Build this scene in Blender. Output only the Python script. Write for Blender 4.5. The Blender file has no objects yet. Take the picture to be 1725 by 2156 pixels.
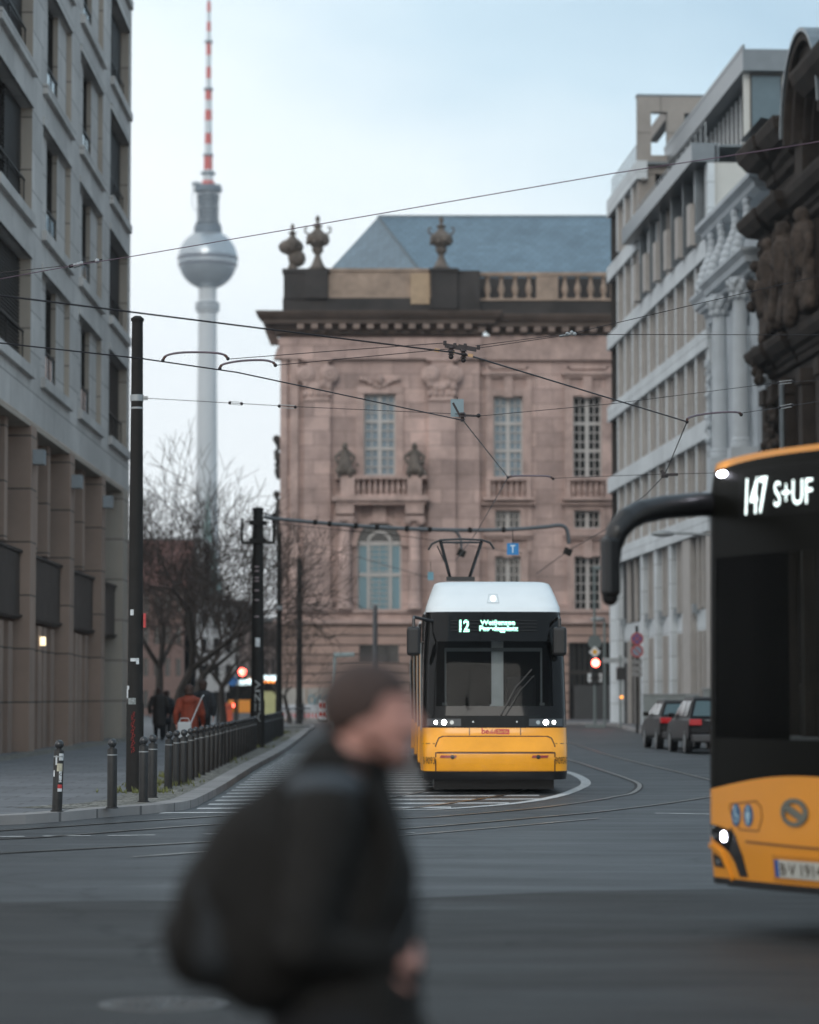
import bpy, math, random
from mathutils import Vector, Matrix
R = math.radians
sc = bpy.context.scene
COL = sc.collection
random.seed(7)
# ---------------------------------------------------------------- camera model
F = 6109.0; HOR = 1467.0; CH = 1.6
PIT = math.atan((HOR-1078)/F); CP = math.cos(PIT); SP = math.sin(PIT)
def ray(px, py):
    u = (px-862.5)/F; v = (1078-py)/F
    return (u, CP-v*SP, SP+v*CP)
def P(px, py, Y):
    d = ray(px, py); t = Y/d[1]
    return Vector((d[0]*t, Y, CH+d[2]*t))
def PZ(px, py, z):
    d = ray(px, py); t = (z-CH)/d[2]
    return Vector((d[0]*t, d[1]*t, z))
def G(px, py): return PZ(px, py, 0.0)

# ---------------------------------------------------------------- materials
MATS = {}
def mat(name, col, rough=.6, metal=0., var=.12, scale=1.5, bump=0., bscale=30., spec=.5, coat=0., emit=0., ecol=None, detail=4, gr=False):
    if name in MATS: return MATS[name]
    m = bpy.data.materials.new(name); m.use_nodes = True
    nt = m.node_tree; nd = nt.nodes; ln = nt.links
    b = nd['Principled BSDF']
    b.inputs['Roughness'].default_value = rough; b.inputs['Metallic'].default_value = metal
    b.inputs['Specular IOR Level'].default_value = spec
    b.inputs['Coat Weight'].default_value = coat
    b.inputs['Base Color'].default_value = (*col, 1)
    if emit:
        b.inputs['Emission Color'].default_value = (*(ecol or col), 1); b.inputs['Emission Strength'].default_value = emit
    tc = nd.new('ShaderNodeTexCoord')
    if var:
        n = nd.new('ShaderNodeTexNoise'); n.inputs['Scale'].default_value = scale; n.inputs['Detail'].default_value = detail; n.inputs['Roughness'].default_value = .62
        ln.new(tc.outputs['Object'], n.inputs['Vector'])
        r = nd.new('ShaderNodeValToRGB'); e = r.color_ramp.elements
        e[0].position = .3; e[1].position = .7
        e[0].color = (*[c*(1-var) for c in col], 1); e[1].color = (*[min(1, c*(1+var)) for c in col], 1)
        ln.new(n.outputs['Fac'], r.inputs['Fac']); ln.new(r.outputs['Color'], b.inputs['Base Color'])
        rr = nd.new('ShaderNodeMapRange'); rr.inputs['To Min'].default_value = max(.02, rough*.85); rr.inputs['To Max'].default_value = min(1, rough*1.18)
        ln.new(n.outputs['Fac'], rr.inputs['Value']); ln.new(rr.outputs['Result'], b.inputs['Roughness'])
    if bump:
        n2 = nd.new('ShaderNodeTexNoise'); n2.inputs['Scale'].default_value = bscale; n2.inputs['Detail'].default_value = 5
        ln.new(tc.outputs['Object'], n2.inputs['Vector'])
        bp = nd.new('ShaderNodeBump'); bp.inputs['Strength'].default_value = bump; bp.inputs['Distance'].default_value = .02
        ln.new(n2.outputs['Fac'], bp.inputs['Height']); ln.new(bp.outputs['Normal'], b.inputs['Normal'])
    MATS[name] = m
    return m
def brickmat(name, col, mortar, bw, bh, msize=.02, rough=.8, var=.15, plane='xz', off=.5, stain=.25, bump=.4, sscale=.35, col2=None):
    """ashlar / slate / paving laid out on the thing's own coordinates, with weather stains of their own shape"""
    m = bpy.data.materials.new(name); m.use_nodes = True
    nt = m.node_tree; nd = nt.nodes; ln = nt.links
    b = nd['Principled BSDF']; b.inputs['Roughness'].default_value = rough
    tc = nd.new('ShaderNodeTexCoord'); sp = nd.new('ShaderNodeSeparateXYZ'); cb = nd.new('ShaderNodeCombineXYZ')
    ln.new(tc.outputs['Object'], sp.inputs[0])
    a, c = {'xz': ('X', 'Z'), 'xy': ('X', 'Y'), 'yz': ('Y', 'Z')}[plane]
    ln.new(sp.outputs[a], cb.inputs['X']); ln.new(sp.outputs[c], cb.inputs['Y'])
    br = nd.new('ShaderNodeTexBrick'); br.offset = off
    br.inputs['Scale'].default_value = 1; br.inputs['Brick Width'].default_value = bw; br.inputs['Row Height'].default_value = bh
    br.inputs['Mortar Size'].default_value = msize; br.inputs['Mortar Smooth'].default_value = .3; br.inputs['Bias'].default_value = 0
    c2 = col2 or tuple(x*(1-var) for x in col)
    br.inputs['Color1'].default_value = (*[min(1, x*(1+var)) for x in col], 1); br.inputs['Color2'].default_value = (*c2, 1)
    br.inputs['Mortar'].default_value = (*mortar, 1)
    ln.new(cb.outputs[0], br.inputs['Vector'])
    n = nd.new('ShaderNodeTexNoise'); n.inputs['Scale'].default_value = sscale; n.inputs['Detail'].default_value = 8; n.inputs['Roughness'].default_value = .68
    ln.new(tc.outputs['Object'], n.inputs['Vector'])
    r = nd.new('ShaderNodeMapRange'); r.inputs['From Min'].default_value = .32; r.inputs['From Max'].default_value = .68
    r.inputs['To Min'].default_value = 1-stain; r.inputs['To Max'].default_value = 1+stain*.6
    ln.new(n.outputs['Fac'], r.inputs['Value'])
    mx = nd.new('ShaderNodeMix'); mx.data_type = 'RGBA'; mx.blend_type = 'MULTIPLY'; mx.inputs['Factor'].default_value = 1
    ln.new(br.outputs['Color'], mx.inputs['A']); ln.new(r.outputs['Result'], mx.inputs['B'])
    ln.new(mx.outputs['Result'], b.inputs['Base Color'])
    bp = nd.new('ShaderNodeBump'); bp.inputs['Strength'].default_value = bump; bp.inputs['Distance'].default_value = .02; bp.invert = True
    ln.new(br.outputs['Fac'], bp.inputs['Height']); ln.new(bp.outputs['Normal'], b.inputs['Normal'])
    MATS[name] = m
    return m
def glassmat(name, col=(.02, .025, .03), rough=.04, trans=0., tint=(.2, .22, .23), spec=.5):
    m = bpy.data.materials.new(name); m.use_nodes = True
    nt = m.node_tree; nd = nt.nodes; ln = nt.links
    b = nd['Principled BSDF']; b.inputs['Roughness'].default_value = rough; b.inputs['Base Color'].default_value = (*col, 1)
    b.inputs['Specular IOR Level'].default_value = spec; b.inputs['Coat Weight'].default_value = .3; b.inputs['Coat Roughness'].default_value = .02
    tc = nd.new('ShaderNodeTexCoord'); n = nd.new('ShaderNodeTexNoise'); n.inputs['Scale'].default_value = .8
    ln.new(tc.outputs['Object'], n.inputs['Vector'])
    bp = nd.new('ShaderNodeBump'); bp.inputs['Strength'].default_value = .04; bp.inputs['Distance'].default_value = .05
    ln.new(n.outputs['Fac'], bp.inputs['Height']); ln.new(bp.outputs['Normal'], b.inputs['Normal'])
    if trans:
        t = nd.new('ShaderNodeBsdfTransparent'); t.inputs['Color'].default_value = (*tint, 1)
        ms = nd.new('ShaderNodeMixShader'); ms.inputs['Fac'].default_value = trans
        ln.new(b.outputs[0], ms.inputs[1]); ln.new(t.outputs[0], ms.inputs[2]); ln.new(ms.outputs[0], nd['Material Output'].inputs['Surface'])
    MATS[name] = m
    return m

# ---------------------------------------------------------------- mesh builder
class MB:
    def __init__(s): s.v = []; s.f = []
    def add(s, vs, fs):
        o = len(s.v); s.v += [tuple(v) for v in vs]; s.f += [tuple(i+o for i in f) for f in fs]; return s
    def box(s, x0, x1, y0, y1, z0, z1):
        if x0 > x1: x0, x1 = x1, x0
        if y0 > y1: y0, y1 = y1, y0
        if z0 > z1: z0, z1 = z1, z0
        return s.add([(x0,y0,z0),(x1,y0,z0),(x1,y1,z0),(x0,y1,z0),(x0,y0,z1),(x1,y0,z1),(x1,y1,z1),(x0,y1,z1)],
                     [(0,3,2,1),(4,5,6,7),(0,1,5,4),(1,2,6,5),(2,3,7,6),(3,0,4,7)])
    def obox(s, c, ax, ay, az, hx, hy, hz):
        c = Vector(c); X = Vector(ax).normalized()*hx; Y = Vector(ay).normalized()*hy; Z = Vector(az).normalized()*hz
        vs = [c+i*X+j*Y+k*Z for k in (-1,1) for (i,j) in ((-1,-1),(1,-1),(1,1),(-1,1))]
        return s.add(vs, [(0,3,2,1),(4,5,6,7),(0,1,5,4),(1,2,6,5),(2,3,7,6),(3,0,4,7)])
    def bar(s, a, b, w, h=None):
        a = Vector(a); b = Vector(b); h = h or w; d = (b-a)
        up = Vector((0,0,1)) if abs(d.normalized().z) < .95 else Vector((0,1,0))
        x = d.cross(up).normalized(); y = x.cross(d).normalized()
        return s.obox((a+b)/2, d, x, y, d.length/2, w/2, h/2)
    def quad(s, a, b, c, d): return s.add([a,b,c,d], [(0,1,2,3)])
    def prism(s, pts, axis, a0, a1):
        n = len(pts)
        f = {'x': lambda p, a: (a, p[0], p[1]), 'y': lambda p, a: (p[0], a, p[1]), 'z': lambda p, a: (p[0], p[1], a)}[axis]
        vs = [f(p, a0) for p in pts]+[f(p, a1) for p in pts]
        fs = [tuple(range(n-1,-1,-1)), tuple(range(n, 2*n))]+[(i,(i+1)%n,(i+1)%n+n,i+n) for i in range(n)]
        return s.add(vs, fs)
    def tube(s, path, r, n=8, caps=True):
        path = [Vector(p) for p in path]; m = len(path)
        rs = r if isinstance(r, (list, tuple)) else [r]*m
        vs = []; fs = []; prev = None
        for i, p in enumerate(path):
            d = (path[min(i+1,m-1)]-path[max(i-1,0)]).normalized()
            if prev is None:
                u = d.cross(Vector((0,0,1)) if abs(d.z) < .9 else Vector((1,0,0))).normalized()
            else: u = (prev-d*prev.dot(d)).normalized()
            prev = u; w = d.cross(u)
            for k in range(n):
                a = 2*math.pi*k/n; vs.append(p+(u*math.cos(a)+w*math.sin(a))*rs[i])
        for i in range(m-1):
            for k in range(n):
                fs.append((i*n+k, i*n+(k+1)%n, (i+1)*n+(k+1)%n, (i+1)*n+k))
        if caps: fs += [tuple(range(n-1,-1,-1)), tuple(range((m-1)*n, m*n))]
        return s.add(vs, fs)
    def lathe(s, prof, cx=0, cy=0, n=16, zo=0):
        vs = []; fs = []; m = len(prof)
        for r, z in prof:
            for k in range(n):
                a = 2*math.pi*k/n; vs.append((cx+r*math.cos(a), cy+r*math.sin(a), z+zo))
        for i in range(m-1):
            for k in range(n): fs.append((i*n+k, i*n+(k+1)%n, (i+1)*n+(k+1)%n, (i+1)*n+k))
        fs += [tuple(range(n-1,-1,-1)), tuple(range((m-1)*n, m*n))]
        return s.add(vs, fs)
    def sphere(s, c, r, n=12, m=8):
        if not isinstance(r, (list, tuple)): r = (r, r, r)
        vs = [(c[0], c[1], c[2]-r[2])]; fs = []
        for i in range(1, m):
            t = math.pi*i/m-math.pi/2
            for k in range(n):
                a = 2*math.pi*k/n; vs.append((c[0]+r[0]*math.cos(t)*math.cos(a), c[1]+r[1]*math.cos(t)*math.sin(a), c[2]+r[2]*math.sin(t)))
        vs.append((c[0], c[1], c[2]+r[2])); L = len(vs)-1
        for k in range(n):
            fs.append((0, 1+(k+1)%n, 1+k)); fs.append((L, L-n+k, L-n+(k+1)%n))
        for i in range(m-2):
            for k in range(n): fs.append((1+i*n+k, 1+i*n+(k+1)%n, 1+(i+1)*n+(k+1)%n, 1+(i+1)*n+k))
        return s.add(vs, fs)
    def cap(s, a, ra, b, rb, n=12):
        s.tube([a, b], [ra, rb], n); s.sphere(a, ra, n, 8); s.sphere(b, rb, n, 8); return s
    def wall(s, x0, x1, z0, z1, ops, y=0., depth=.3):
        """front skin at y with rectangular openings (xa,xb,za,zb) whose reveals go back by depth"""
        xs = sorted({x0, x1, *[min(max(v, x0), x1) for o in ops for v in o[:2]]}); zs = sorted({z0, z1, *[min(max(v, z0), z1) for o in ops for v in o[2:4]]})
        def hole(i, j):
            if not (0 <= i < len(xs)-1 and 0 <= j < len(zs)-1): return None
            cx = (xs[i]+xs[i+1])/2; cz = (zs[j]+zs[j+1])/2
            return any(o[0] < cx < o[1] and o[2] < cz < o[3] for o in ops)
        for i in range(len(xs)-1):
            for j in range(len(zs)-1):
                a, b, c, d = xs[i], xs[i+1], zs[j], zs[j+1]
                if hole(i, j):
                    if hole(i-1, j) is not True: s.quad((a,y,c),(a,y+depth,c),(a,y+depth,d),(a,y,d))
                    if hole(i+1, j) is not True: s.quad((b,y,c),(b,y,d),(b,y+depth,d),(b,y+depth,c))
                    if hole(i, j-1) is not True: s.quad((a,y,c),(b,y,c),(b,y+depth,c),(a,y+depth,c))
                    if hole(i, j+1) is not True: s.quad((a,y,d),(a,y+depth,d),(b,y+depth,d),(b,y,d))
                else: s.quad((a,y,c),(b,y,c),(b,y,d),(a,y,d))
        return s
    def xf(s, fn): s.v = [tuple(fn(*v)) for v in s.v]; return s
    def build(s, name, m, parent=None, smooth=False, bevel=0, label=None, kind=None):
        me = bpy.data.meshes.new(name); me.from_pydata(s.v, [], s.f); me.materials.append(m); me.update()
        if smooth:
            for p in me.polygons: p.use_smooth = True
            me.set_sharp_from_angle(angle=R(38 if smooth is True else smooth))
        o = bpy.data.objects.new(name, me); COL.objects.link(o)
        if parent: o.parent = parent
        if bevel:
            bm = o.modifiers.new('bevel', 'BEVEL'); bm.width = bevel; bm.segments = 2; bm.limit_method = 'ANGLE'; bm.angle_limit = R(40)
        if label: o['label'] = label
        if kind: o['kind'] = kind
        return o
def T(name, label, cat, loc=(0,0,0), rz=0, group=None):
    o = bpy.data.objects.new(name, None); COL.objects.link(o); o.location = loc; o.rotation_euler = (0,0,rz)
    o.empty_display_size = .3
    tag(o, label, cat, group); return o
def tag(o, label, cat, group=None):
    o['label'] = label; o['category'] = cat
    if group: o['group'] = group
    return o
def copy_tree(o, parent=None):
    c = o.copy(); COL.objects.link(c)
    if parent: c.parent = parent
    for ch in [x for x in o.children]: copy_tree(ch, c)
    return c
def evalmesh(o):
    dg = bpy.context.evaluated_depsgraph_get(); dg.update()
    return bpy.data.meshes.new_from_object(o.evaluated_get(dg))
def organic(mb, name, m, parent=None, voxel=.01, smooth=4, disp=0., label=None):
    """weld overlapping rounded volumes into one continuous surface"""
    o = mb.build('tmp', m)
    r = o.modifiers.new('r', 'REMESH'); r.mode = 'VOXEL'; r.voxel_size = voxel; r.use_smooth_shade = True
    if smooth:
        q = o.modifiers.new('s', 'SMOOTH'); q.factor = .5; q.iterations = smooth
    me = evalmesh(o); old = o.data
    bpy.data.objects.remove(o); bpy.data.meshes.remove(old)
    me.name = name
    if disp:
        for v in me.vertices:
            c = v.co; k = math.sin(c.x*31+c.z*17)*math.cos(c.z*23-c.y*29)+.5*math.sin(c.z*61+c.x*53)
            v.co += v.normal*disp*k
    if not me.materials: me.materials.append(m)
    for p in me.polygons: p.use_smooth = True
    n = bpy.data.objects.new(name, me); COL.objects.link(n)
    if parent: n.parent = parent
    if label: n['label'] = label
    return n
FC = {}
def text2d(txt, size=1., align='LEFT', sx=1., bold=0.):
    cu = bpy.data.curves.new('t', 'FONT'); cu.body = txt; cu.size = size; cu.align_x = align; cu.offset = bold; cu.resolution_u = 3
    o = bpy.data.objects.new('t', cu); COL.objects.link(o)
    me = evalmesh(o)
    vs = [(v.co.x*sx, v.co.y) for v in me.vertices]; fs = [tuple(p.vertices) for p in me.polygons]
    bpy.data.objects.remove(o); bpy.data.curves.remove(cu); bpy.data.meshes.remove(me)
    return vs, fs
def textmb(txt, size, fn, align='LEFT', sx=1., bold=0.):
    vs, fs = text2d(txt, size, align, sx, bold); return MB().add([fn(x, y) for x, y in vs], fs)
def smoothpath(pts, k=6):
    pts = [Vector(p) for p in pts]; out = []
    for i in range(len(pts)-1):
        p0 = pts[max(i-1,0)]; p1 = pts[i]; p2 = pts[i+1]; p3 = pts[min(i+2,len(pts)-1)]
        for j in range(k):
            t = j/k; out.append(.5*((2*p1)+(p2-p0)*t+(2*p0-5*p1+4*p2-p3)*t*t+(3*p1-p0-3*p2+p3)*t**3))
    out.append(pts[-1]); return out
def offs(path, d):
    out = []
    for i, p in enumerate(path):
        t = (path[min(i+1,len(path)-1)]-path[max(i-1,0)]); t.z = 0; t.normalize()
        out.append(Vector((p.x-t.y*d, p.y+t.x*d, p.z)))
    return out
def strip(mb, path, d0, d1, z, zb=None):
    a = offs(path, d0); b = offs(path, d1); n = len(path)
    vs = [(p.x,p.y,z) for p in a]+[(p.x,p.y,z) for p in b]
    fs = [(i,i+1,n+i+1,n+i) for i in range(n-1)]
    mb.add(vs, fs)
    if zb is not None:
        for q in (a, b):
            mb.add([(p.x,p.y,z) for p in q]+[(p.x,p.y,zb) for p in q], fs)
    return mb
# ---------------------------------------------------------------- palette
def asphalt(name, col, rough, seed, spec=.5):
    m = bpy.data.materials.new(name); m.use_nodes = True; nt = m.node_tree; nd = nt.nodes; ln = nt.links
    b = nd['Principled BSDF']; b.inputs['Specular IOR Level'].default_value = spec
    tc = nd.new('ShaderNodeTexCoord')
    def noise(scale, det, st=(1,1,1)):
        mp = nd.new('ShaderNodeMapping'); mp.inputs['Scale'].default_value = st; mp.inputs['Location'].default_value = (seed,seed,0); ln.new(tc.outputs['Object'], mp.inputs['Vector'])
        n = nd.new('ShaderNodeTexNoise'); n.inputs['Scale'].default_value = scale; n.inputs['Detail'].default_value = det; n.inputs['Roughness'].default_value = .65; ln.new(mp.outputs[0], n.inputs['Vector']); return n
    def rng(src, a, b_, lo=.3, hi=.7):
        r = nd.new('ShaderNodeMapRange'); r.inputs['From Min'].default_value = lo; r.inputs['From Max'].default_value = hi; r.inputs['To Min'].default_value = a; r.inputs['To Max'].default_value = b_; ln.new(src, r.inputs['Value']); return r.outputs['Result']
    def mul(a, b_):
        k = nd.new('ShaderNodeMath'); k.operation = 'MULTIPLY'; ln.new(a, k.inputs[0]); ln.new(b_, k.inputs[1]); return k.outputs[0]
    big = rng(noise(.22, 5).outputs['Fac'], .78, 1.2); strk = rng(noise(.5, 6, (.5,1.5,1)).outputs['Fac'], .90, 1.12); agg = rng(noise(26, 6).outputs['Fac'], .72, 1.3); spot = rng(noise(2.2, 4).outputs['Fac'], .9, 1.12)
    dn = noise(.8, 4); vm = nd.new('ShaderNodeVectorMath'); vm.operation = 'MULTIPLY_ADD'; vm.inputs[1].default_value = (1.6,1.6,0); ln.new(dn.outputs['Color'], vm.inputs[0]); ln.new(tc.outputs['Object'], vm.inputs[2])
    vo = nd.new('ShaderNodeTexVoronoi'); vo.feature = 'DISTANCE_TO_EDGE'; vo.inputs['Scale'].default_value = .17; ln.new(vm.outputs[0], vo.inputs['Vector'])
    crack = rng(vo.outputs['Distance'], .45, 1., .0015, .006)
    f = mul(mul(mul(big, strk), mul(agg, spot)), crack)
    mx = nd.new('ShaderNodeMix'); mx.data_type = 'RGBA'; mx.blend_type = 'MULTIPLY'; mx.inputs['Factor'].default_value = 1; mx.inputs['A'].default_value = (*col, 1); ln.new(f, mx.inputs['B']); ln.new(mx.outputs['Result'], b.inputs['Base Color'])
    ln.new(rng(noise(.6, 5, (.4,1.6,1)).outputs['Fac'], rough*.8, rough*1.25), b.inputs['Roughness'])
    bp = nd.new('ShaderNodeBump'); bp.inputs['Strength'].default_value = .5; bp.inputs['Distance'].default_value = .012; ln.new(noise(60, 4).outputs['Fac'], bp.inputs['Height']); ln.new(bp.outputs['Normal'], b.inputs['Normal'])
    MATS[name] = m; return m
ASPH = asphalt('asphalt', (.042,.045,.048), .52, 0, .42)
ASPH2 = asphalt('asphalt_patch_vignetted', (.026,.026,.026), .66, 7, .32)  # real patch with a seam; extra darkness paints lens vignette into the colour
PAVE = brickmat('paving_slabs', (.14,.145,.155), (.07,.07,.07), .9, .6, .02, .75, .12, 'xy', stain=.3)
KERB = brickmat('granite_kerb', (.26,.25,.245), (.10,.10,.10), 3, 1.1, .03, .7, .1, 'xy', stain=.25)
STEEL = mat('rail_steel', (.28,.26,.24), .3, 1, .2, 6)
GROOVE = mat('rail_groove', (.028,.026,.025), .8)
WHITE = mat('road_paint', (.52,.53,.53), .6, var=.45, scale=7, detail=8)
POLE = mat('dark_pole_paint', (.014,.013,.012), .7, spec=.25, var=.25, scale=5, bump=.15, bscale=60)
BOLL = mat('bollard_paint', (.018,.018,.018), .5, spec=.35, var=.3, scale=9, bump=.1, bscale=60)
WIRE = mat('wire_metal', (.035,.03,.032), .45, .6, var=.1)
BLK = mat('black_plastic', (.012,.012,.013), .35, var=.15, scale=6)
STICK = mat('sticker_paper', (.55,.58,.6), .6, var=.3, scale=20)
STICKR = mat('sticker_red', (.5,.05,.05), .6, var=.3, scale=20)
GSTEEL = mat('galvanised', (.30,.32,.33), .45, .4, var=.15, scale=6)
WHT = mat('white_paint', (.72,.76,.78), .4, var=.05)
# ---------------------------------------------------------------- ground
def struct(name, mb, m, **k):
    o = mb.build(name, m, **k); o['kind'] = 'structure'; return o
S = 3500
struct('road', MB().quad((-S,-200,0),(S,-200,0),(S,S,0),(-S,S,0)), ASPH)
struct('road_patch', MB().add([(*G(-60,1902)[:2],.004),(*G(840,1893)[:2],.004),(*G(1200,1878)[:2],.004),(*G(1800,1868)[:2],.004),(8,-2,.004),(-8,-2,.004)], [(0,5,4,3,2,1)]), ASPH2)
KL = smoothpath([(-26,31,0),(-14,33.2,0),(-8,35,0),(-5.13,36.3,0),(-3.98,38.9,0),(-3.41,40.2,0),(-3.16,41.6,0),(-3.11,43.5,0),(-3.16,50,0),(-3.36,62.7,0),(-3.54,80.8,0),(-3.99,107,0),(-4.6,135,0),(-5.0,152,0),(-6.2,159,0),(-10,162,0),(-30,160,0)], 6)
inner = offs(KL, .32)
PH = .12
n = len(inner)
struct('pavement', MB().add([(p.x,p.y,PH-.006) for p in inner], [tuple(range(n))[::-1]]), PAVE)
struct('kerb', strip(MB(), KL, 0, .33, PH, 0), KERB)
# mosaic strip along the kerb
COB = bpy.data.materials.new('cobble_mosaic'); COB.use_nodes = True
nt = COB.node_tree; nd = nt.nodes; ln = nt.links; b = nd['Principled BSDF']; b.inputs['Roughness'].default_value = .8
tc = nd.new('ShaderNodeTexCoord'); v = nd.new('ShaderNodeTexVoronoi'); v.inputs['Scale'].default_value = 8
v2 = nd.new('ShaderNodeTexVoronoi'); v2.inputs['Scale'].default_value = 8; v2.feature = 'DISTANCE_TO_EDGE'
ln.new(tc.outputs['Object'], v.inputs['Vector']); ln.new(tc.outputs['Object'], v2.inputs['Vector'])
r = nd.new('ShaderNodeValToRGB'); r.color_ramp.elements[0].color = (.10,.10,.09,1); r.color_ramp.elements[1].color = (.34,.32,.29,1)
ln.new(v.outputs['Color'], r.inputs['Fac'])
r2 = nd.new('ShaderNodeValToRGB'); r2.color_ramp.elements[0].position = .04; r2.color_ramp.elements[0].color = (.25,.27,.2,1); r2.color_ramp.elements[1].position = .12
ln.new(v2.outputs['Distance'], r2.inputs['Fac'])
mx = nd.new('ShaderNodeMix'); mx.data_type = 'RGBA'; mx.blend_type = 'MULTIPLY'; mx.inputs['Factor'].default_value = 1
ln.new(r.outputs['Color'], mx.inputs['A']); ln.new(r2.outputs['Color'], mx.inputs['B']); ln.new(mx.outputs['Result'], b.inputs['Base Color'])
bp = nd.new('ShaderNodeBump'); bp.inputs['Strength'].default_value = .8; bp.inputs['Distance'].default_value = .02
ln.new(r2.outputs['Color'], bp.inputs['Height']); ln.new(bp.outputs['Normal'], b.inputs['Normal'])
KC = [p for p in KL if p.y > 38.2 and p.x > -6]
struct('cobble_strip', strip(MB(), KC, .334, 1.25, PH), COB)
FAC = [Vector((-9.4,y,0)) for y in range(50,107,4)]
struct('cobble_strip', strip(MB(), FAC, 0, .9, PH-.002), COB)
# right-hand pavement and the pavement in front of the stone building
KR = smoothpath([(24,52,0),(14,58,0),(11.2,66,0),(10.4,78,0),(10.3,95,0),(10.2,130,0),(10.9,152,0),(10.6,164,0),(7.5,172,0),(4,176,0),(-3.4,177,0),(-6.4,180,0),(-7.6,186,0),(-8,230,0)], 6)
inr = offs(KR, -.3); n = len(inr)
struct('pavement', MB().add([(p.x,p.y,PH-.004) for p in inr]+[(60,230,PH-.004),(60,52,PH-.004)], [tuple(range(n+2))]), PAVE)
struct('kerb', strip(MB(), KR, 0, -.31, PH, 0), KERB)
# rails
def line(px): return smoothpath([G(*p) for p in px], 8)
def rail(px, label, thin=False):
    path = line(px); t = T('tram_rail', label, 'tram rail', tuple(path[0]), 0, 'tram rails set in the asphalt')
    L = [p-path[0] for p in path]
    if not thin: strip(MB(), L, -.085, .075, .005).build('rail_bed', GROOVE, t)
    strip(MB(), L, -.055, .02, .010).build('rail_head', STEEL, t)
rail([(-40,1801),(0,1798),(428,1774),(824,1748),(1131,1722),(1302,1705),(1490,1679),(1700,1640),(1900,1610)], 'long tram rail nearest the camera, running from the left edge to under the yellow bus')
rail([(-40,1768),(100,1763),(468,1736),(845,1724),(939,1719),(1123,1703),(1251,1686),(1289,1679),(1328,1671),(1345,1657),(1332,1645),(1272,1624),(1195,1600),(1130,1588),(1080,1580)], 'tram rail with the tight bend right of the tram, outer of its curve')
rail([(-40,1752),(0,1750),(516,1716),(824,1705),(960,1690),(1046,1677),(1106,1662),(1110,1640),(1075,1600),(1050,1575)], 'tram rail crossing the striped area and passing under the tram front')
rail([(500,1720),(700,1695),(824,1679),(909,1662),(960,1640),(975,1600),(970,1570)], 'short curved tram rail on the striped area left of the tram front')
rail([(1060,1532),(1120,1543),(1200,1564),(1289,1592),(1490,1641),(1700,1700)], 'faint tram rail behind the tram, heading right towards the parked cars')
rail([(278,1806),(412,1796),(824,1762),(947,1752),(1140,1735),(1260,1724)], 'thin worn tram rail in front of all others, fading in the asphalt', True)
# markings
mk = MB()
for k in range(26):
    Y = 39.9+1.62*k
    xl = min((p for p in KL if p.y > 38), key=lambda p: abs(p.y-Y)).x+.12
    xr = {0: -1.9, 1: .6, 2: 1.5}.get(k, 2.1 if k < 9 else 1.2)
    if k == 0: xl += .0
    w = .42
    mk.quad((xl,Y,.004),(xr,Y+(xr-xl)*.12,.004),(xr,Y+(xr-xl)*.12+w,.004),(xl,Y+w,.004))
struct('road_marking', mk, WHITE)
wl = line([(345,1713),(600,1711),(828,1706),(939,1704),(1088,1692),(1174,1677),(1221,1660),(1234,1650),(1225,1639),(1193,1626),(1120,1612)])
struct('road_marking', strip(MB(), wl, -.09, .09, .008), WHITE)
dm = MB()
for (a, b_) in (((-20,1763),(51,1762)),((91,1761.5),(191,1760.5)),((228,1760.5),(327,1759)),((430,1757),(500,1755.5)),((860,1754),(868,1753.6)),((1380,1713),(1495,1715))):
    strip(dm, [G(*a), G(*b_)], -.06, .06, .006)
struct('road_marking', dm, WHITE)
# manholes
def manhole(px, py, r, label, m1):
    c = G(px, py); t = T('manhole_cover', label, 'manhole cover', (c.x,c.y,.004), 0, 'manhole covers in the road')
    M_ = MB().lathe([(r,0),(r,.006),(r*.86,.006)], n=40); M_.build('rim', mat('worn_iron', (.085,.085,.085), .6, var=.3, scale=9), t)
    q = MB()
    q.lathe([(r*.84,0),(r*.84,.008)], n=40); q.build('cover', m1, t)
    q = MB()
    for ring, cnt in ((.72, 26), (.5, 18), (.28, 10)):
        for k in range(cnt):
            a = 2*math.pi*k/cnt; q.obox((ring*r*math.cos(a), ring*r*math.sin(a), .010), (math.cos(a),math.sin(a),0), (-math.sin(a),math.cos(a),0), (0,0,1), r*.07, r*.035, .004)
    q.build('tread', MATS['worn_iron'], t)
IRON = mat('cast_iron', (.04,.04,.04), .5, .3, .3, 12)
manhole(655/1, 2107, .53, 'large round manhole cover with a ring of studs at the bottom left', IRON) if False else manhole(345, 2118, .34, 'large round manhole cover with a ring of studs at the bottom left', IRON)
manhole(688, 1566+41, .42, 'small round manhole cover beside the kerb, farther of two', mat('iron_light', (.25,.27,.3), .4, .2, .2, 9))
manhole(672, 1640, .42, 'small round manhole cover beside the kerb, nearer of two', MATS['iron_light'])
# verge grass tufts (uncountable)
GR = mat('dry_grass', (.14,.15,.05), .8, var=.3, scale=8)
g = MB()
for k in range(4200):
    p = random.choice(KC[10:]); q = random.choice(((.6,.45),(.95,.2),(.5,.1)))
    if p.y > 130: continue
    cl = math.sin(p.y*1.3)+math.sin(p.y*.37+2)
    if cl < .5: continue
    x = p.x-abs(random.gauss(q[0], q[1]*.6))-.33; y = p.y+random.uniform(-.6,.6); h = random.uniform(.04,.12); a = random.uniform(0,6.3)
    for j in range(3):
        a += 2; dx, dy = math.cos(a)*.05, math.sin(a)*.05
        g.add([(x-dy*.3,y+dx*.3,PH),(x+dy*.3,y-dx*.3,PH),(x+dx,y+dy,PH+h)], [(0,1,2)])
go = g.build('grass', GR); go['label'] = 'sparse dry grass growing in the cobble strip by the bollards'; go['kind'] = 'stuff'
dm = None

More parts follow.
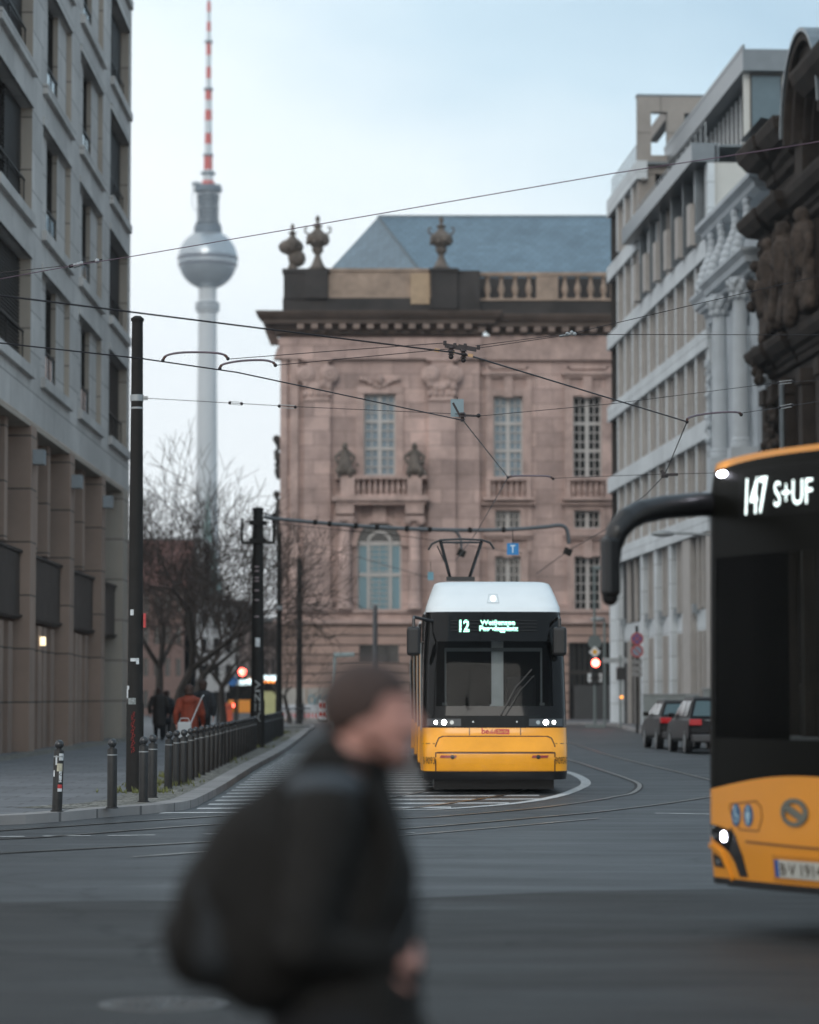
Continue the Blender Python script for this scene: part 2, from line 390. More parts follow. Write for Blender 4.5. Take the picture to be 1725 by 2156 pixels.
# ---------------------------------------------------------------- left office building
LST = brickmat('grey_limestone', (.53,.505,.48), (.22,.205,.19), 2.3, 1.1, .02, .8, .09, stain=.2, bump=.25)
LSW = brickmat('brown_sandstone', (.33,.235,.185), (.085,.07,.06), 2.4, 1.45, .025, .8, .06, stain=.18, bump=.3)
LSV = brickmat('beige_reveal', (.42,.36,.30), (.16,.14,.12), 9, 1.45, .025, .8, .05, stain=.12, bump=.3)
DWIN = glassmat('dark_window', (.012,.012,.012), .08)
DFR = mat('dark_bronze_frame', (.028,.024,.021), .5, .3, var=.1)
LOUV = mat('louvre_metal', (.045,.038,.033), .5, .3)
LAMPG = mat('grey_lamp_box', (.25,.28,.30), .5)
PG = glassmat('pale_rail_glass', (.35,.40,.42), .1)
lb = T('office_building', 'grey stone office building at the left edge with deep windows and brown lower front', 'building', (-10.3,55,0), R(90))
cols = [(43.9,50.3),(34.8,41.4),(25.7,32.4),(16.6,23.4),(7.5,14.2)]
rows = [10.5,14.65,18.8,22.95,27.1]
ops = [(a,b_,z,z+3.0) for (a,b_) in cols for z in rows]
MB().wall(0,51.2,9.1,33,ops,0,.42).box(0,51.2,0,.7,33,33.3).build('wall', LST, lb)
MB().quad((51.2,0,9.1),(51.2,14,9.1),(51.2,14,33),(51.2,0,33)).build('end_wall', LST, lb); MB().quad((0,0,0),(0,14,0),(0,14,33),(0,0,33)).build('end_wall', LST, lb); MB().quad((0,.8,33.1),(51.2,.8,33.1),(51.2,14,33.1),(0,14,33.1)).build('roof', LST, lb)
MB().box(49.1,51.2,0,.9,0,9.1).quad((51.2,.9,0),(51.2,14,0),(51.2,14,9.1),(51.2,.9,9.1)).build('corner_pier', LSV, lb)
for (a,b_,z,z2) in ops: MB().box(b_-.02,b_-.003,.002,.42,z,z2).build('reveal', LSV, lb)
for i, (a, b_) in enumerate(cols):
    for j, z in enumerate(rows):
        s = MB().box(a-.12,b_+.12,-.14,.05,z-.28,z)
        s.build('sill', LST, lb)
        hd = MB().box(a-.05,b_+.05,-.05,.04,z+3.0,z+3.22); hd.build('lintel', LST, lb)
        full = i in (0, 3)
        wa, wb = (a+.05, b_-.1) if full else (a+2.1, b_-2.1)
        yw = .40 if full else .36
        if not full:
            MB().box(a,wa,.16,.5,z,z+3).build('wall_panel', LST, lb); MB().box(wb,b_-.03,.16,.5,z,z+3).build('wall_panel', LST, lb)
            MB().box(wb-.012,wb-.002,.17,.5,z,z+3).build('reveal', LSV, lb)
        w = MB()
        for xx in (wa, (wa+wb)/2, wb-.09): w.box(xx,xx+.09,yw-.05,yw+.03,z,z+3)
        w.box(wa,wb,yw-.05,yw+.03,z+2.9,z+3).box(wa,wb,yw-.05,yw+.03,z,z+.1).box(wa,wb,yw-.06,yw+.03,z+.95,z+1.02)
        wo = w.build('window', DFR, lb)
        MB().box(wa,wb,yw+.04,yw+.06,z,z+3).build('pane', DWIN, wo)
        if full:
            lv = MB(); half = (wa+wb)/2 if j % 2 else wa+1.4
            for k in range(28): lv.box(half,wb,yw-.11,yw-.06,z+.1+k*.104,z+.15+k*.104)
            lv.build('louvre', LOUV, wo)
        gl = MB().box(wa+.05,(wa+1.5 if full else wb-.05),.19 if full else .22,.205 if full else .235,z+.1,z+.95); gl.build('rail_glass', PG, wo)
        rl = MB().box(wa,wb,.17,.22,z+.97,z+1.02)
        for xx in (wa+.05, (wa+wb)/2, wb-.1): rl.box(xx,xx+.04,.18,.21,z,z+.97)
        rl.build('railing', DFR, wo)
# lower front
MB().box(0,49.1,.95,1.1,0,9.1).build('shop_front', DWIN, lb)
MB().box(0,49.1,.02,.95,8.95,9.09).build('soffit', LSV, lb)
piers = [(x-.1, x+1.1) for x in (42.0,32.9,23.8,14.7,5.6)]
for (a,b_) in piers:
    MB().box(a,b_,.0,.95,0,9.0).build('pilaster', LSW, lb)
    MB().box(a+.35,a+.85,-.30,-.0,7.95,8.35).build('wall_lamp', LAMPG, lb)
ends = [(43.1,49.1)]+[(a+.0,b_) for (a,b_) in ((33.9,41.9),(24.8,32.8),(15.7,23.7),(6.6,14.6))]
for i, (a,b_) in enumerate(ends):
    w = b_-a
    if i:
        for q in (.30,.66): MB().box(a+w*q-.3,a+w*q+.3,.3,.95,5.7,9.0).build('fin', LSW, lb)
        for q in (.16,.36,.60,.82): MB().box(a+w*q-.42,a+w*q+.42,.22+.1*(q>.5),.95,0,3.6).build('lower_pier', LSW, lb)
        MB().box(a,b_,.75,.9,0,3.6).build('lower_wall', LSW, lb)
    sp = MB().box(a,b_,.28,.4,3.7,5.6).build('spandrel', LOUV, lb)
    MB().box(a,b_,.2,.27,5.5,5.58).box(a,b_,.2,.27,3.75,3.82).build('ledge', DFR, lb)
    w2 = MB()
    for k in range(7): xx = a+w*k/6; w2.box(xx-.04,xx+.04,.8,.93,5.6,9.0)
    w2.box(a,b_,.8,.93,6.5,6.6)
    w2.build('window', DFR, lb)
MB().box(43.3,47.2,.7,.9,0,3.5).build('door', DFR, lb)
MB().box(27.5,27.6,.05,.2,3.05,3.3).build('wall_light', mat('small_lit_lamp', (1,.85,.6), emit=1.1, ecol=(1,.8,.5), var=0), lb)

# ---------------------------------------------------------------- right-hand line
RZ = math.atan2(-1, .056)
def RL(Y, out=0): return (21.1-.056*Y-out, Y, 0)
RST = brickmat('pale_stone_band', (.56,.60,.62), (.25,.27,.28), 3.2, 1.2, .02, .75, .05, stain=.16, bump=.2)
RGR = mat('beige_pier_side', (.38,.36,.34), .8, var=.1)
RDK = mat('office_glass', (.012,.013,.015), .5, spec=.12, var=.3, scale=.6)
MTL = mat('grey_metal_cladding', (.15,.17,.185), .35, .5, var=.1)
CRM = mat('cream_render', (.50,.50,.47), .8, var=.06, scale=.5)
rb = T('office_building', 'pale banded office building on the right with set-back roof storey and terrace', 'building', RL(168.6), RZ)
LX = 36.7
bz = [9.6,13.85,18.0,22.2,26.55]   # band centres
for k, z in enumerate(bz):
    if k < 4: MB().box(0,LX,-.12,.5,z-.44,z+.44).build('floor_band', RST, rb)
MB().box(11.8,LX,-.75,.5,26.15,27.0).build('floor_band', MTL, rb)
MB().box(0,13,-.1,.5,29.6,30.6).build('floor_band', RST, rb)
MB().box(0,13,-.12,.5,25.75,26.6).build('floor_band', RST, rb)
MB().box(0,LX,.32,.42,0,26.9).build('glazing', RDK, rb); MB().box(0,12.5,.32,.42,26.9,30).build('glazing', RDK, rb)
MB().box(0,.1,.5,22,0,30.6).build('end_wall', CRM, rb); MB().box(LX-.3,LX,.3,22,0,26.1).build('end_wall', CRM, rb)
MB().box(.1,LX-.3,.6,22,26.9,27.0).box(.1,13,.5,22,30.4,30.55).build('roof', MTL, rb)
px_ = [4.0+3.2*i for i in range(11)]
for k in range(5):
    z0 = bz[k]+.44; z1 = (bz[k+1]-.44) if k < 4 else 29.6
    for i, x in enumerate(px_):
        if k == 4 and x > 12: continue
        pr = MB().box(x-.2,x+.2,-.02,.3,z0,z1); pr.build('pier', RST, rb); MB().box(x+.2,x+.215,.0,.3,z0,z1).build('pier_side', RGR, rb)
        w = MB().box(x+.25,x+2.95,.22,.31,z0,z0+.08).box(x+.25,x+2.95,.22,.31,z1-.1,z1).box(x+1.15,x+1.25,.2,.31,z0,z1)
        w.box(x+.25,x+.6,.20,.31,z0,z1)
        if x < LX-3: w.build('window', RGR, rb)
    MB().box(LX-.75,LX,-.02,.6,z0,min(z1,26.1)).build('pier', RST, rb) if k < 4 else None
    if k < 5:
        q = MB()
        for xx in (.3,1.1,1.9,2.7,3.5): q.box(xx,xx+.07,.1,.3,z0,z1)
        q.build('corner_mullion', DFR, rb)
# projecting loggia pieces below the metal band
for x in (14.4,18.2,22,25.8,29.6,33.4):
    MB().box(x,x+.9,-.5,.3,22.64,24.6).build('balcony_panel', RGR, rb)
    MB().box(x+1.2,x+1.4,-.3,.3,22.64,26.1).build('pier', MTL, rb)
# set back roof storey
SB = 1.65
MB().box(11.5,LX-.0,SB,14,30.4,31.4).box(11.5,LX,SB-.02,SB+.1,31.4,31.6).build('roof_slab', MTL, rb)
MB().box(12,LX-.9,SB+1.1,SB+1.2,27,30.4).build('glazing', RDK, rb)
for i in range(12):
    MB().box(LX-1.6-i*1.25,LX-1.5-i*1.25,SB+.75,SB+.84,27,30.3).build('curtain', WHT, rb)
MB().box(LX-.9,LX-.6,SB+.15,14,27,30.4).build('wall', CRM, rb)
wo = MB().box(LX-.6,LX-.52,2.08,3.55,27.1,30.35).build('window', DFR, rb)
MB().box(LX-.52,LX-.50,2.15,3.48,27.3,30.25).build('pane', mat('sky_lit_glass', (.10,.14,.16), .12, var=.08), wo)
def railing(x0, x1, y, z, h, par, n=10, m=None):
    q = MB().box(x0,x1,y-.02,y+.02,z+h-.04,z+h)
    for k in range(n+1): xx = x0+(x1-x0)*k/n; q.box(xx-.02,xx+.02,y-.02,y+.02,z,z+h)
    for k in range(4): q.box(x0,x1,y-.008,y+.008,z+h*(k+1)/5.5-.008,z+h*(k+1)/5.5+.008)
    q.build('railing', m or GSTEEL, par)
railing(1,12.2,.1,30.6,1.1,rb,14)
railing(13,LX,-.1,27.0,1.0,rb,16)
# raised stone frame facing the street crossing
STN = brickmat('frame_stone', (.30,.275,.25), (.13,.12,.11), 2.6, 2.3, .03, .8, .06, 'yz', stain=.2)
fx = 12.6
fr = MB()
w = [(2.3+.35,5.0,27.0,32.6),(7.2,9.8,27.0,32.6)]
mb = MB().wall(.05,12,25.0,34.2,[(.77,1.67,30.97,33.35),(2.6,4.1,31.1,33.3),(.98,4,27,29.95)],0,.6)
mb.xf(lambda x,y,z: (fx-y, x, z))
mb.box(fx-9,fx-.6,1.9,2.4,33.4,34.15).quad((fx-.6,.05,25),(fx,.05,25),(fx,.05,34.2),(fx-.6,.05,34.2)).quad((fx-.6,.05,25),(fx-.6,.05,34.2),(fx-.6,.77,34.2),(fx-.6,.77,25)).build('terrace_frame', STN, rb)
MB().box(fx-.7,fx+.03,.0,12,34.2,34.32).build('roof_slab', MTL, rb)
MB().box(fx-.75,fx-.62,2.45,12,30.5,33.5).build('glazing', MATS['sky_lit_glass'], rb)
MB().box(fx-.72,fx-.62,.9,9.7,26,30).build('glazing', RDK, rb)
# ground floor columns
for x in (3.2,13.6,18.8,24.0):
    MB().box(x-.45,x+.45,-.02,.9,0,9.15).build('column', RST, rb)
MB().lathe([(.75,0),(.75,9.15)], 1.0, .6, 20).build('corner_column', RST, rb, smooth=True)
MB().box(28.2,30.6,-.02,.9,0,9.15).build('pier', RGR, rb)
MB().box(35.4,LX,-.02,.9,0,9.15).build('pier', RGR, rb)
for (a,b_) in ((4,13),(14.1,18.3),(19.3,23.5),(24.5,28.2),(30.6,35.4)):
    MB().box(a,b_,.3,.7,4.7,5.7).build('spandrel', RST, rb)
    for q in (.33,.66): MB().box(a+(b_-a)*q-.15,a+(b_-a)*q+.15,.1,.32,5.7,9.15).box(a+(b_-a)*q-.15,a+(b_-a)*q+.15,.1,.32,0,4.7).build('mullion', RGR, rb)
    MB().box(a+.4,a+.8,.0,.3,5.55,6.0).build('wall_lamp', LAMPG, rb)
    MB().box(a,b_,.28,.36,5.7,5.85).build('ledge', DFR, rb)

# ---------------------------------------------------------------- white stucco building
WST = mat('white_stucco', (.44,.48,.51), .8, var=.12, scale=.6, bump=.1, bscale=9)
wb_ = T('stucco_building', 'narrow pale classical building with tall columns beside the dark ornate one', 'building', RL(132), RZ)
WX = 13.6
MB().box(0.1,WX,.1,12,0,19.4).box(.3,WX,.5,12,19.4,22.6).build('wall', WST, wb_)
def cornice(par, m, x0, x1, z, prof, name='cornice', y0=0.):
    """prof: list of (out, dz) from bottom to top, mitred at both ends"""
    n = len(prof); vs = []
    for (o, dz) in prof: vs += [(x0-o, y0+1, z+dz), (x0-o, y0-o, z+dz), (x1+o, y0-o, z+dz), (x1+o, y0+1, z+dz)]
    fs = []
    for i in range(n-1):
        for k in range(3): fs.append((i*4+k, i*4+k+1, (i+1)*4+k+1, (i+1)*4+k))
    fs += [(0,1,2,3)[::-1], (4*n-4,4*n-3,4*n-2,4*n-1)]
    return MB().add(vs, fs).build(name, m, par)
CPR = [(0,0),(.15,.05),(.15,.3),(.3,.38),(.35,.6),(.8,.75),(.85,1.0),(1.05,1.2),(1.05,1.32),(0,1.4)]
cornice(wb_, WST, 4.6, WX, 18.6, CPR); cornice(wb_, WST, .4, 4.2, 18.5, [(a*.8, b_) for a, b_ in CPR])
cornice(wb_, WST, .3, WX, 22.4, [(0,0),(.3,.15),(.35,.35),(.6,.5),(.6,.7),(0,.8)])
d = MB()
for k in range(34): d.box(.4+k*.4,.58+k*.4,-.55,0,19.02,19.22)
d.build('dentils', WST, wb_)
COLP = [(.46,0),(.46,.15),(.40,.2),(.42,.32),(.36,.4),(.35,2.2),(.30,6.4),(.31,6.5),(.28,6.55)]
for x in (6.9,12.2):
    MB().lathe(COLP, x, -.65, 20, 11.9).box(x-.5,x+.5,-1.15,0,10.2,11.9).build('column', WST, wb_, smooth=30)
    c = MB()
    for k in range(8):
        a = k*math.pi/4
        for zz, rr in ((18.45,.36),(18.75,.44),(18.98,.5)): c.sphere((x+rr*math.cos(a+zz), -.65+rr*math.sin(a+zz), zz-.25), (.14,.14,.17), 8, 6)
    c.lathe([(.28,0),(.34,.6),(.45,.8)], x, -.65, 12, 18.2)
    organic(c, 'capital', WST, wb_, .05, 1, .02)
for x in (3.0,9.6):
    wo = MB().box(x-.75,x+.75,.0,.12,12.4,17.2).build('window', WHT, wb_)
    MB().box(x-.62,x+.62,-.02,.0,12.6,17).build('pane', RDK, wo)
    c = MB()
    for k in range(16): c.sphere((x+random.uniform(-.8,.8), -.1, 17.2+random.uniform(-.1,.8)), random.uniform(.12,.25), 8, 6)
    organic(c, 'relief_ornament', WST, wb_, .06, 1, .02)
for x in (2.2,4.9,8.5,11.5):
    s = MB()
    for k in range(9):
        a = k/8; s.sphere((x, -.25-.45*(1-a)**2-.1*math.sin(a*6), 19.9+a*2.4), (.3,.3-.1*a,.22), 10, 6)
    organic(s, 'scroll_bracket', WST, wb_, .05, 2)
MB().box(.1,WX,-.35,.1,10.2,10.9).build('string_course', WST, wb_)
for x in (1.0,4.4,10.6):
    s = MB()
    for k in range(26): s.sphere((x+random.uniform(-.15,.15), -.12-random.uniform(0,.15), 12.5+k*.17), random.uniform(.07,.16), 7, 5)
    organic(s, 'garland', WST, wb_, .04, 1, .02)

# ---------------------------------------------------------------- dark ornate building
DST = mat('sooty_sandstone', (.040,.032,.027), .9, spec=.2, var=.45, scale=.9, bump=.5, bscale=7, detail=8)
DSL = mat('weathered_figure_stone', (.066,.051,.042), .85, spec=.2, var=.55, scale=2.5, bump=.4, bscale=9, detail=8)
ZINC = mat('zinc_sheet', (.17,.20,.22), .4, .5, var=.15, scale=2)
db = T('ornate_building', 'dark sooty baroque building at the right edge with heavy cornices and carved figures', 'building', RL(117), RZ)
DX = 26
MB().box(0,DX,.1,14,0,23.4).build('wall', DST, db)
BIG = [(0,0),(.2,.1),(.25,.4),(.5,.55),(.55,.8),(1.0,.95),(1.15,1.15),(1.35,1.4),(1.45,1.75),(1.45,1.9),(0,2.0)]
for (a_, b_2, k_) in ((1.0,2.4,.86),(2.5,4.9,.62),(5.0,6.5,.8),(6.6,14,.55)):
    if a_ < 6: cornice(db, DST, a_, b_2, 22.0, [(a*k_, b_*.9) for a, b_ in BIG])
    cornice(db, DST, a_-.1, b_2, 19.5, [(a*k_*.98, b_*.7) for a, b_ in BIG]); cornice(db, DST, a_-.1, b_2+.05, 14.3, [(a*k_*.8, b_*.6) for a, b_ in BIG])
cornice(db, DST, 14.1, DX, 22.3, BIG)
z = MB()
for i in range(9):
    a = i/8; y0 = -1.15+a*2.6; z0 = 24.12+1.1*a-.55*math.sin(a*3.1)
    if i: z.quad((.3,py0,pz0),(5.2,py0,pz0),(5.2,y0,z0),(.3,y0,z0))
    py0, pz0 = y0, z0
z.build('zinc_flashing', ZINC, db)
MB().box(.5,6,-.2,.4,22.4,23.5).build('zinc_flashing', ZINC, db)
# gable above with arch
gm = MB()
N = 18
def arc(r, cx, cz, y0, y1, w, a0=0, a1=180):
    for k in range(N):
        t0 = R(a0+(a1-a0)*k/N); t1 = R(a0+(a1-a0)*(k+1)/N)
        p = [(cx+q*math.cos(t), cz+q*math.sin(t)) for q, t in ((r,t0),(r+w,t0),(r+w,t1),(r,t1))]
        gm.prism(p, 'y', y0, y1)
for r_, w_, o_ in ((2.0,.35,-.2),(2.35,.35,-.45),(2.7,.5,-.8),(3.2,.3,-1.05)): arc(r_, 12.6, 22.2, o_, 1.4, w_)
gm.box(9.1,10.6,-.6,1.2,20.8,22.2).box(14.6,16.1,-.6,1.2,20.8,22.2)
gm.box(10.6,14.6,.3,1.2,20.8,22.2)
gm.build('arched_gable', DST, db)
gm = MB(); arc(3.52, 12.6, 22.2, -1.15, 1.6, .14, 5, 175); gm.build('zinc_flashing', ZINC, db)
wo = MB().lathe([(2.0,0),(2.0,.1)], 0, 0, 24); wo.xf(lambda x,y,z: (12.6+x, .28-z, 22.2+y)).build('window', DWIN, db)
gm = MB()
for k in range(7): gm.box(5.6+k*.5-.15,5.6+k*.5+.15,-.3,.1,23.6+.4*k,24.0+.4*k)
gm.build('stepped_coping', DST, db)
MB().add([(.2,.4,23.3),(7.5,.4,23.3),(7.5,.4,25.8),(.2,3.5,23.3),(7.5,3.5,25.8)], [(0,1,2),(0,2,4,3)]).build('roof', DST, db)
# relief figures and drapery
def figure_relief(x, z, h, out, seed, m=DSL, name='carved_figure', lean=.2, par=None):
    rd = random.Random(seed); s = MB(); y = -out
    s.sphere((x-lean*.2, y-.12, z+h*.92), (h*.075,h*.085,h*.09), 10, 8)
    s.cap((x,y,z+h*.85), h*.05, (x,y+.05,z+h*.72), h*.14)
    s.cap((x,y,z+h*.72), h*.15, (x+.1,y+.1,z+h*.45), h*.15)
    s.cap((x-.15*h,y-.05,z+h*.76), h*.055, (x-.26*h,y-.2,z+h*.58), h*.045); s.cap((x-.26*h,y-.2,z+h*.58), h*.045, (x-.12*h,y-.35,z+h*.66), h*.035)
    s.cap((x+.15*h,y-.05,z+h*.76), h*.055, (x+.27*h,y+.0,z+h*.60), h*.045); s.cap((x+.27*h,y,z+h*.6), h*.045, (x+.2*h,y-.1,z+h*.45), h*.04)
    for k in range(12):
        xx = x+rd.uniform(-.2,.25)*h; s.cap((xx,y+.05,z+h*rd.uniform(.35,.6)), h*.05, (xx+rd.uniform(-.1,.1)*h,y+rd.uniform(-.1,.15),z+rd.uniform(0,.2)*h), h*.07)
    return organic(s, name, m, par or db, h*.022, 1, h*.008)
figure_relief(5.0, 15.9, 3.5, .75, 1); figure_relief(8.4, 15.6, 3.9, .8, 2); figure_relief(2.4, 15.6, 3.0, .55, 3)
figure_relief(11.6, 15.8, 3.7, .7, 6)
for x, z, sd in ((.9,14.9,4),(.5,17.9,5),(8.5,18.3,7),(2.6,19.0,8),(5.2,19.2,9)):
    rd = random.Random(sd); s = MB()
    for k in range(22): s.sphere((x+rd.gauss(0,.35), -.35-rd.random()*.4, z+rd.gauss(0,.45)), rd.uniform(.1,.26), 7, 5)
    organic(s, 'carved_foliage', DST, db, .06, 1, .03)
for x in (.7,2.6,5.0,8.6,12):
    MB().box(x-.35,x+.35,-.35,.1,0,13.9).box(x-.5,x+.5,-.5,.1,10.1,10.6).box(x-.45,x+.45,-.45,.1,13.3,13.9).build('pilaster', DST, db)
    MB().box(x-.3,x+.3,-.45,.1,16,19).build('pilaster', DST, db)
s = MB()
for k in range(40): rd = random; s.sphere((3.7+rd.gauss(0,.5), -.3-rd.random()*.3, 11.8+rd.gauss(0,.9)), rd.uniform(.1,.25), 7, 5)
organic(s, 'carved_foliage', DST, db, .06, 1, .03)
MB().tube([(5.6,-.5,13.7),(5.6,-.5,5)], .09, 10).build('downpipe', ZINC, db)
for x in (3.8,6.8,10.4):
    wo = MB().box(x-.6,x+.6,-.02,.1,2,9.5).build('window', DFR, db); MB().box(x-.5,x+.5,-.05,-.02,2.1,9.4).build('pane', DWIN, wo)
# ---------------------------------------------------------------- stone library building
LY = 190.
def bx(px): return P(px, 1050, LY).x
def bz_(py): return P(862, py, LY).z
SAN = brickmat('rose_sandstone', (.50,.36,.32), (.22,.16,.14), 2.1, .95, .022, .85, .1, stain=.36, bump=.3, sscale=.45, col2=(.36,.262,.235))
SAN2 = mat('rose_sandstone_trim', (.42,.305,.27), .85, var=.32, scale=.9, bump=.3, bscale=6, detail=7)
RUS = brickmat('rusticated_sandstone', (.35,.24,.20), (.06,.045,.038), 60, .62, .055, .85, .1, stain=.25, bump=.8, sscale=.4)
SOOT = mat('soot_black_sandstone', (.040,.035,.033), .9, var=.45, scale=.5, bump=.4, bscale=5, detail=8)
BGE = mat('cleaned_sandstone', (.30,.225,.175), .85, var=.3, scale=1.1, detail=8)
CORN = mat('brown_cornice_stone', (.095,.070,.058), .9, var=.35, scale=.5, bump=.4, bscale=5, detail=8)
SLT = brickmat('blue_slate', (.12,.185,.235), (.07,.10,.13), .55, .32, .025, .5, .12, stain=.18, bump=.4, sscale=.3)
BLUEW = mat('curtained_glass', (.17,.23,.275), .15, var=.15, scale=.5)
SKYW = glassmat('tall_arch_glass', (.10,.22,.27), .1)
WFR = mat('pale_window_frame', (.46,.44,.42), .6, var=.1)
lib = T('library_building', 'large rose sandstone building closing the street, with blue slate roof, stone urns and a balcony', 'building', (0,LY,0))
def Q(x0, x1, y0, y1, ya, yb): return (bx(x0), bx(x1), bz_(y1), bz_(y0))
GZ = 0
ops = []
W1 = (bx(766),bx(833),bz_(1001),bz_(829)); WA = (bx(753),bx(845),bz_(1283),bz_(1098))
R1 = (bx(1040),bx(1102),bz_(1004),bz_(832)); R2 = (bx(1208),bx(1269),bz_(1004),bz_(832))
S1 = (bx(1043),bx(1097),bz_(1112),bz_(1073)); S2 = (bx(1210),bx(1266),bz_(1112),bz_(1073))
V1 = (bx(1043),bx(1097),bz_(1285),bz_(1170)); V2 = (bx(1210),bx(1267),bz_(1285),bz_(1170))
xL, xP, xR = bx(590), bx(1010), bx(1480)
MB().wall(xL, xP, bz_(1290), bz_(757), [W1, WA], 0, .7).build('wall', SAN, lib)
MB().wall(xP, xR, bz_(1290), bz_(757), [R1,R2,S1,S2,V1,V2], .55, .6).quad((xP,0,bz_(1290)),(xP,.6,bz_(1290)),(xP,.6,bz_(757)),(xP,0,bz_(757))).build('wall', SAN, lib)
MB().quad((xL,0,0),(xL,45,0),(xL,45,bz_(665)),(xL,0,bz_(665))).build('side_wall', SAN2, lib)
MB().box(xL,xR,.0+.2,1,bz_(757),bz_(706)).build('frieze', SAN2, lib)
fz = MB()
for (a, b_, o) in ((757,750,.42),(750,742,.32),(742,733,.25),(733,712,.12)): fz.box(xL-o,xP+o,-o,.6,bz_(a),bz_(b_)); fz.box(xP,xR,.55-o,.9,bz_(a),bz_(b_)) if o < .4 else None
fz.build('architrave', SAN, lib)
BLIB = [(0,0),(.25,.1),(.3,.4),(.5,.5),(.52,.62),(1.0,.7),(1.05,1.0),(1.2,1.05),(1.45,1.35),(1.5,1.5),(0,1.55)]
zc = bz_(707)
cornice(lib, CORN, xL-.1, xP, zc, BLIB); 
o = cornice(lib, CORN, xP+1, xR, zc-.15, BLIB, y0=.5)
MOD = mat('modillion_stone', (.22,.165,.14), .85, var=.35, scale=2)
for k in range(24):
    md = MB()
    x = bx(633)+k*(bx(662.4)-bx(633)); y = 0 if x < xP else .5
    md.box(x-.22,x+.22,y-1.02,y-.45,zc+.36-(.15 if y else 0),zc+.68-(.15 if y else 0)); md.build('modillion', MOD, lib)
for k in range(9): MB().box(xL-1.05,xL-.45,.2+k*.95,.62+k*.95,zc+.36,zc+.68).build('modillion', MOD, lib)
zt = zc+1.5
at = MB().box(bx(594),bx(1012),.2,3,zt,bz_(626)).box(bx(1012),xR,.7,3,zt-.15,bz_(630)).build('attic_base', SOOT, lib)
zb0 = bz_(628); zb1 = bz_(565)
MB().box(bx(596),bx(690),.1,3,zb0,zb1).box(bx(593),bx(693),.0,3.1,zb1-.25,zb1).box(bx(640),bx(688),-.1,.1,zb0,zb1-.25).build('corner_pedestal', SOOT, lib)
MB().box(bx(908),bx(963),-.1,3,zb0-.7,zb1).box(bx(963),bx(1012),.25,3,zb0,zb1-.1).box(bx(904),bx(967),-.2,3,zb1-.2,zb1).build('pedestal', SOOT, lib)
MB().box(bx(690),bx(908),.35,.9,zb0,zb1-.15).box(bx(690),bx(908),.25,1,zb1-.15,zb1+.05).build('parapet_panel', BGE, lib)
MB().box(bx(865),bx(905),.14,.4,zb0-.35,zb1-.3).build('parapet_patch', mat('new_sandstone', (.40,.29,.19), .8, var=.15), lib)
zr0 = bz_(630); zr1 = bz_(570)
MB().box(bx(1012),xR,.6,1.2,zr1-.25,zr1).box(bx(1012),xR,.6,1.2,zr0,zr0+.15).box(bx(1132),bx(1178),.65,1.15,zr0,zr1).box(bx(1290),bx(1336),.65,1.15,zr0,zr1).build('parapet_rail', BGE, lib)
BAL = [(.12,0),(.12,.08),(.07,.12),(.16,.38),(.15,.5),(.07,.78),(.07,.88),(.12,.92),(.12,1.)]
def balusters(par, m, x0, x1, y, z0, z1, step, name='balusters', sc_=1.):
    q = MB(); h = z1-z0; k = int((x1-x0)/step)
    for i in range(k):
        q.lathe([(r*sc_, z*h) for r, z in BAL], x0+(i+.5)*(x1-x0)/k, y, 10, z0)
    return q.build(name, m, par, smooth=True)
balusters(lib, BGE, bx(1014), bx(1131), .9, zr0+.15, zr1-.25, .78, sc_=1.5)
balusters(lib, BGE, bx(1179), bx(1289), .9, zr0+.15, zr1-.25, .78, sc_=1.5)
# roof, hipped at the left end
e0 = bz_(566); rz = P(797,456,205).z
A = (bx(905)*1.02, 4.5, e0-.3); B = (P(797,456,205).x, 15, rz); C = (-8.4, 18, e0-.3); D_ = (60, 4.5, e0-.3); E = (60, 15, rz); F_ = (60,25,e0-.3)
AA = (bx(905)*1.02, 4.5, e0-.3)
B = (P(797,456,205).x, 15, rz)
MB().add([A, D_, E, B], [(0,1,2,3)]).build('roof', SLT, lib)
SLT2 = brickmat('blue_slate_hip', (.12,.185,.235), (.07,.10,.13), .55, .32, .025, .5, .12, 'yz', stain=.18, bump=.4, sscale=.3)
MB().add([A, B, C], [(0,1,2)]).build('roof', SLT2, lib)
MB().bar(A, B, .16).bar(B, E, .2).build('roof_ridge', mat('lead_ridge', (.12,.15,.17), .5, .3), lib)
MB().quad((A[0],4.4,zt),(60,4.4,zt),(60,4.4,e0+.05),(A[0],4.4,e0+.05)).quad((A[0],4.4,zt),(C[0],18,zt),(C[0],18,e0),(A[0],4.4,e0)).build('roof_base', SOOT, lib)
rv = MB()
for x in (1062,1120,1200,1310): rv.box(bx(x)*1.03,bx(x)*1.03+.35,12.7,12.9,bz_(472),bz_(472)+.12)
rv.build('roof_hatch', GSTEEL, lib)
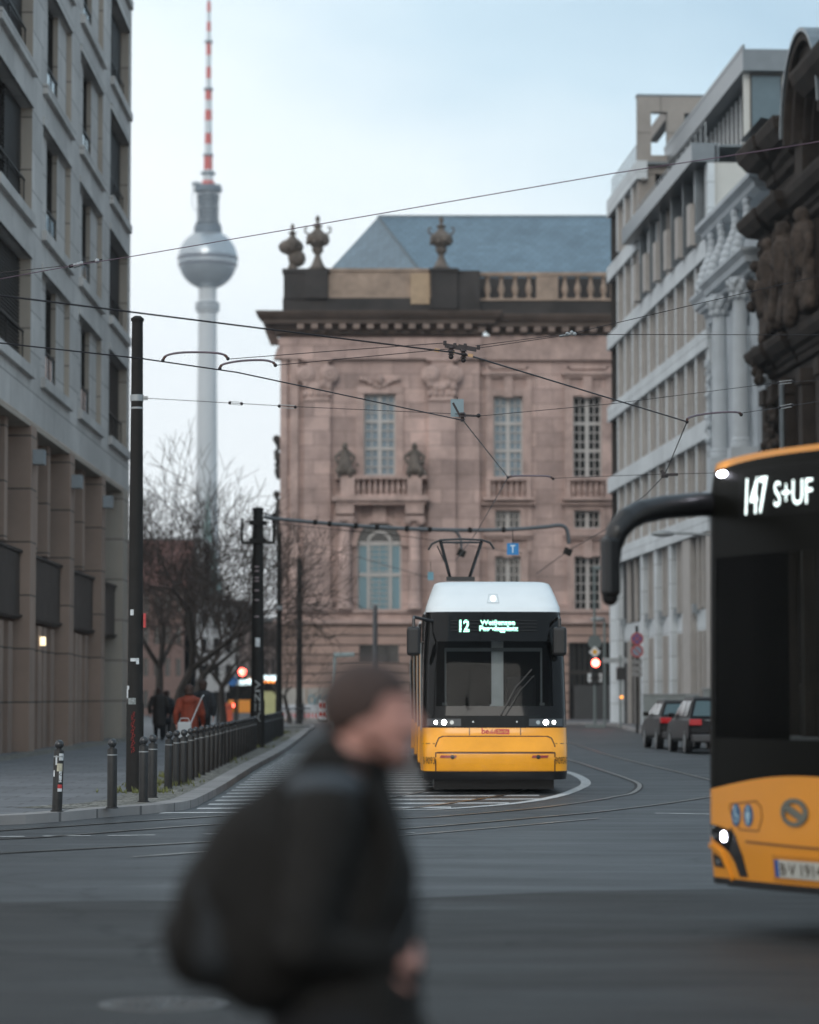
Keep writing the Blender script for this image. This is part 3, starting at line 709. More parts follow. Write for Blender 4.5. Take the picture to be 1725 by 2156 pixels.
# urns
URN = [(.62,0),(.7,.0),(.7,.15),(.5,.3),(.3,.75),(.2,1.05),(.22,1.15),(.3,1.2),(.42,1.4),(.45,1.55),(.35,1.6),(.5,1.75),(.8,2.1),(.86,2.35),(.78,2.5),(.45,2.75),(.25,2.95),(.22,3.1),(.36,3.18),(.36,3.26),(.14,3.34),(.1,3.5),(.19,3.62),(.16,3.8),(.03,3.98)]
UST = mat('urn_stone', (.12,.10,.085), .9, var=.45, scale=1.5, bump=.5, bscale=6, detail=8)
def urn(px, pyb, pyt, y, ptype=0):
    x = P(px, pyb, LY+y).x; z0 = bz_(pyb); k = (bz_(pyt)-z0)/4
    q = MB().lathe([(r*k*(.9 if ptype else .98), z*k) for r, z in URN], x, y, 20, z0)
    if not ptype:
        for s in (-1,1):
            q.tube([(x+s*.55*k,y,z0+2.55*k),(x+s*.9*k,y,z0+2.75*k),(x+s*.93*k,y,z0+3.05*k),(x+s*.72*k,y,z0+3.12*k)], .07*k, 8)
    else: q.sphere((x+.3,y,z0+1.2*k),(.6,.5,.6)); q.sphere((x-.1,y,z0+2.1*k),(.85,.6,.55))
    for j in range(10):
        a = j*.628; q.sphere((x+.72*k*math.cos(a), y+.72*k*math.sin(a), z0+(2.1-.12*(j%2))*k), .16*k, 7, 5)
    q.build('urn', UST, lib, smooth=50)
urn(616,566,458,2.2,1); urn(669,566,449,.6); urn(929.5,564,449,.9)
# windows
def win(op, y, nx, ny, pane, frame=WFR, fw=.07, cross=True, name='window'):
    x0,x1,z0,z1 = op; q = MB(); xm = (x0+x1)/2
    q.box(x0,x0+.12,y,y+.12,z0,z1).box(x1-.12,x1,y,y+.12,z0,z1).box(x0,x1,y+.001,y+.12,z1-.12,z1).box(x0,x1,y+.001,y+.12,z0,z0+.12)
    if cross: q.box(xm-.13,xm+.13,y-.04,y+.12,z0,z1)
    h = z1-z0
    for k in range(1, ny): 
        big = cross and h > 4 and k % (ny//3 or 1) == 0
        t = .1 if big else fw/2; q.box(x0,x1,y-.02 if big else y+.03,y+.1,z0+h*k/ny-t,z0+h*k/ny+t)
    for k in range(1, nx):
        if k*2 != nx: q.box(x0+(x1-x0)*k/nx-fw/2,x0+(x1-x0)*k/nx+fw/2,y+.03,y+.1,z0,z1)
    wo = q.build(name, frame, lib); MB().box(x0,x1,y+.12,y+.16,z0,z1).build('pane', pane, wo)
    return wo
win(W1, .35, 4, 9, BLUEW); win(R1, .9, 4, 9, BLUEW); win(R2, .9, 4, 9, DWIN, MATS['pale_window_frame'])
win(S1, .9, 4, 2, DWIN); win(S2, .9, 4, 2, DWIN); win(V1, .9, 4, 6, DWIN); win(V2, .9, 4, 6, DWIN)
def surround(op, y, o=.35, w=.5, top=.8, sill=True):
    x0,x1,z0,z1 = op
    q = MB().box(x0-w,x0,y-.16,y+.02,z0,z1+w).box(x1,x1+w,y-.16,y+.02,z0,z1+w).box(x0,x1,y-.16,y+.02,z1,z1+w)
    if top: q.box(x0-w-.25,x1+w+.25,y-o-.1,y+.02,z1+w+top,z1+w+top+.2).box(x0-w-.1,x1+w+.1,y-o+.1,y+.02,z1+w+top-.2,z1+w+top).box((x0+x1)/2-.3,(x0+x1)/2+.3,y-.3,y+.02,z1-.1,z1+w+top)
    if sill: q.box(x0-w-.1,x1+w+.1,y-.35,y+.02,z0-.3,z0)
    return q.build('window_surround', SAN2, lib)
surround(W1, 0, top=0, sill=False); surround(R1, .55, top=.9, sill=False); surround(R2, .55, top=.9, sill=False)
surround(S1, .55, top=0, w=.35); surround(S2, .55, top=0, w=.35); surround(V1, .55, .45, top=.8); surround(V2, .55, .45, top=.8)
for (a, b_) in ((850, 1392-500),):
    pass
# arch-topped window
x0,x1,z0,z1 = WA; xm = (x0+x1)/2; rr = (x1-x0)/2; zs = z1-rr
sp = MB(); 
for s in (-1,1):
    pts = [(xm+s*rr, zs)]+[(xm+s*rr*math.cos(R(a)), zs+rr*math.sin(R(a))) for a in range(0, 91, 9)]+[(xm, z1+.02), (xm+s*rr, z1+.02)]
    for i in range(1, 11): sp.prism([pts[i], pts[i+1], (xm+s*rr, z1+.02)], 'y', -.01, .69)
sp.build('arch_spandrel', SAN2, lib)
q = MB()
for k in range(14):
    t0, t1 = math.pi*k/14, math.pi*(k+1)/14
    q.prism([(xm+r_*math.cos(t), zs+r_*math.sin(t)) for r_, t in ((rr,t0),(rr+.42,t0),(rr+.42,t1),(rr,t1))], 'y', -.18, 0)
q.box(xm-.45,xm+.45,-.4,0,z1-.1,bz_(1052)).box(x0-.8,x0,-.3,0,zs-.2,zs+.15).box(x1,x1+.8,-.3,0,zs-.2,zs+.15)
q.build('arch_moulding', SAN2, lib)
q = MB().box(x0,x1,.3,.42,zs-.12,zs+.14).box(x0+.62,x0+.8,.28,.42,z0,zs+.1).box(x1-.8,x1-.62,.28,.42,z0,zs+.1).box(x0,x1,.31,.42,bz_(1213),bz_(1206)).box(x0,x0+.1,.3,.42,z0,zs).box(x1-.1,x1,.3,.42,z0,zs)
for k in range(12):
    t0, t1 = math.pi*k/12, math.pi*(k+1)/12; ra, rb_ = rr-.78, rr-.58
    q.prism([(xm+r_*math.cos(t), zs+r_*math.sin(t)) for r_, t in ((ra,t0),(rb_,t0),(rb_,t1),(ra,t1))], 'y', .3, .42)
for k in range(1, 12): q.box(x0+.8,x1-.8,.35,.4,z0+k*(zs-z0)/12-.02,z0+k*(zs-z0)/12+.02)
for k in (-.5,0,.5): q.box(xm+k-.02,xm+k+.02,.35,.4,z0,zs)
wo = q.build('arched_window', WFR, lib)
MB().box(x0,x1,.43,.47,z0,zs).build('pane', SKYW, wo); MB().box(x0,x1,.43,.47,zs,z1).build('pane', DWIN, wo)
# balcony with figures
xa, xb = bx(700), bx(905); zf = bz_(1052)
MB().box(xa,xb,-1.5,0,zf-.15,zf+.12).box(xa+.25,xb-.25,-1.25,0,zf-.4,zf-.15).box(xa+.2,xb-.2,-1.3,0,bz_(1011),bz_(1004)).box(bx(718),bx(748),-1.35,-.8,zf,bz_(1008)).box(bx(858),bx(888),-1.35,-.8,zf,bz_(1008)).box(xa+.2,xb-.2,-1.25,-.9,zf,zf+.25).build('balcony', SAN2, lib)
balusters(lib, SAN2, bx(749), bx(857), -1.07, zf+.25, bz_(1011), .37, sc_=.8)
MB().box(bx(712),bx(742),-1.1,0,bz_(1290),bz_(1180)+1.4).build('pedestal', SAN2, lib) if False else None
for pxc in (727, 873):
    xc = bx(pxc)
    MB().lathe([(.52,0),(.52,.3),(.44,.4),(.42,3),(.36,6.0),(.42,6.1)], xc, -.55, 18, bz_(1283)).build('column', SAN, lib, smooth=30)
    q = MB().box(xc-.6,xc+.6,-1.2,0,bz_(1095)+.35,bz_(1056)).box(xc-.62,xc+.62,-1.15,0,bz_(1095)-.1,bz_(1095)+.2)
    for s in (-1,1): q.sphere((xc+s*.42,-.95,bz_(1098)),(.3,.2,.3))
    q.build('capital', SAN2, lib)
for pxc, sd in ((727,11),(873,12)):
    s = MB(); x = bx(pxc); z = bz_(1006); rd = random.Random(sd); y = -1.0
    s.sphere((x,y-.1,z+2.0),(.2,.2,.24)).cap((x,y,z+1.7),.22,(x,y,z+1.1),.36).cap((x,y,z+1.1),.4,(x,y-.2,z+.5),.42)
    for sg in (-1,1):
        s.cap((x+sg*.25,y,z+1.6),.13,(x+sg*.62,y-.1,z+1.3),.11).cap((x+sg*.62,y-.1,z+1.3),.11,(x+sg*.5,y-.2,z+.9),.09)
        s.cap((x+sg*.2,y-.3,z+.7),.2,(x+sg*.4,y-.45,z+.3),.16).cap((x+sg*.4,y-.45,z+.3),.15,(x+sg*.35,y-.3,z),.13)
    for k in range(14): s.sphere((x+rd.gauss(0,.32),y+rd.uniform(-.1,.2),z+rd.uniform(.1,1.2)), rd.uniform(.1,.2), 7, 5)
    organic(s, 'statue', UST if sd == 11 else UST, lib, .05, 1, .01)
# small balconies under right windows
for op in (R1, R2):
    a, b_ = op[0]-.2, op[1]+.2
    MB().box(a-.3,b_+.3,.0,.55,bz_(1011),bz_(1004)).box(a-.5,b_+.5,-.25,.55,bz_(1053),bz_(1047)).box(a-.3,a,.05,.55,bz_(1047),bz_(1010)).box(b_,b_+.3,.05,.55,bz_(1047),bz_(1010)).build('window_balcony', SAN2, lib)
    balusters(lib, SAN2, a, b_, .25, bz_(1046), bz_(1011), .35, sc_=.8)
    MB().box(a-.6,b_+.6,.0,.55,bz_(1062),bz_(1058)).build('string_course', SAN2, lib)
# giant pilasters and capitals
for (a, b_) in ((636,701),(898,964)):
    xa_, xb_ = bx(a), bx(b_)
    MB().box(xa_+.15,xb_-.15,-.45,0,bz_(1285),bz_(845)).box(xa_,xb_,-.6,0,bz_(1285),bz_(1262)).build('pilaster', SAN, lib)
    c = MB().box(xa_,xb_,-.65,0,bz_(762),bz_(757)).box(xa_+.1,xb_-.1,-.55,0,bz_(846),bz_(841)); zc_ = bz_(790)
    for s in (-1,1):
        cx = (xa_+xb_)/2+s*.8
        for r_ in (.5,.3): c.tube([(cx+r_*math.cos(t*.5), -.6-(.5-r_)*.5, zc_+r_*math.sin(t*.5)) for t in range(14)], .11, 8)
        c.sphere((cx,-.6,zc_),(.2,.25,.2))
    for k in range(5): 
        c.sphere(((xa_+xb_)/2+(k-2)*.38,-.5,bz_(815)+.15*math.cos(k*2)),(.24,.22,.3)); c.sphere(((xa_+xb_)/2+(k-2)*.4,-.48,bz_(830)),(.17,.2,.22))
    c.box(xa_+.3,xb_-.3,-.5,0,bz_(840),bz_(765))
    organic(c, 'capital', SAN2, lib, .06, 1, .012)
c = MB()
for k in range(9): c.sphere((bx(800)+(k-4)*.3,-.2,bz_(806)+.25*math.cos(k*.8*1.0)),(.2,.15,.16))
c.sphere((bx(800),-.3,bz_(800)),(.3,.25,.35)); c.box(W1[0]-.5,W1[1]+.5,-.2,0,W1[3],W1[3]+.35)
organic(c, 'relief_ornament', SAN2, lib, .05, 1, .01)
# left corner pilaster strips
MB().box(xL,bx(604),-.25,0,bz_(1290),bz_(757)).box(bx(612),bx(628),-.3,0,bz_(1290),bz_(757)).build('corner_strip', SAN2, lib)
for (a, b_, y_) in ((1030,1115,.0),(1196,1284,.0)):
    q = MB()
    for x in (bx(a), bx(b_)): q.box(x-.18,x+.18,.38,.56,bz_(1160),bz_(770))
    q.box(bx(a),bx(b_),.38,.56,bz_(775),bz_(768)); q.build('panel_moulding', SAN2, lib)
for k, (py, s) in enumerate(((945,.5),(985,.35),(1062,.45),(1110,.3))):
    c = MB(); 
    for j in range(7): c.sphere((xL-.12-.2*random.random()*s*2, .6+random.random()*.5, bz_(py)+j*.22-.6), random.uniform(.12,.3), 7, 5)
    organic(c, 'carved_ornament', SOOT, lib, .06, 1, .02)
# rusticated base
MB().wall(xL-.15, xR, 0, bz_(1312), [(bx(757),bx(840),bz_(1396),bz_(1357)),(bx(1196),bx(1290),0,bz_(1353))], -.35, .6).build('rusticated_base', RUS, lib)
MB().box(xL-.4,xR,-.6,.5,bz_(1313),bz_(1306)).box(xL-.1,xR,-.25,.5,bz_(1306),bz_(1290)).box(xL-.3,xR,-.5,.5,bz_(1290),bz_(1283)).build('base_course', SAN2, lib)
MB().quad((xL-.15,-.35,0),(xL-.15,30,0),(xL-.15,30,bz_(1312)),(xL-.15,-.35,bz_(1312))).build('side_wall', RUS, lib)
wo = MB().box(bx(757),bx(840),.1,.2,bz_(1396),bz_(1357)).build('window', DWIN, lib)
gt = MB()
for k in range(9): gt.box(bx(1196)+k*.35,bx(1196)+k*.35+.08,.1,.2,0,bz_(1353))
gt.box(bx(1196),bx(1290),.08,.22,bz_(1420),bz_(1412)); wo = gt.build('gate', DFR, lib); MB().box(bx(1196),bx(1290),.25,.3,0,bz_(1353)).build('pane', DWIN, wo)
MB().box(bx(1205),bx(1285),-1.5,-.9,0,bz_(1443)).build('porch_wall', mat('dark_hoarding', (.045,.045,.045), .7), lib)

# ---------------------------------------------------------------- television tower
TY = 1480.
def tz(py): return P(437, py, TY).z
tx = P(436, 900, TY).x
CONC = mat('tower_concrete', (.52,.54,.55), .8, var=.06, scale=.05)
TST = brickmat('tower_steel_panels', (.42,.46,.49), (.28,.32,.35), 3, 1.2, .12, .22, .06, stain=.1, sscale=.08)
TGL = mat('tower_dark_windows', (.06,.08,.11), .3)
TRD = mat('antenna_red', (.55,.07,.05), .6, var=.05); TWT = mat('antenna_white', (.60,.64,.66), .6, var=.05)
TMT = mat('tower_gallery_metal', (.10,.13,.16), .5, .2, var=.2, scale=.2)
tv = T('television_tower', 'tall pale concrete television tower with a silver sphere and a red and white antenna', 'tower', (tx,TY,0))
s_ = TY/F
MB().lathe([(8.5,0),(7.5,30),(6.2,80),(5.4,tz(1000)),(4.7,tz(660)),(6.1,tz(655)),(6.1,tz(638)),(4.6,tz(634)),(4.6,tz(600))], n=32).build('shaft', CONC, tv, smooth=True)
MB().lathe([(5.9,tz(652)),(6.3,tz(651)),(6.3,tz(648)),(5.9,tz(647))], n=32).lathe([(5.9,tz(643)),(6.3,tz(642)),(6.3,tz(639)),(5.9,tz(638))], n=32).build('collar', TMT, tv)
zc_ = (tz(484)+tz(609))/2; rs = (tz(484)-tz(609))/2
TST.node_tree.nodes['Principled BSDF'].inputs['Metallic'].default_value = .55
MB().sphere((0,0,zc_), rs, 48, 32).build('sphere', TST, tv, smooth=True)
for (a, b_) in ((541,549),(556,562)):
    za, zb = tz(b_)-zc_, tz(a)-zc_
    q = MB().lathe([(math.sqrt(rs*rs-za*za)+.06, zc_+za), (math.sqrt(rs*rs-zb*zb)+.06, zc_+zb)], n=48); q.build('window_band', TGL, tv, smooth=True)
    q = MB()
    for k in range(48):
        a_ = k*math.pi/24; r_ = math.sqrt(rs*rs-((za+zb)/2)**2)+.0; q.obox((r_*math.cos(a_), r_*math.sin(a_), zc_+(za+zb)/2), (math.cos(a_),math.sin(a_),0), (-math.sin(a_),math.cos(a_),0), (0,0,1), .2, .16, (zb-za)/2)
    q.build('window_mullions', mat('copper_tint', (.20,.17,.18), .5), tv)
q = MB()
for (py, rad, t) in ((485,7.2,2.6),(477,6.9,1.6),(468,6.1,.9),(459,5.8,.9),(450,5.8,.9),(441,5.8,.9),(432,5.8,.9),(423,5.9,.9),(414,6.2,.9),(400,7.2,2),(394,6.9,1.6)):
    q.lathe([(rad-2.6,tz(py)-t/2),(rad,tz(py)-t/2),(rad,tz(py)+t/2),(rad-2.6,tz(py)+t/2)], n=28)
q.build('gallery', TMT, tv); MB().lathe([(6.4,tz(484)),(3.6,tz(476)),(3.5,tz(404)),(5.0,tz(396)),(5,tz(390))], n=24).build('upper_shaft', CONC, tv, smooth=True)
for k in range(7):
    a_ = k*math.pi/3.5+.3
    for py in (410, 437, 464): MB().box(4.9*math.cos(a_)-.3,4.9*math.cos(a_)+.3,4.9*math.sin(a_)-.3,4.9*math.sin(a_)+.3,tz(py)-1,tz(py)+.6).build('aerial_dish', TWT, tv)
q = MB().bar((-7.6,0,tz(384)),(-8.2,0,tz(430)),.35).bar((-8.2,0,tz(430)),(-6,0,tz(445)),.35).box(-8.2,-4,-.5,.5,tz(390),tz(383)); q.build('maintenance_crane', TMT, tv)
for py, r_ in ((365,3.8),(327,2.7),(188,2.5),(88,2.2)): MB().lathe([(r_,tz(py)-.5),(r_,tz(py)+.5)], n=20).build('platform', TMT, tv)
bands = [(392,381,3.3,1),(381,358,2.6,0),(358,327,2.3,1),(327,303,1.9,0),(303,281,1.9,1),(281,254,1.9,0),(254,232,1.9,1),(232,211,1.8,0),(211,189,1.8,1),(189,165,1.35,0),(165,141,1.35,1),(141,116,1.35,0),(116,91,1.35,1),(91,66,1.1,0),(66,46,1.1,1),(46,25,1.0,0),(25,4,1.0,1),(4,-12,.7,0),(-12,-34,.6,1)]
for (a, b_, r_, c) in bands: MB().lathe([(r_,tz(a)),(r_*.96,tz(b_))], n=14).build('antenna_section', TRD if c else TWT, tv, smooth=30)

# ---------------------------------------------------------------- distant buildings
def block(name, label, x0, x1, y, h, m, wm, nx, nz, roof=None, rm=None, ww=.5, wh=.55):
    t = T(name, label, 'building', ((x0+x1)/2, y, 0)); w = (x1-x0)/2; ops = []
    cw = 2*w/nx; ch = h/nz
    for i in range(nx):
        for j in range(nz): ops.append((-w+(i+.5-ww/2)*cw, -w+(i+.5+ww/2)*cw, (j+.5-wh/2)*ch, (j+.5+wh/2)*ch))
    MB().wall(-w,w,0,h,ops,0,.3).build('wall', m, t)
    MB().box(-w,w,.35,14,0,h-.05).build('core', wm, t)
    MB().quad((-w,0,0),(-w,15,0),(-w,15,h),(-w,0,h)).quad((w,0,0),(w,15,0),(w,15,h),(w,0,h)).build('side_wall', m, t)
    if roof: MB().prism([(-.6,h),(7.5,h+roof),(15.6,h)], 'x', -w-.3, w+.3).build('roof', rm, t)
    else: MB().box(-w-.2,w+.2,-.2,15,h,h+.5).build('roof', MTL, t)
    return t
RR = mat('red_tile_roof', (.13,.055,.045), .8, var=.25, scale=1.5)
PLS = mat('pale_render', (.36,.37,.38), .85, var=.12, scale=.3); BRR = mat('brown_render', (.17,.13,.12), .85, var=.15, scale=.3); PKR = mat('brick_red_render', (.15,.10,.088), .85, var=.15, scale=.3)
def bxY(px, Y): return (px-862.5)/F*Y
block('far_building', 'reddish brick house with a red tiled roof behind the bare trees at the far left', bxY(250,250), bxY(388,250), 250, 11, PKR, DWIN, 6, 4, 4.5, RR)
block('far_building', 'pale rendered building at the end of the left street, seen under the tree crowns', bxY(392,300), bxY(520,300), 300, 11, PLS, DWIN, 5, 4)
block('far_building', 'brown low building right of the pale one at the end of the left street', bxY(505,290), bxY(600,290), 290, 9, BRR, DWIN, 6, 3)
block('far_building', 'grey tall block rising behind the red roofed house', bxY(300,420), bxY(430,420), 420, 24, PLS, DWIN, 8, 8)
ch = T('church_tower', 'slim church tower with a green copper spire seen through the tree tops', 'church', (bxY(434,900),900,0))
MB().box(-5,5,0,10,0,32).build('tower_wall', PKR, ch)
MB().lathe([(5.2,32),(4.8,37),(3.2,40),(3.0,45),(2.0,48),(1.2,54),(.1,65)], 0, 5, 8).build('spire', mat('copper_green', (.22,.33,.31), .6), ch)
MB().box(-3,-1.5,-.05,0,26,32).box(1.5,3,-.05,0,24,30).build('belfry_window', DWIN, ch)
# ---------------------------------------------------------------- bare trees
BARK = mat('tree_bark', (.045,.036,.03), .9, var=.35, scale=5, bump=.6, bscale=14)
TWIG = mat('tree_twigs', (.055,.040,.033), .9, var=.25, scale=3)
def tree(px, Y, h, r0, seed, label, lean=(0,0), spread=.55, fork=.22, dens=1.0):
    rd = random.Random(seed); x = bxY(px, Y)
    t = T('bare_tree', label, 'tree', (x,Y,0), 0, 'bare street trees on the left'); tr = MB(); cr = MB()
    cnt = [0]
    def grow(p, d, L, r, lev):
        n = 3 if lev < 3 else 2; path = [p]; dd = d.copy()
        for i in range(n):
            dd = (dd+Vector((rd.gauss(0,.13),rd.gauss(0,.13),rd.gauss(.02,.09)+(.05 if lev > 1 else 0)))).normalized()
            path.append(path[-1]+dd*L/n)
        rs = [r*(1-.35*i/n) for i in range(n+1)]
        (tr if lev < 2 else cr).tube(path, rs, 7 if lev < 2 else (4 if lev < 4 else 3), caps=False)
        cnt[0] += 1
        if lev >= 7 or r < .006: return
        k = {0: 4, 1: 4, 2: 4, 3: 3, 4: 3, 5: 3, 6: 2}[lev]
        k = max(2, int(round(k*dens))) if lev > 0 else k
        for j in range(k):
            a = 2*math.pi*(j+rd.random()*.7)/k; sp_ = spread*rd.uniform(.6,1.35)*(1.15 if lev < 2 else 1)
            u = dd.cross(Vector((0,0,1)) if abs(dd.z) < .9 else Vector((1,0,0))).normalized(); w = dd.cross(u)
            nd_ = (dd*math.cos(sp_)+(u*math.cos(a)+w*math.sin(a))*math.sin(sp_)).normalized()
            st = path[-1] if (j < 2 or lev == 0) else path[rd.randint(1, n)]
            grow(st, nd_, L*rd.uniform(.66,.90), max(.013, rs[-1]*rd.uniform(.55,.75)), lev+1)
    grow(Vector((0,0,0)), Vector((lean[0],lean[1],1)).normalized(), h*fork, r0, 0)
    tr.build('trunk', BARK, t, smooth=True); cr.build('crown', TWIG, t)
tree(368, 112, 12.6, .27, 3, 'tallest bare tree, its crown rising beside the dark mast at the left', (.06,0), .5, dens=.8)
tree(408, 124, 12, .25, 8, 'bare tree behind the person in the red coat, with spreading lower limbs', (-.05,0), .55, dens=.85)
tree(472, 142, 9.4, .22, 15, 'bare tree with a dark upright trunk left of the mast with the white graffiti', (-.06,0), .5, dens=.85)
tree(335, 136, 13.5, .26, 21, 'bare tree farthest left, behind the mast', (-.05,0), .5, dens=.85)
tree(612, 160, 7.2, .15, 33, 'bare tree in front of the left corner of the stone building', (.04,0), .6, dens=.7)
# ---------------------------------------------------------------- curved-surface patches (tram and bus noses)
class Plan:
    def __init__(s, pts):
        s.p = [Vector((x,y)) for x,y in pts]; s.L = [0]
        for i in range(1,len(s.p)): s.L.append(s.L[-1]+(s.p[i]-s.p[i-1]).length)
    def at(s, d):
        d = max(0, min(s.L[-1]-1e-6, d)); i = 0
        lo, hi = 0, len(s.L)-1
        while hi-lo > 1:
            m = (lo+hi)//2
            if s.L[m] <= d: lo = m
            else: hi = m
        t = (d-s.L[lo])/max(1e-9, s.L[lo+1]-s.L[lo]); p = s.p[lo]*(1-t)+s.p[lo+1]*t
        e = (s.p[min(lo+2,len(s.p)-1)]-s.p[max(lo-1,0)]).normalized()
        return p, Vector((e.y, -e.x))
def patch(fn, cs, ns, nz, off, depth=.02, mb=None):
    """bilinear patch in (s,z) given 4 corners (bl, br, tr, tl), standing off the shell, with edges"""
    mb = mb or MB(); bl, br, tr, tl = cs; V = []
    for j in range(nz+1):
        for i in range(ns+1):
            a, b = i/ns, j/nz
            s = (bl[0]*(1-a)+br[0]*a)*(1-b)+(tl[0]*(1-a)+tr[0]*a)*b; z = (bl[1]*(1-a)+br[1]*a)*(1-b)+(tl[1]*(1-a)+tr[1]*a)*b
            V.append((s, z))
    n = len(V); fs = [(j*(ns+1)+i, j*(ns+1)+i+1, (j+1)*(ns+1)+i+1, (j+1)*(ns+1)+i) for j in range(nz) for i in range(ns)]
    loop = [i for i in range(ns+1)]+[(j+1)*(ns+1)+ns for j in range(nz)]+[nz*(ns+1)+i for i in range(ns-1,-1,-1)]+[j*(ns+1) for j in range(nz-1,0,-1)]
    side = [(loop[k], loop[(k+1)%len(loop)], loop[(k+1)%len(loop)]+n, loop[k]+n) for k in range(len(loop))]
    return mb.add([fn(s,z,off) for s,z in V]+[fn(s,z,off-depth) for s,z in V], fs+side)
def ring(fn, c, r0, r1, off, a0=0, a1=360, n=28, mb=None, ex=1.):
    mb = mb or MB(); vs = []; fs = []
    for k in range(n+1):
        a = R(a0+(a1-a0)*k/n)
        for r in (r0, r1): vs.append(fn(c[0]+r*ex*math.cos(a), c[1]+r*math.sin(a), off))
        vs.append(fn(c[0]+r1*ex*math.cos(a), c[1]+r1*math.sin(a), off-.012))
    for k in range(n): fs += [(3*k,3*k+1,3*k+4,3*k+3),(3*k+1,3*k+2,3*k+5,3*k+4)]
    return mb.add(vs, fs)
def poly(fn, pts, off, depth=.01, mb=None):
    mb = mb or MB(); n = len(pts); c = (sum(p[0] for p in pts)/n, sum(p[1] for p in pts)/n)
    vs = [fn(*p,off) for p in pts]+[fn(*p,off-depth) for p in pts]+[fn(*c,off)]
    return mb.add(vs, [(i,(i+1)%n,2*n) for i in range(n)]+[(i,(i+1)%n,(i+1)%n+n,i+n) for i in range(n)])
def shell(fn, s0, s1, zb, zt, ns, nz, off=0., mb=None):
    mb = mb or MB(); vs = []
    f = lambda q, s: q(s) if callable(q) else q
    for j in range(nz+1):
        for i in range(ns+1):
            s = s0+(s1-s0)*i/ns; vs.append(fn(s, f(zb,s)+(f(zt,s)-f(zb,s))*j/nz, off))
    return mb.add(vs, [(j*(ns+1)+i, j*(ns+1)+i+1, (j+1)*(ns+1)+i+1, (j+1)*(ns+1)+i) for j in range(nz) for i in range(ns)])
YEL = mat('tram_yellow_paint', (.93,.375,.014), .3, var=.1, scale=1.6, coat=.35)
YELB = mat('bus_yellow_paint', (.66,.25,.015), .38, var=.05, scale=1.2, coat=.25)
TWH = mat('tram_white_paint', (.74,.79,.81), .4, var=.04, scale=1.5, coat=.15)
GLB = glassmat('black_vehicle_glass', (.006,.006,.006), .06, spec=.22)
for q_ in ('black_vehicle_glass',): MATS[q_].node_tree.nodes['Principled BSDF'].inputs['Coat Weight'].default_value = 0
GLS = glassmat('windscreen_glass', (.006,.006,.006), .03, .8, (.62,.64,.64), spec=.35)
MATS['windscreen_glass'].node_tree.nodes['Principled BSDF'].inputs['Coat Weight'].default_value = 0
INT = mat('dark_cab_interior', (.012,.012,.012), .7)
HEAD = mat('headlamp_glow', (1,.97,.88), emit=14, ecol=(1,.98,.9), var=0)
HEADR = mat('lamp_reflector', (.4,.42,.42), .2, .8)
LED = mat('led_text_green_white', (.5,.9,.75), emit=1.5, ecol=(.38,1,.72), var=0)
LEDW = mat('led_text_white', (.9,1,1), emit=1.5, ecol=(.85,1,.97), var=0)
REDS = mat('signal_red_paint', (.55,.03,.02), .4)
DRED = mat('reflector_red', (.28,.02,.02), .3)
TXT = mat('dark_lettering', (.05,.035,.02), .6, var=0)
# ---------------------------------------------------------------- tram
TMY = 47.7
tcx = bxY(1043, TMY)
tram = T('tram', 'yellow tram with white roof coming head-on down the middle of the street, showing route 12', 'tram', (tcx,TMY,0), R(0))
def hw(z):   # half width by height
    pts = [(.1,1.16),(.35,1.2),(.98,1.205),(1.25,1.2),(2.2,1.185),(3.0,1.14),(3.1,1.135),(3.3,1.07),(3.48,1.005),(3.54,.97),(3.57,.90)]
    for (a,b),(c,d) in zip(pts, pts[1:]):
        if z <= c: return b+(d-b)*(z-a)/(c-a)
    return .84
def fy(z):
    pts = [(.1,.12),(.35,.03),(.6,.0),(.72,.02),(.98,.22),(1.1,.24),(1.3,.26),(2.2,.52),(3.0,.92),(3.1,.98),(3.3,1.2),(3.48,1.5),(3.54,1.7),(3.57,2.1)]
    for (a,b),(c,d) in zip(pts, pts[1:]):
        if z <= c: return b+(d-b)*max(0,z-a)/(c-a)
    return 2.1
pp = [(-1.2,3.2)]
for k in range(0, 33):
    a = math.pi*k/32; ca, sa = math.cos(a), math.sin(a); e = 2/4.2
    pp.append((-1.2*math.copysign(abs(ca)**e, ca), .62*(1-abs(sa)**e)))
pp.append((1.2,3.2))
pl = Plan(pp); LT = pl.L[-1]; MT = LT/2
def tf(s, z, off=0.):      # s measured from the centre line, + to the viewer's right
    p, n = pl.at(MT+s); k = hw(z)/1.2
    w = max(0, 1-p.y/3.2)
    q = p+n*off
    return (q.x*k, q.y+fy(z)*(w if p.y > .7 else 1)*1., z)
sE = MT
skz = (1625, 1533, 1287)
ztr = lambda py: P(1041, py, TMY).z
zs1, zs2, zs3 = .38, ztr(1533), ztr(1287)+.02
MB_ = shell(tf, -sE, sE, .24, .38, 60, 2); MB_.build('skirt', BLK, tram, smooth=True)
MB_ = shell(tf, -sE, sE, .38, zs2, 80, 10); MB_.build('front_panel', YEL, tram, smooth=60)
MB_ = shell(tf, -sE, sE, zs2, zs2+.2, 80, 2); MB_.build('lamp_band', GLB, tram, smooth=True)
zt_, zb_ = zs3, zs2+.2
# black surround left and right, glass in the middle
a_ = MT-3.1
MB_ = shell(tf, -sE, -.98, zb_, zt_, 40, 12); shell(tf, .98, sE, zb_, zt_, 40, 12, mb=MB_); shell(tf, -.98, .98, zt_-.5, zt_, 20, 3, mb=MB_); shell(tf, -.98, .98, zb_, zb_+.16, 20, 2, mb=MB_)
MB_.build('window_surround', GLB, tram, smooth=True)
shell(tf, -.98, .98, zb_+.16, zt_-.5, 30, 14).build('windscreen', GLS, tram, smooth=True)
MB_ = shell(tf, -sE, sE, zs3, 3.57, 70, 14)
top = [tf(-sE+2*sE*i/70, 3.57) for i in range(71)]
MB_.add(top, [tuple(range(71))]); MB_.build('roof_fairing', TWH, tram, smooth=50)
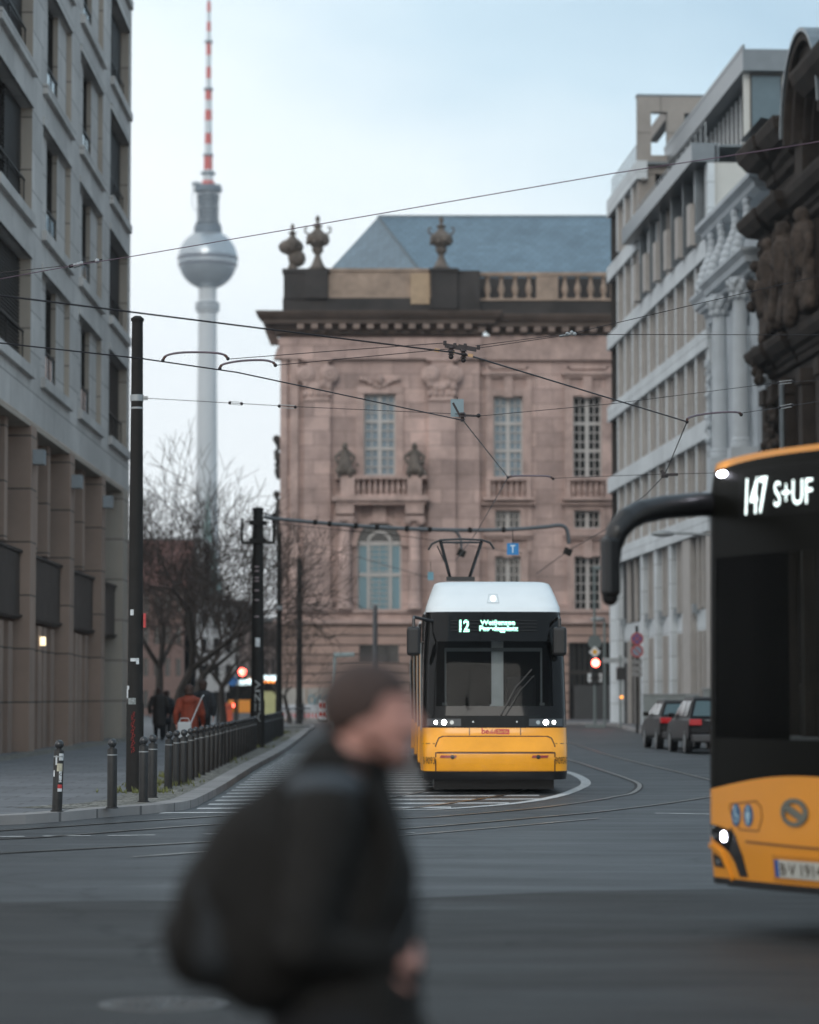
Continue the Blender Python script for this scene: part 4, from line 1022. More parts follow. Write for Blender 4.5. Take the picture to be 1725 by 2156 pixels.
# cab interior seen through the glass
MB().box(-1.05,1.05,3.0,3.05,.3,3.0).box(-1.08,-1.05,1.15,3,.9,3).box(1.05,1.08,1.15,3,.9,3).box(-1.05,1.05,.6,3,.9,.92).box(-1.05,1.05,1.2,3,2.95,3.0).box(-1.0,1.0,.75,1.25,1.0,1.28).build('cab_interior', INT, tram)
LPN = mat('pale_grey_panel', (.33,.38,.40), .5, var=.1); LPW = mat('windscreen_reflection_pale', (.78,.84,.86), .5, var=.12, scale=3)
MB().box(-.03,.17,1.2,1.25,1.12,2.95).build('cab_panel', LPW, tram)  # added pale panel, standing in for a bright reflection on the windscreen
ip = MB().box(-.8,.8,1.12,1.14,2.36,2.42).box(-.82,-.79,1.12,1.14,1.5,2.42).box(.79,.82,1.12,1.14,1.5,2.42).box(-.86,-.78,1.1,1.12,1.45,1.5).box(.78,.86,1.1,1.12,1.45,1.5)
ip.build('cab_frame', mat('cab_frame_grey', (.22,.25,.26), .5), tram)
MB().sphere((-.02,1.2,1.42), (.055,.02,.055)).build('cab_dial', WHT, tram)
st = MB().box(.25,.75,1.6,2.1,1.1,1.2).box(.25,.75,2.05,2.2,1.2,1.95); st.build('driver_seat', mat('seat_cloth', (.03,.035,.04), .9), tram, bevel=.04)
# details
def tzs(py): return ztr(py)
def tsx(px): return (px-1041)/128.*1.0
MB_ = MB()
def tl(pts, w=.012, off=.004, mbx=None):
    for (a, b) in zip(pts, pts[1:]):
        dx, dz = b[0]-a[0], b[1]-a[1]; L = math.hypot(dx, dz); nx_, nz_ = -dz/L*w, dx/L*w; k = max(1, int(L/.12))
        patch(tf, [(a[0]-nx_,a[1]-nz_),(b[0]-nx_,b[1]-nz_),(b[0]+nx_,b[1]+nz_),(a[0]+nx_,a[1]+nz_)] if abs(dx) > abs(dz) else [(a[0]+nx_,a[1]+nz_),(a[0]-nx_,a[1]-nz_),(b[0]-nx_,b[1]-nz_),(b[0]+nx_,b[1]+nz_)], k, k if abs(dz) > abs(dx) else 1, off, .006, mbx)
    return mbx
gq = MB()
for s in (-1,1): tl([(s*.985,.36),(s*.985,.8),(s*.93,.92),(s*.86,.95)], .009, .004, gq)
tl([(-.86,.95),(.86,.95)], .008, .004, gq); tl([(-.985,.68),(.985,.68)], .010, .006, gq)
for s in (-1,1): tl([(s*.42,.96),(s*.42,zs2)], .006, .004, gq); tl([(s*1.0,.83),(s*1.3,.83)], .005, .004, gq)
gq.build('panel_gap', BLK, tram)
patch(tf, [(-.95,.40),(.95,.40),(.95,.66),(-.95,.66)], 24, 3, .015, .02).build('bumper_lid', YEL, tram, smooth=True)
patch(tf, [(-.95,.70),(.95,.70),(.86,.93),(-.86,.93)], 24, 4, .02, .03).build('bonnet_lid', YEL, tram, smooth=True)
for s in (-1,1):
    o = patch(tf, [(s*.75-.16,.60),(s*.75+.10,.60),(s*.75+.12,.64),(s*.75-.14,.64)], 4, 1, .024, .02).build('red_reflector', DRED, tram)
    ring(tf, (s*.70,.615), 0, .035, .03).build('tow_eye', BLK, tram)
    xh = s*.86
    hl = patch(tf, [(xh-.30,zs2+.03),(xh+.30,zs2+.03),(xh+.30,zs2+.15),(xh-.30,zs2+.15)], 8, 2, .006, .01).build('headlight', HEADR if False else mat('lamp_glass', (.05,.055,.06), .1), tram)
    for (dx, r_, m_) in ((-s*.02,.042,HEAD),(s*.12,.028,HEAD),(-s*.15,.034,HEADR)): ring(tf, (xh-dx*1. if False else xh+dx*1., zs2+.09), 0, r_, .012).build('lamp', m_, hl)
    ring(tf, (s*.30*1.2, zs2+.1), 0, .015, .006).build('sensor', HEADR, tram)
    xm_ = -1.34 if s < 0 else 1.09
    m = MB().tube([(s*1.0,1.0,2.86),(xm_+.0,.85,2.93),(xm_,.62,2.88),(xm_,.6,2.7)], .028, 8)
    mo = m.build('mirror_arm', BLK, tram, smooth=True)
    MB().box(xm_-.115,xm_+.115,.52,.68,2.28,2.76).build('mirror', BLK, mo, bevel=.05)
MB_ = patch(tf, [(-.11,3.17),(.11,3.17),(.08,3.33),(-.08,3.33)], 3, 3, .006, .01); MB_.build('top_lamp_frame', LPN, tram)
MB_ = patch(tf, [(-.10,3.18),(.10,3.18),(.072,3.322),(-.072,3.322)], 3, 3, .010, .01); MB_.build('top_lamp_panel', TWH, tram)
ring(tf, (0,3.25), 0, .05, .016).build('top_lamp', mat('top_lamp_glow', (1,1,.98), emit=.85, ecol=(1,.98,.95), var=0), tram)
# wiper
q = MB().tube([tf(.1,zb_+.02,.03),tf(.35,1.75,.05),tf(.62,2.05,.05)], .012, 6).tube([tf(.18,zb_+.02,.03),tf(.42,1.7,.06),tf(.66,1.95,.05)], .01, 6); q.build('wiper', BLK, tram)
# writing
fnT = lambda s0, z0, off: (lambda x, y: tf(s0+x, z0+y, off))
textmb('12', .27, fnT(-.635, 2.69, .012), sx=.78, bold=.010).build('route_number', LED, tram)
textmb('Weißensee', .115, fnT(.07, 2.80, .012), 'CENTER', sx=1.15, bold=.004).build('destination_text', LED, tram)
textmb('Pasedagplatz', .115, fnT(.08, 2.70, .012), 'CENTER', sx=1.15, bold=.006).build('destination_text', LED, tram)
ld = MB()
for k in range(4): patch(tf, [(-.75,2.70+k*.055),(.75,2.70+k*.055),(.75,2.709+k*.055),(-.75,2.709+k*.055)], 12, 1, .016, .002, ld)
ld.build('display_rows', INT, tram)
textmb('be', .13, fnT(-.225, zs2-.095, .012), bold=.003).build('logo_text', REDS, tram)
patch(tf, [(.02,zs2-.105),(.235,zs2-.105),(.235,zs2-.02),(.02,zs2-.02)], 4, 1, .010, .004).build('logo_panel', REDS, tram)
textmb('Berlin', .075, fnT(.128, zs2-.085, .014), 'CENTER').build('logo_text', mat('logo_yellow', (.8,.4,.1), .5, var=0), tram)
lgs = MB()
for k in range(6): patch(tf, [(-.09+k*.018,zs2-.11+.006*(k%2)),(-.078+k*.018,zs2-.11+.006*(k%2)),(-.078+k*.018,zs2-.06+.02*(k%3)),(-.09+k*.018,zs2-.06+.02*(k%3))], 1, 1, .008, .004, lgs)
lgs.build('logo_skyline', REDS, tram)
textmb('B-9093', .16, fnT(-1.13, .50, .008), 'CENTER', sx=.62).build('fleet_number', TXT, tram)
textmb('9093-B', .16, fnT(1.13, .50, .008), 'CENTER', sx=.62).build('fleet_number', TXT, tram)
# carriages behind
def carriage(y0, y1, n, dx):
    b0 = MB().box(-1.19+dx,1.19+dx,y0,y1,.3,1.02); b0.build('carriage_body', YEL, tram, bevel=.03)
    MB().box(-1.185+dx,1.185+dx,y0+.01,y1-.01,1.02,2.55).build('carriage_windows', GLB, tram)
    MB().box(-1.17+dx,1.17+dx,y0,y1,2.55,3.05).build('carriage_upper', GLB, tram, bevel=.04)
    MB().prism([(-1.12+dx,3.05),(1.12+dx,3.05),(.95+dx,3.5),(-.95+dx,3.5)], 'y', y0+.05, y1-.05).build('carriage_roof', TWH, tram)
    MB().box(-1.1+dx,1.1+dx,y0+.3,y1-.3,.12,.3).build('carriage_skirt', BLK, tram)
    for k in range(n):
        yy = y0+(k+.5)*(y1-y0)/n; MB().box(-1.2+dx,1.2+dx,yy-.16,yy+.16,1.02,2.55).build('pillar', YEL if k % 2 else LPN, tram)
carriage(3.15, 9, 4, -.02); carriage(9.7, 17, 4, -.06); carriage(17.7, 25, 4, -.12); carriage(25.7, 33, 4, -.2)
for yy, dx in ((9.0,-.04),(17,-.09),(25,-.16)): MB().box(-1.1+dx,1.1+dx,yy,yy+.7,.4,3.0).build('bellows', BLK, tram)
wh = MB()
for yy in (2.3,4.2,11,13,20,22): wh.lathe([(.3,-1.0),(.3,-.85)], 0, 0, 16).xf(lambda x,y,z: (x,y,z)) if False else wh.box(-.9,-.75,yy-.25,yy+.25,.02,.5).box(.75,.9,yy-.25,yy+.25,.02,.5)
wh.box(-1.0,1.0,.9,32,.06,.3).build('undercarriage_shade', BLK, tram)  # wheel blocks plus an added black box imitating the shadow under the tram
# pantograph
pg = T('x', 'x', 'x')
bpy.data.objects.remove(pg)
def tp(px, py, yy): v = P(px, py, TMY+yy); return (v.x-tcx, yy, v.z)
yy = 5.2
q = MB().tube([tp(902,1158,yy),tp(910,1145,yy),tp(928,1137,yy),tp(970,1135,yy),tp(1015,1137,yy),tp(1032,1143,yy),tp(1041,1156,yy)], .02, 8)
q.tube([tp(930,1142,yy+.4),tp(1013,1142,yy+.4)], .02, 8)
q.tube([tp(928,1141,yy),tp(948,1216,yy+.6)], .032, 8).tube([tp(1014,1141,yy),tp(989,1216,yy+.6)], .032, 8).tube([tp(921,1150,yy),tp(940,1190,yy+.3)], .012, 6)
q.bar(tp(940,1219,yy+.5), tp(1000,1219,yy+.5), .08)
q.build('pantograph', BLK, tram, smooth=True)

# ---------------------------------------------------------------- bus
TH = R(59)
ux, uy = math.cos(TH), -math.sin(TH)
BW = 2.55
b0x, b0y = P(1470, 1467, 20).x, 20.
bpx, bpy_ = b0x+ux*BW/2, b0y+uy*BW/2
bus = T('bus', 'yellow and black city bus entering from the right, display reading 147 S+UF', 'bus', (bpx,bpy_,0), -TH)
pp = [(-BW/2,12)]
rc = .2
for k in range(0, 19):
    a = math.pi+math.pi/2*k/18; pp.append((-BW/2+rc+rc*math.cos(a), rc+rc*math.sin(a)))
for k in range(1, 30):
    x = -BW/2+rc+(BW-2*rc)*k/30; pp.append((x, -.10*math.sin(math.pi*k/30)))
for k in range(0, 19):
    a = 1.5*math.pi+math.pi/2*k/18; pp.append((BW/2-rc+rc*math.cos(a), rc+rc*math.sin(a)))
pp.append((BW/2,12))
bp_ = Plan(pp); s00 = 12-rc
def bf(s, z, off=0.):
    p, n = bp_.at(s00+s); q = p+n*off
    lean = .0 if z < 1.1 else (.012*(z-1.1) if z < 3. else .023+.35*(z-3)**1.3)
    low = .10*max(0, (.62-z))
    f = 1 if q.y < .5 else 0
    return (q.x, q.y+(lean+low)*f, z)
SF = bp_.L[-1]-2*s00
def zbm(s):
    u = min(max(s, 0), SF)/SF
    return .945+.14*math.sin(math.pi*u)**1.25
def rdrop(s): return .10*(math.exp(-max(0,s)/.28)+math.exp(-max(0,SF-s)/.28))
def zrf(s): return 3.245-rdrop(s)
def ztm(s):
    u = min(max(s, 0), SF)/SF; return 3.185+.02*math.sin(math.pi*u)-rdrop(s)
S0 = -s00; S1 = SF+s00
ss = lambda zb, zt, nz: shell(bf, -.6, SF+.6, zb, zt, 110, nz)
ss(.34, zbm, 10).build('front_lower_panel', YELB, bus, smooth=60)
GLBB = glassmat('bus_black_glass', (.006,.006,.005), .32, spec=.04); MATS['bus_black_glass'].node_tree.nodes['Principled BSDF'].inputs['Coat Weight'].default_value = 0
GLW = glassmat('bus_windscreen', (.005,.005,.005), .12, .82, (.72,.74,.72), spec=.12); MATS['bus_windscreen'].node_tree.nodes['Principled BSDF'].inputs['Coat Weight'].default_value = 0
q = shell(bf, -.6, .30, zbm, ztm, 30, 16); shell(bf, SF-.30, SF+.6, zbm, ztm, 30, 16, mb=q); shell(bf, .30, SF-.30, zbm, lambda s: 1.32, 60, 3, mb=q); shell(bf, .30, SF-.30, lambda s: 2.55, ztm, 60, 6, mb=q)
q.build('windscreen_surround', GLBB, bus, smooth=60)
shell(bf, .30, SF-.30, 1.32, 2.55, 60, 10).build('windscreen', GLW, bus, smooth=60)
IN2 = mat('bus_cab_interior', (.16,.16,.15), .7, var=.2); IN3 = mat('bus_seat_blue', (.06,.12,.22), .9, var=.3, scale=8)
MB().box(-1.2,1.2,.35,.75,.9,1.15).box(-1.2,1.2,.3,11.8,.32,.40).box(-1.22,1.22,.6,11.8,2.85,2.95).box(-1.2,1.2,11.6,11.7,.4,2.85).build('dashboard', IN2, bus, bevel=.03)
MB().box(.35,1.15,1.75,1.8,.4,2.2).box(.35,.39,.9,1.8,.4,1.4).build('cab_panel', IN2, bus)
MB().box(.5,1.0,1.2,1.65,.9,1.05).box(.5,1.0,1.6,1.75,1.05,1.85).build('driver_seat', IN3, bus, bevel=.05)
q = MB().tube([(.75+.22*math.cos(k*.4),.85+.08*math.sin(k*.4),1.25+.2*math.sin(k*.4)) for k in range(17)], .015, 6); q.build('steering_wheel', BLK, bus)
q = MB()
for (x, y) in ((-.35,1.6),(-.95,1.1),(.3,2.8),(-.4,3.6),(.4,5),(-.4,6.5)): q.tube([(x,y,.4),(x,y,2.85)], .018, 8)
q.tube([(-.4,1.6,2.1),(-.4,8,2.1)], .018, 8).tube([(-1.1,1.2,1.25),(-.35,1.6,1.25)], .018, 8).build('handrail', mat('handrail_yellow', (.6,.35,.03), .4), bus)
for y in (3.2,4.2,5.2,6.2):
    for x in (-.8,.8): MB().box(x-.4,x+.4,y,y+.4,.8,.95).box(x-.4,x+.4,y+.35,y+.5,.95,1.6).build('passenger_seat', IN3, bus, bevel=.05)
q = ss(ztm, zrf, 4); tp_ = [bf(-.6+(SF+1.2)*i/110, zrf(-.6+(SF+1.2)*i/110)) for i in range(111)]; q.add(tp_, [tuple(range(111))]); q.build('roof_edge', YELB, bus, smooth=60)
for (za, zb, m_, nm) in ((.34,1.0,YELB,'side_panel'),(1.0,2.75,GLW,'side_windows'),(2.75,3.12,YELB,'roof_side')):
    MB().quad((-BW/2,.5,za),(-BW/2,12,za),(-BW/2,12,zb),(-BW/2,.5,zb)).quad((BW/2,.5,za),(BW/2,12,za),(BW/2,12,zb),(BW/2,.5,zb)).quad((-BW/2,12,za),(BW/2,12,za),(BW/2,12,zb),(-BW/2,12,zb)).build(nm, m_, bus)
MB().box(-BW/2+.01,BW/2-.01,.5,12,3.0,3.14).build('roof', YELB, bus)
MB().box(-BW/2+.06,BW/2-.06,.2,11.9,.3,.34).build('underbody', BLK, bus)
for (x, y) in ((-1.12,2.7),(1.12,2.7),(-1.12,8.9),(1.12,8.9)):
    w = MB().lathe([(.30,-.13),(.46,-.14),(.48,-.1),(.48,.1),(.46,.14),(.30,.13)], n=28); w.xf(lambda a,b,c: (x+c, y+a, .48+b)); wo = w.build('wheel', BLK, bus, smooth=True)
    w = MB().lathe([(.29,-.1),(.29,.1)], n=20); w.xf(lambda a,b,c: (x+c, y+a, .48+b)); w.build('rim', GSTEEL, wo)
def px2s(px, zz=1.5):
    # distance along the bus front for a picture column
    lo, hi = 0., 2.4
    for _ in range(40):
        m = (lo+hi)/2; p = bf(m, zz); c, s = math.cos(-TH), math.sin(-TH)
        X = bpx+p[0]*c-p[1]*s; Y = bpy_+p[0]*s+p[1]*c
        if 862.5+F*X/Y < px: lo = m
        else: hi = m
    return (lo+hi)/2
def py2z(px, py):
    s = px2s(px); p = bf(s, 1.5); c, sn = math.cos(-TH), math.sin(-TH)
    Y = bpy_+p[0]*sn+p[1]*c; return P(px, py, Y).z
def B(px, py): z = py2z(px, py); return (px2s(px, z), z)
sa, za = B(1568, 1083); sb, zb = B(1623, 996)
vs, fs = text2d('147', 1., sx=1., bold=.008); w_ = max(v[0] for v in vs); h_ = max(v[1] for v in vs)
MB().add([bf(sa+(sb-sa)*v[0]/w_, za+(zb-za)*.96*v[1]/h_, .014) for v in vs], fs).build('route_number', LEDW, bus)
sa, za = B(1634, 1066); sb, zb = B(1713, 1005)
vs, fs = text2d('S+UF', 1.); w_ = max(v[0] for v in vs); h_ = max(v[1] for v in vs)
MB().add([bf(sa+(sb-sa)*v[0]/w_*1.05, za+(zb-za)*v[1]/h_, .014) for v in vs], fs).build('destination_text', LEDW, bus)
q = MB()
for k in range(22): patch(bf, [(B(1560,1040)[0],2.80+k*.0155),(B(1725,1040)[0]+.5,2.80+k*.0155),(B(1725,1040)[0]+.5,2.8025+k*.0155),(B(1560,1040)[0],2.8025+k*.0155)], 10, 1, .0165, .001, q)
q.build('display_rows', INT, bus)
# bottom black lip, bonnet lines
patch(bf, [(-.02,.33),(SF,.33),(SF,.375),(-.02,.375)], 60, 1, .004, .02).build('lower_lip', BLK, bus)
gl = MB()
def bl_(pts, w=.006, off=.003, m=gl, k=8):
    for a, b in zip(pts, pts[1:]):
        dx, dz = b[0]-a[0], b[1]-a[1]; L = math.hypot(dx, dz); nx_, nz_ = -dz/L*w, dx/L*w
        patch(bf, [(a[0]-nx_,a[1]-nz_),(b[0]-nx_,b[1]-nz_),(b[0]+nx_,b[1]+nz_),(a[0]+nx_,a[1]+nz_)], k, 1, off, .008, m)
bl_([B(1567,1772), B(1640,1780), B(1725,1788), (SF-.25,B(1725,1788)[1]-.01)], .008)
bl_([B(1534,1700),B(1536,1693),B(1590,1687),B(1600,1700),B(1602,1722),B(1594,1750),B(1556,1747),B(1540,1725),B(1534,1700)], .005)
gl.build('panel_gap', mat('panel_gap_brown', (.16,.06,.01), .6), bus)
patch(bf, [(.0,.99),(.13,.975),(.13,1.0),(.0,1.02)], 4, 1, .001, .01)
# disc signs: wheelchair and pram
BLU = mat('sign_blue', (.03,.09,.18), .5, var=.05)
for i, px in enumerate((1548,1573.5)):
    c = B(px, 1716+1*i); o = ring(bf, c, 0, .075, .006, ex=.78); 
    so = o.build('access_sign', BLU, bus)
    g = MB()
    if i == 0:
        ring(bf, (c[0]+.005,c[1]-.018), .022, .031, .010, 150, 400, 18, g); bl_([(c[0]-.012,c[1]+.045),(c[0]-.005,c[1]+.0),(c[0]+.024,c[1]-.002),(c[0]+.034,c[1]-.032)], .006, .010, g, 2); ring(bf, (c[0]-.012,c[1]+.052), 0, .010, .010, mb=g)
    else:
        ring(bf, (c[0]+.0,c[1]+.048), 0, .011, .010, mb=g); bl_([(c[0],c[1]+.03),(c[0],c[1]-.055)], .010, .010, g, 2); bl_([(c[0]-.02,c[1]+.02),(c[0]-.018,c[1]-.02)], .004, .010, g, 2); bl_([(c[0]+.02,c[1]+.02),(c[0]+.018,c[1]-.02)], .004, .010, g, 2)
    g.build('pictogram', mat('sign_pale_blue', (.35,.50,.58), .5, var=0), so)
# round emblem: ring with a slanting bar
c = B(1670.5, 1711); EM = mat('emblem_metal', (.16,.16,.13), .4, .5, var=.1)
g = ring(bf, c, .062, .092, .012, 28, 205, 20, ex=1.55); ring(bf, c, .062, .092, .012, 208, 385, 20, g, 1.55)
poly(bf, [(c[0]-.135,c[1]+.025),(c[0]-.085,c[1]+.062),(c[0]+.135,c[1]-.03),(c[0]+.085,c[1]-.065)], .013, .012, g)
g.build('emblem', EM, bus)
# number plate
p0 = B(1631, 1850); zpl = py2z(1640, 1848)
pa, pb = B(1631,1830)[0], B(1631,1830)[0]+.52; z0 = zpl; z1 = zpl+.115
patch(bf, [(pa-.03,z0-.03),(pb+.03,z0-.03),(pb+.03,z1+.03),(pa-.03,z1+.03)], 6, 1, .006, .01).build('plate_frame', mat('plate_frame_orange', (.45,.17,.01), .5), bus)
po = patch(bf, [(pa,z0),(pb,z0),(pb,z1),(pa,z1)], 6, 1, .012, .008).build('number_plate', mat('plate_white', (.42,.42,.38), .5, var=.1), bus)
patch(bf, [(pa,z0),(pa+.045,z0),(pa+.045,z1),(pa,z1)], 1, 1, .014, .004).build('plate_blue_strip', mat('plate_blue', (.02,.07,.25), .5, var=0), po)
vs, fs = text2d('B·V 1914', 1., bold=.006); w_ = max(v[0] for v in vs); h_ = max(v[1] for v in vs)
MB().add([bf(pa+.06+(.44)*v[0]/w_, z0+.018+.08*v[1]/h_, .016) for v in vs], fs).build('plate_text', TXT, po)
# headlamp, black slash, fog lamp
for mir in (0, 1):
    f2 = (lambda s, z, off=0.: bf(SF-s, z, off)) if mir else bf
    H = lambda pts: [B(*p) for p in pts]
    hp = poly(f2, H([(1496,1735),(1506,1737),(1535,1748),(1541,1757),(1534,1795),(1522,1784),(1502,1768),(1496,1750)]), .008, .015).build('headlight', GLB, bus)
    ring(f2, B(1524,1761), 0, .034, .016, ex=.9).build('lamp', mat('bus_lamp_glow', (.95,.95,1), emit=14, ecol=(.86,.86,1), var=0), hp)
    ring(f2, B(1503,1752), .03, .045, .012, 60, 280).build('lamp_ring', HEADR, hp)
    poly(f2, H([(1536,1742),(1546,1760),(1560,1800),(1572,1847),(1556,1847),(1545,1815),(1531,1790)]), .007, .012).build('black_trim', BLK, bus)
    fo = poly(f2, H([(1500,1796),(1514,1806),(1523,1828),(1503,1824)]), .008, .012).build('fog_lamp', BLK, bus)
    ring(f2, B(1511,1815), 0, .02, .012).build('lamp', HEADR, fo)
    rim = MB()
    pts_ = H([(1494,1772),(1502,1778),(1520,1792),(1540,1846)])
    for a, b in zip(pts_, pts_[1:]): patch(f2, [(a[0],a[1]-.03),(b[0],b[1]-.03),b,a], 4, 1, .02, .02, rim)
    rim.build('bumper_fin', YELB, bus)
textmb('1914', .085, lambda x, y: bf(-.20+x, .80+y, .004), sx=.95).build('fleet_number', TXT, bus)
# clearance lamp at the roof corner
o = MB().sphere((0,0,0), (.045,.03,.022)); c = bf(px2s(1526,3.1), 3.12, .015); o.xf(lambda x,y,z: (x+c[0],y+c[1],z+c[2])); o.build('clearance_lamp', MATS['bus_lamp_glow'], bus)
# mirror arm
def W2B(v):
    c, s = math.cos(TH), math.sin(TH); dx, dy = v[0]-bpx, v[1]-bpy_
    return (dx*c-dy*s, dx*s+dy*c, v[2])
pts = [(1515,1062,20.0),(1470,1062,19.9),(1400,1068,19.7),(1350,1078,19.55),(1320,1094,19.45),(1300,1118,19.4),(1290,1150,19.4),(1286,1200,19.4),(1285,1258,19.4)]
path = [W2B(P(a,b,y)) for a,b,y in pts]; m = MB()
wd = [.086,.086,.084,.084,.084,.078,.068,.062,.058]
for i in range(len(path)-1): m.cap(path[i], wd[i], path[i+1], wd[i+1], 12)
arm = organic(m, 'mirror_arm', BLK, bus, .012, 4)
q = MB().bar(W2B(P(1285,1130,19.36)), W2B(P(1286,1256,19.36)), .105, .12); q.build('mirror', BLK, arm, bevel=.03)
# ---------------------------------------------------------------- people
SKIN = mat('skin', (.46,.235,.19), .5, var=.12, scale=14, spec=.4)
HAIR = mat('dark_brown_hair', (.042,.023,.018), .7, var=.3, scale=40, bump=.5, bscale=120)
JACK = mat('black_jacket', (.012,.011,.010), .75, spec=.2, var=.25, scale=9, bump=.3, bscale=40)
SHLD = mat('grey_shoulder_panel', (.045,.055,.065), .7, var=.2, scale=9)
TROU = mat('dark_trousers', (.012,.012,.013), .85, spec=.2, var=.2, scale=9)
SHOE = mat('black_shoes', (.012,.012,.012), .5, var=.2)
BPK = mat('black_backpack', (.011,.010,.009), .8, spec=.2, var=.25, scale=9, bump=.3, bscale=40)
def head(s, c, face, k=1.):
    """head volumes; face is the unit direction the face points (horizontal), c the head centre"""
    f = Vector(face); l = Vector((-f.y, f.x, 0)); c = Vector(c)
    def pt(a, b, h): return c+f*a*k+l*b*k+Vector((0,0,h*k))
    def el(a, b, h, r): s.sphere(pt(a,b,h), tuple(x*k for x in r), 16, 12)
    el(-.012,0,.03,(.092,.092,.088)) ; el(.005,0,-.005,(.080,.080,.095)); el(.022,0,-.06,(.058,.056,.052)); el(.050,0,-.088,(.026,.028,.024))
    el(.072,0,.030,(.020,.05,.016)); s.cap(pt(.080,0,.018), .010*k, pt(.100,0,-.018), .015*k); el(.086,.012,-.022,(.010,.010,.008)); el(.086,-.012,-.022,(.010,.010,.008))
    el(.076,0,-.046,(.013,.024,.007)); el(.075,0,-.056,(.013,.021,.008))
    for q in (-1,1):
        el(.055,q*.038,-.012,(.026,.024,.028)); el(.071,q*.030,.008,(.010,.014,.009))
        for t in range(9):
            a = -2.2+t*.5; s.sphere(pt(-.012+.017*math.cos(a), q*.083, -.005+.030*math.sin(a)), .0065*k, 8, 6)
        el(-.010,q*.080,-.005,(.012,.006,.022))
def hand(s, w, d, up, palm, curl=1.0, k=1., thumb=1):
    """palm block, four unequal bent fingers and a thumb; w wrist, d forward dir, up = back of hand dir"""
    w = Vector(w); d = Vector(d).normalized(); u = Vector(up).normalized(); sd = d.cross(u).normalized()
    s.cap(w, .026*k, w+d*.03*k, .028*k)
    for j in (-1.5,-.5,.5,1.5):
        s.cap(w+d*.02*k+sd*j*.012*k, .015*k, w+d*.085*k+sd*j*.019*k, .0125*k, 8)
        L = (.075,.085,.078,.06)[int(j+1.5)]*k; p = w+d*.088*k+sd*j*.019*k; a = .35*curl
        for seg, fr, r in ((0,.42,.0098),(1,.32,.0088),(2,.26,.0078)):
            dd = d*math.cos(a)-u*math.sin(a); q = p+dd*L*fr; s.cap(p, r*k, q, r*k*.93, 8); p = q; a += .65*curl
    p = w+d*.03*k+sd*thumb*.03*k
    for seg, L, r, a in ((0,.038,.014,.9),(1,.032,.0115,.55),(2,.025,.0095,.3)):
        dd = d*math.cos(a)+sd*thumb*math.sin(a)-u*.35; dd.normalize(); q = p+dd*L*k; s.cap(p, r*k, q, r*k*.9, 8); p = q
px0 = (720-862.5)/F*6.5
man = T('person', 'blurred man in a black jacket walking right in the foreground, short dark hair, looking ahead', 'person', (px0,6.5,0))
def W(px, py, dy=0.): v = P(px, py, 6.5+dy); return Vector((v.x-px0, dy, v.z))
hc = W(783, 1512); hc.z -= .0
f_ = Vector((.97,-.12,0)).normalized()
s = MB(); head(s, hc, f_, 1.04)
nk = W(742, 1600)
s.cap(Vector(hc)+Vector((-.025,0,-.05)), .062, nk, .066); s.cap(nk, .07, W(690,1700), .09)
sh = {}
hipz = .86
cx = W(690,1700).x
for q in (-1,1):   # q=-1 is the camera side
    S_ = Vector((cx+.0, q*.175, 1.345)); E = Vector((cx-.05+(.02 if q > 0 else 0), q*.235, 1.07)); Wr = W(778,1998) if q < 0 else W(750,2040); Wr = Vector((Wr.x, q*.13, Wr.z))
    sh[q] = (S_, E, Wr)
    s.cap(nk, .05, S_, .055); s.cap(S_, .052, E, .042); s.cap(E, .042, Wr, .028)
s.cap((cx,0,1.33), .13, (cx+.02,0,1.1), .135); s.cap((cx+.02,0,1.1), .135, (cx+.03,0,.9), .15)
legs = {}
for q in (-1,1):
    H_ = Vector((cx+.03, q*.09, .86)); 
    K = Vector((cx+(.20 if q < 0 else -.02), q*.10, .47)); A = Vector((cx+(.30 if q < 0 else -.30), q*.10, .11 if q < 0 else .16)); legs[q] = (H_, K, A)
    s.cap(H_, .085, K, .055); s.cap(K, .055, A, .036); s.cap(A, .036, A+Vector((.12,0,-.06)), .03)
S_, E, Wr = sh[-1]; hand(s, Wr, (Wr-E).normalized()+Vector((.3,.0,.12)), (0,-1,.4), None, 1.1, .95, 1)
S_, E, Wr = sh[1]; hand(s, Wr, (Wr-E), (0,1,.4), None, 1.0, .95, -1)
organic(s, 'body', SKIN, man, .0065, 4)
# short hair: cap over the skull, faded at the sides
s = MB(); l = Vector((-f_.y,f_.x,0))
def hp_(a, b, h): return Vector(hc)+f_*a+l*b+Vector((0,0,h))
tmp = MB().sphere((0,0,0), 1, 48, 36)
def hv(x, y, z):
    a = -.014+.106*x; b = .097*y; h = .032+.101*z
    lim = (.056 if a > .045 else .002+(a-.02)*2.16 if a > .02 else .002+.4*(a-.02))+0*(.022 if abs(b) > .07 and a > -.04 else 0)
    if h < lim: a = -.014+(a+.014)*.93; b *= .93; h = lim-.004
    return hp_(a, b, h+.006*max(0, a*10)*(h > .09))
s.add([hv(*v) for v in tmp.v], tmp.f)
s.build('hair', HAIR, man, smooth=70)
s = MB()
for q in (-1,1): s.cap(hp_(.005,q*.066,-.045), .012, hp_(.045,q*.045,-.088), .016)
s.cap(hp_(.045,.045,-.088), .016, hp_(.074,0,-.100), .018); s.cap(hp_(.045,-.045,-.088), .016, hp_(.074,0,-.100), .018); s.cap(hp_(.086,.018,-.040), .006, hp_(.086,-.018,-.040), .006)
organic(s, 'beard', mat('stubble_brown', (.13,.06,.045), .8, var=.3, scale=40), man, .005, 2)
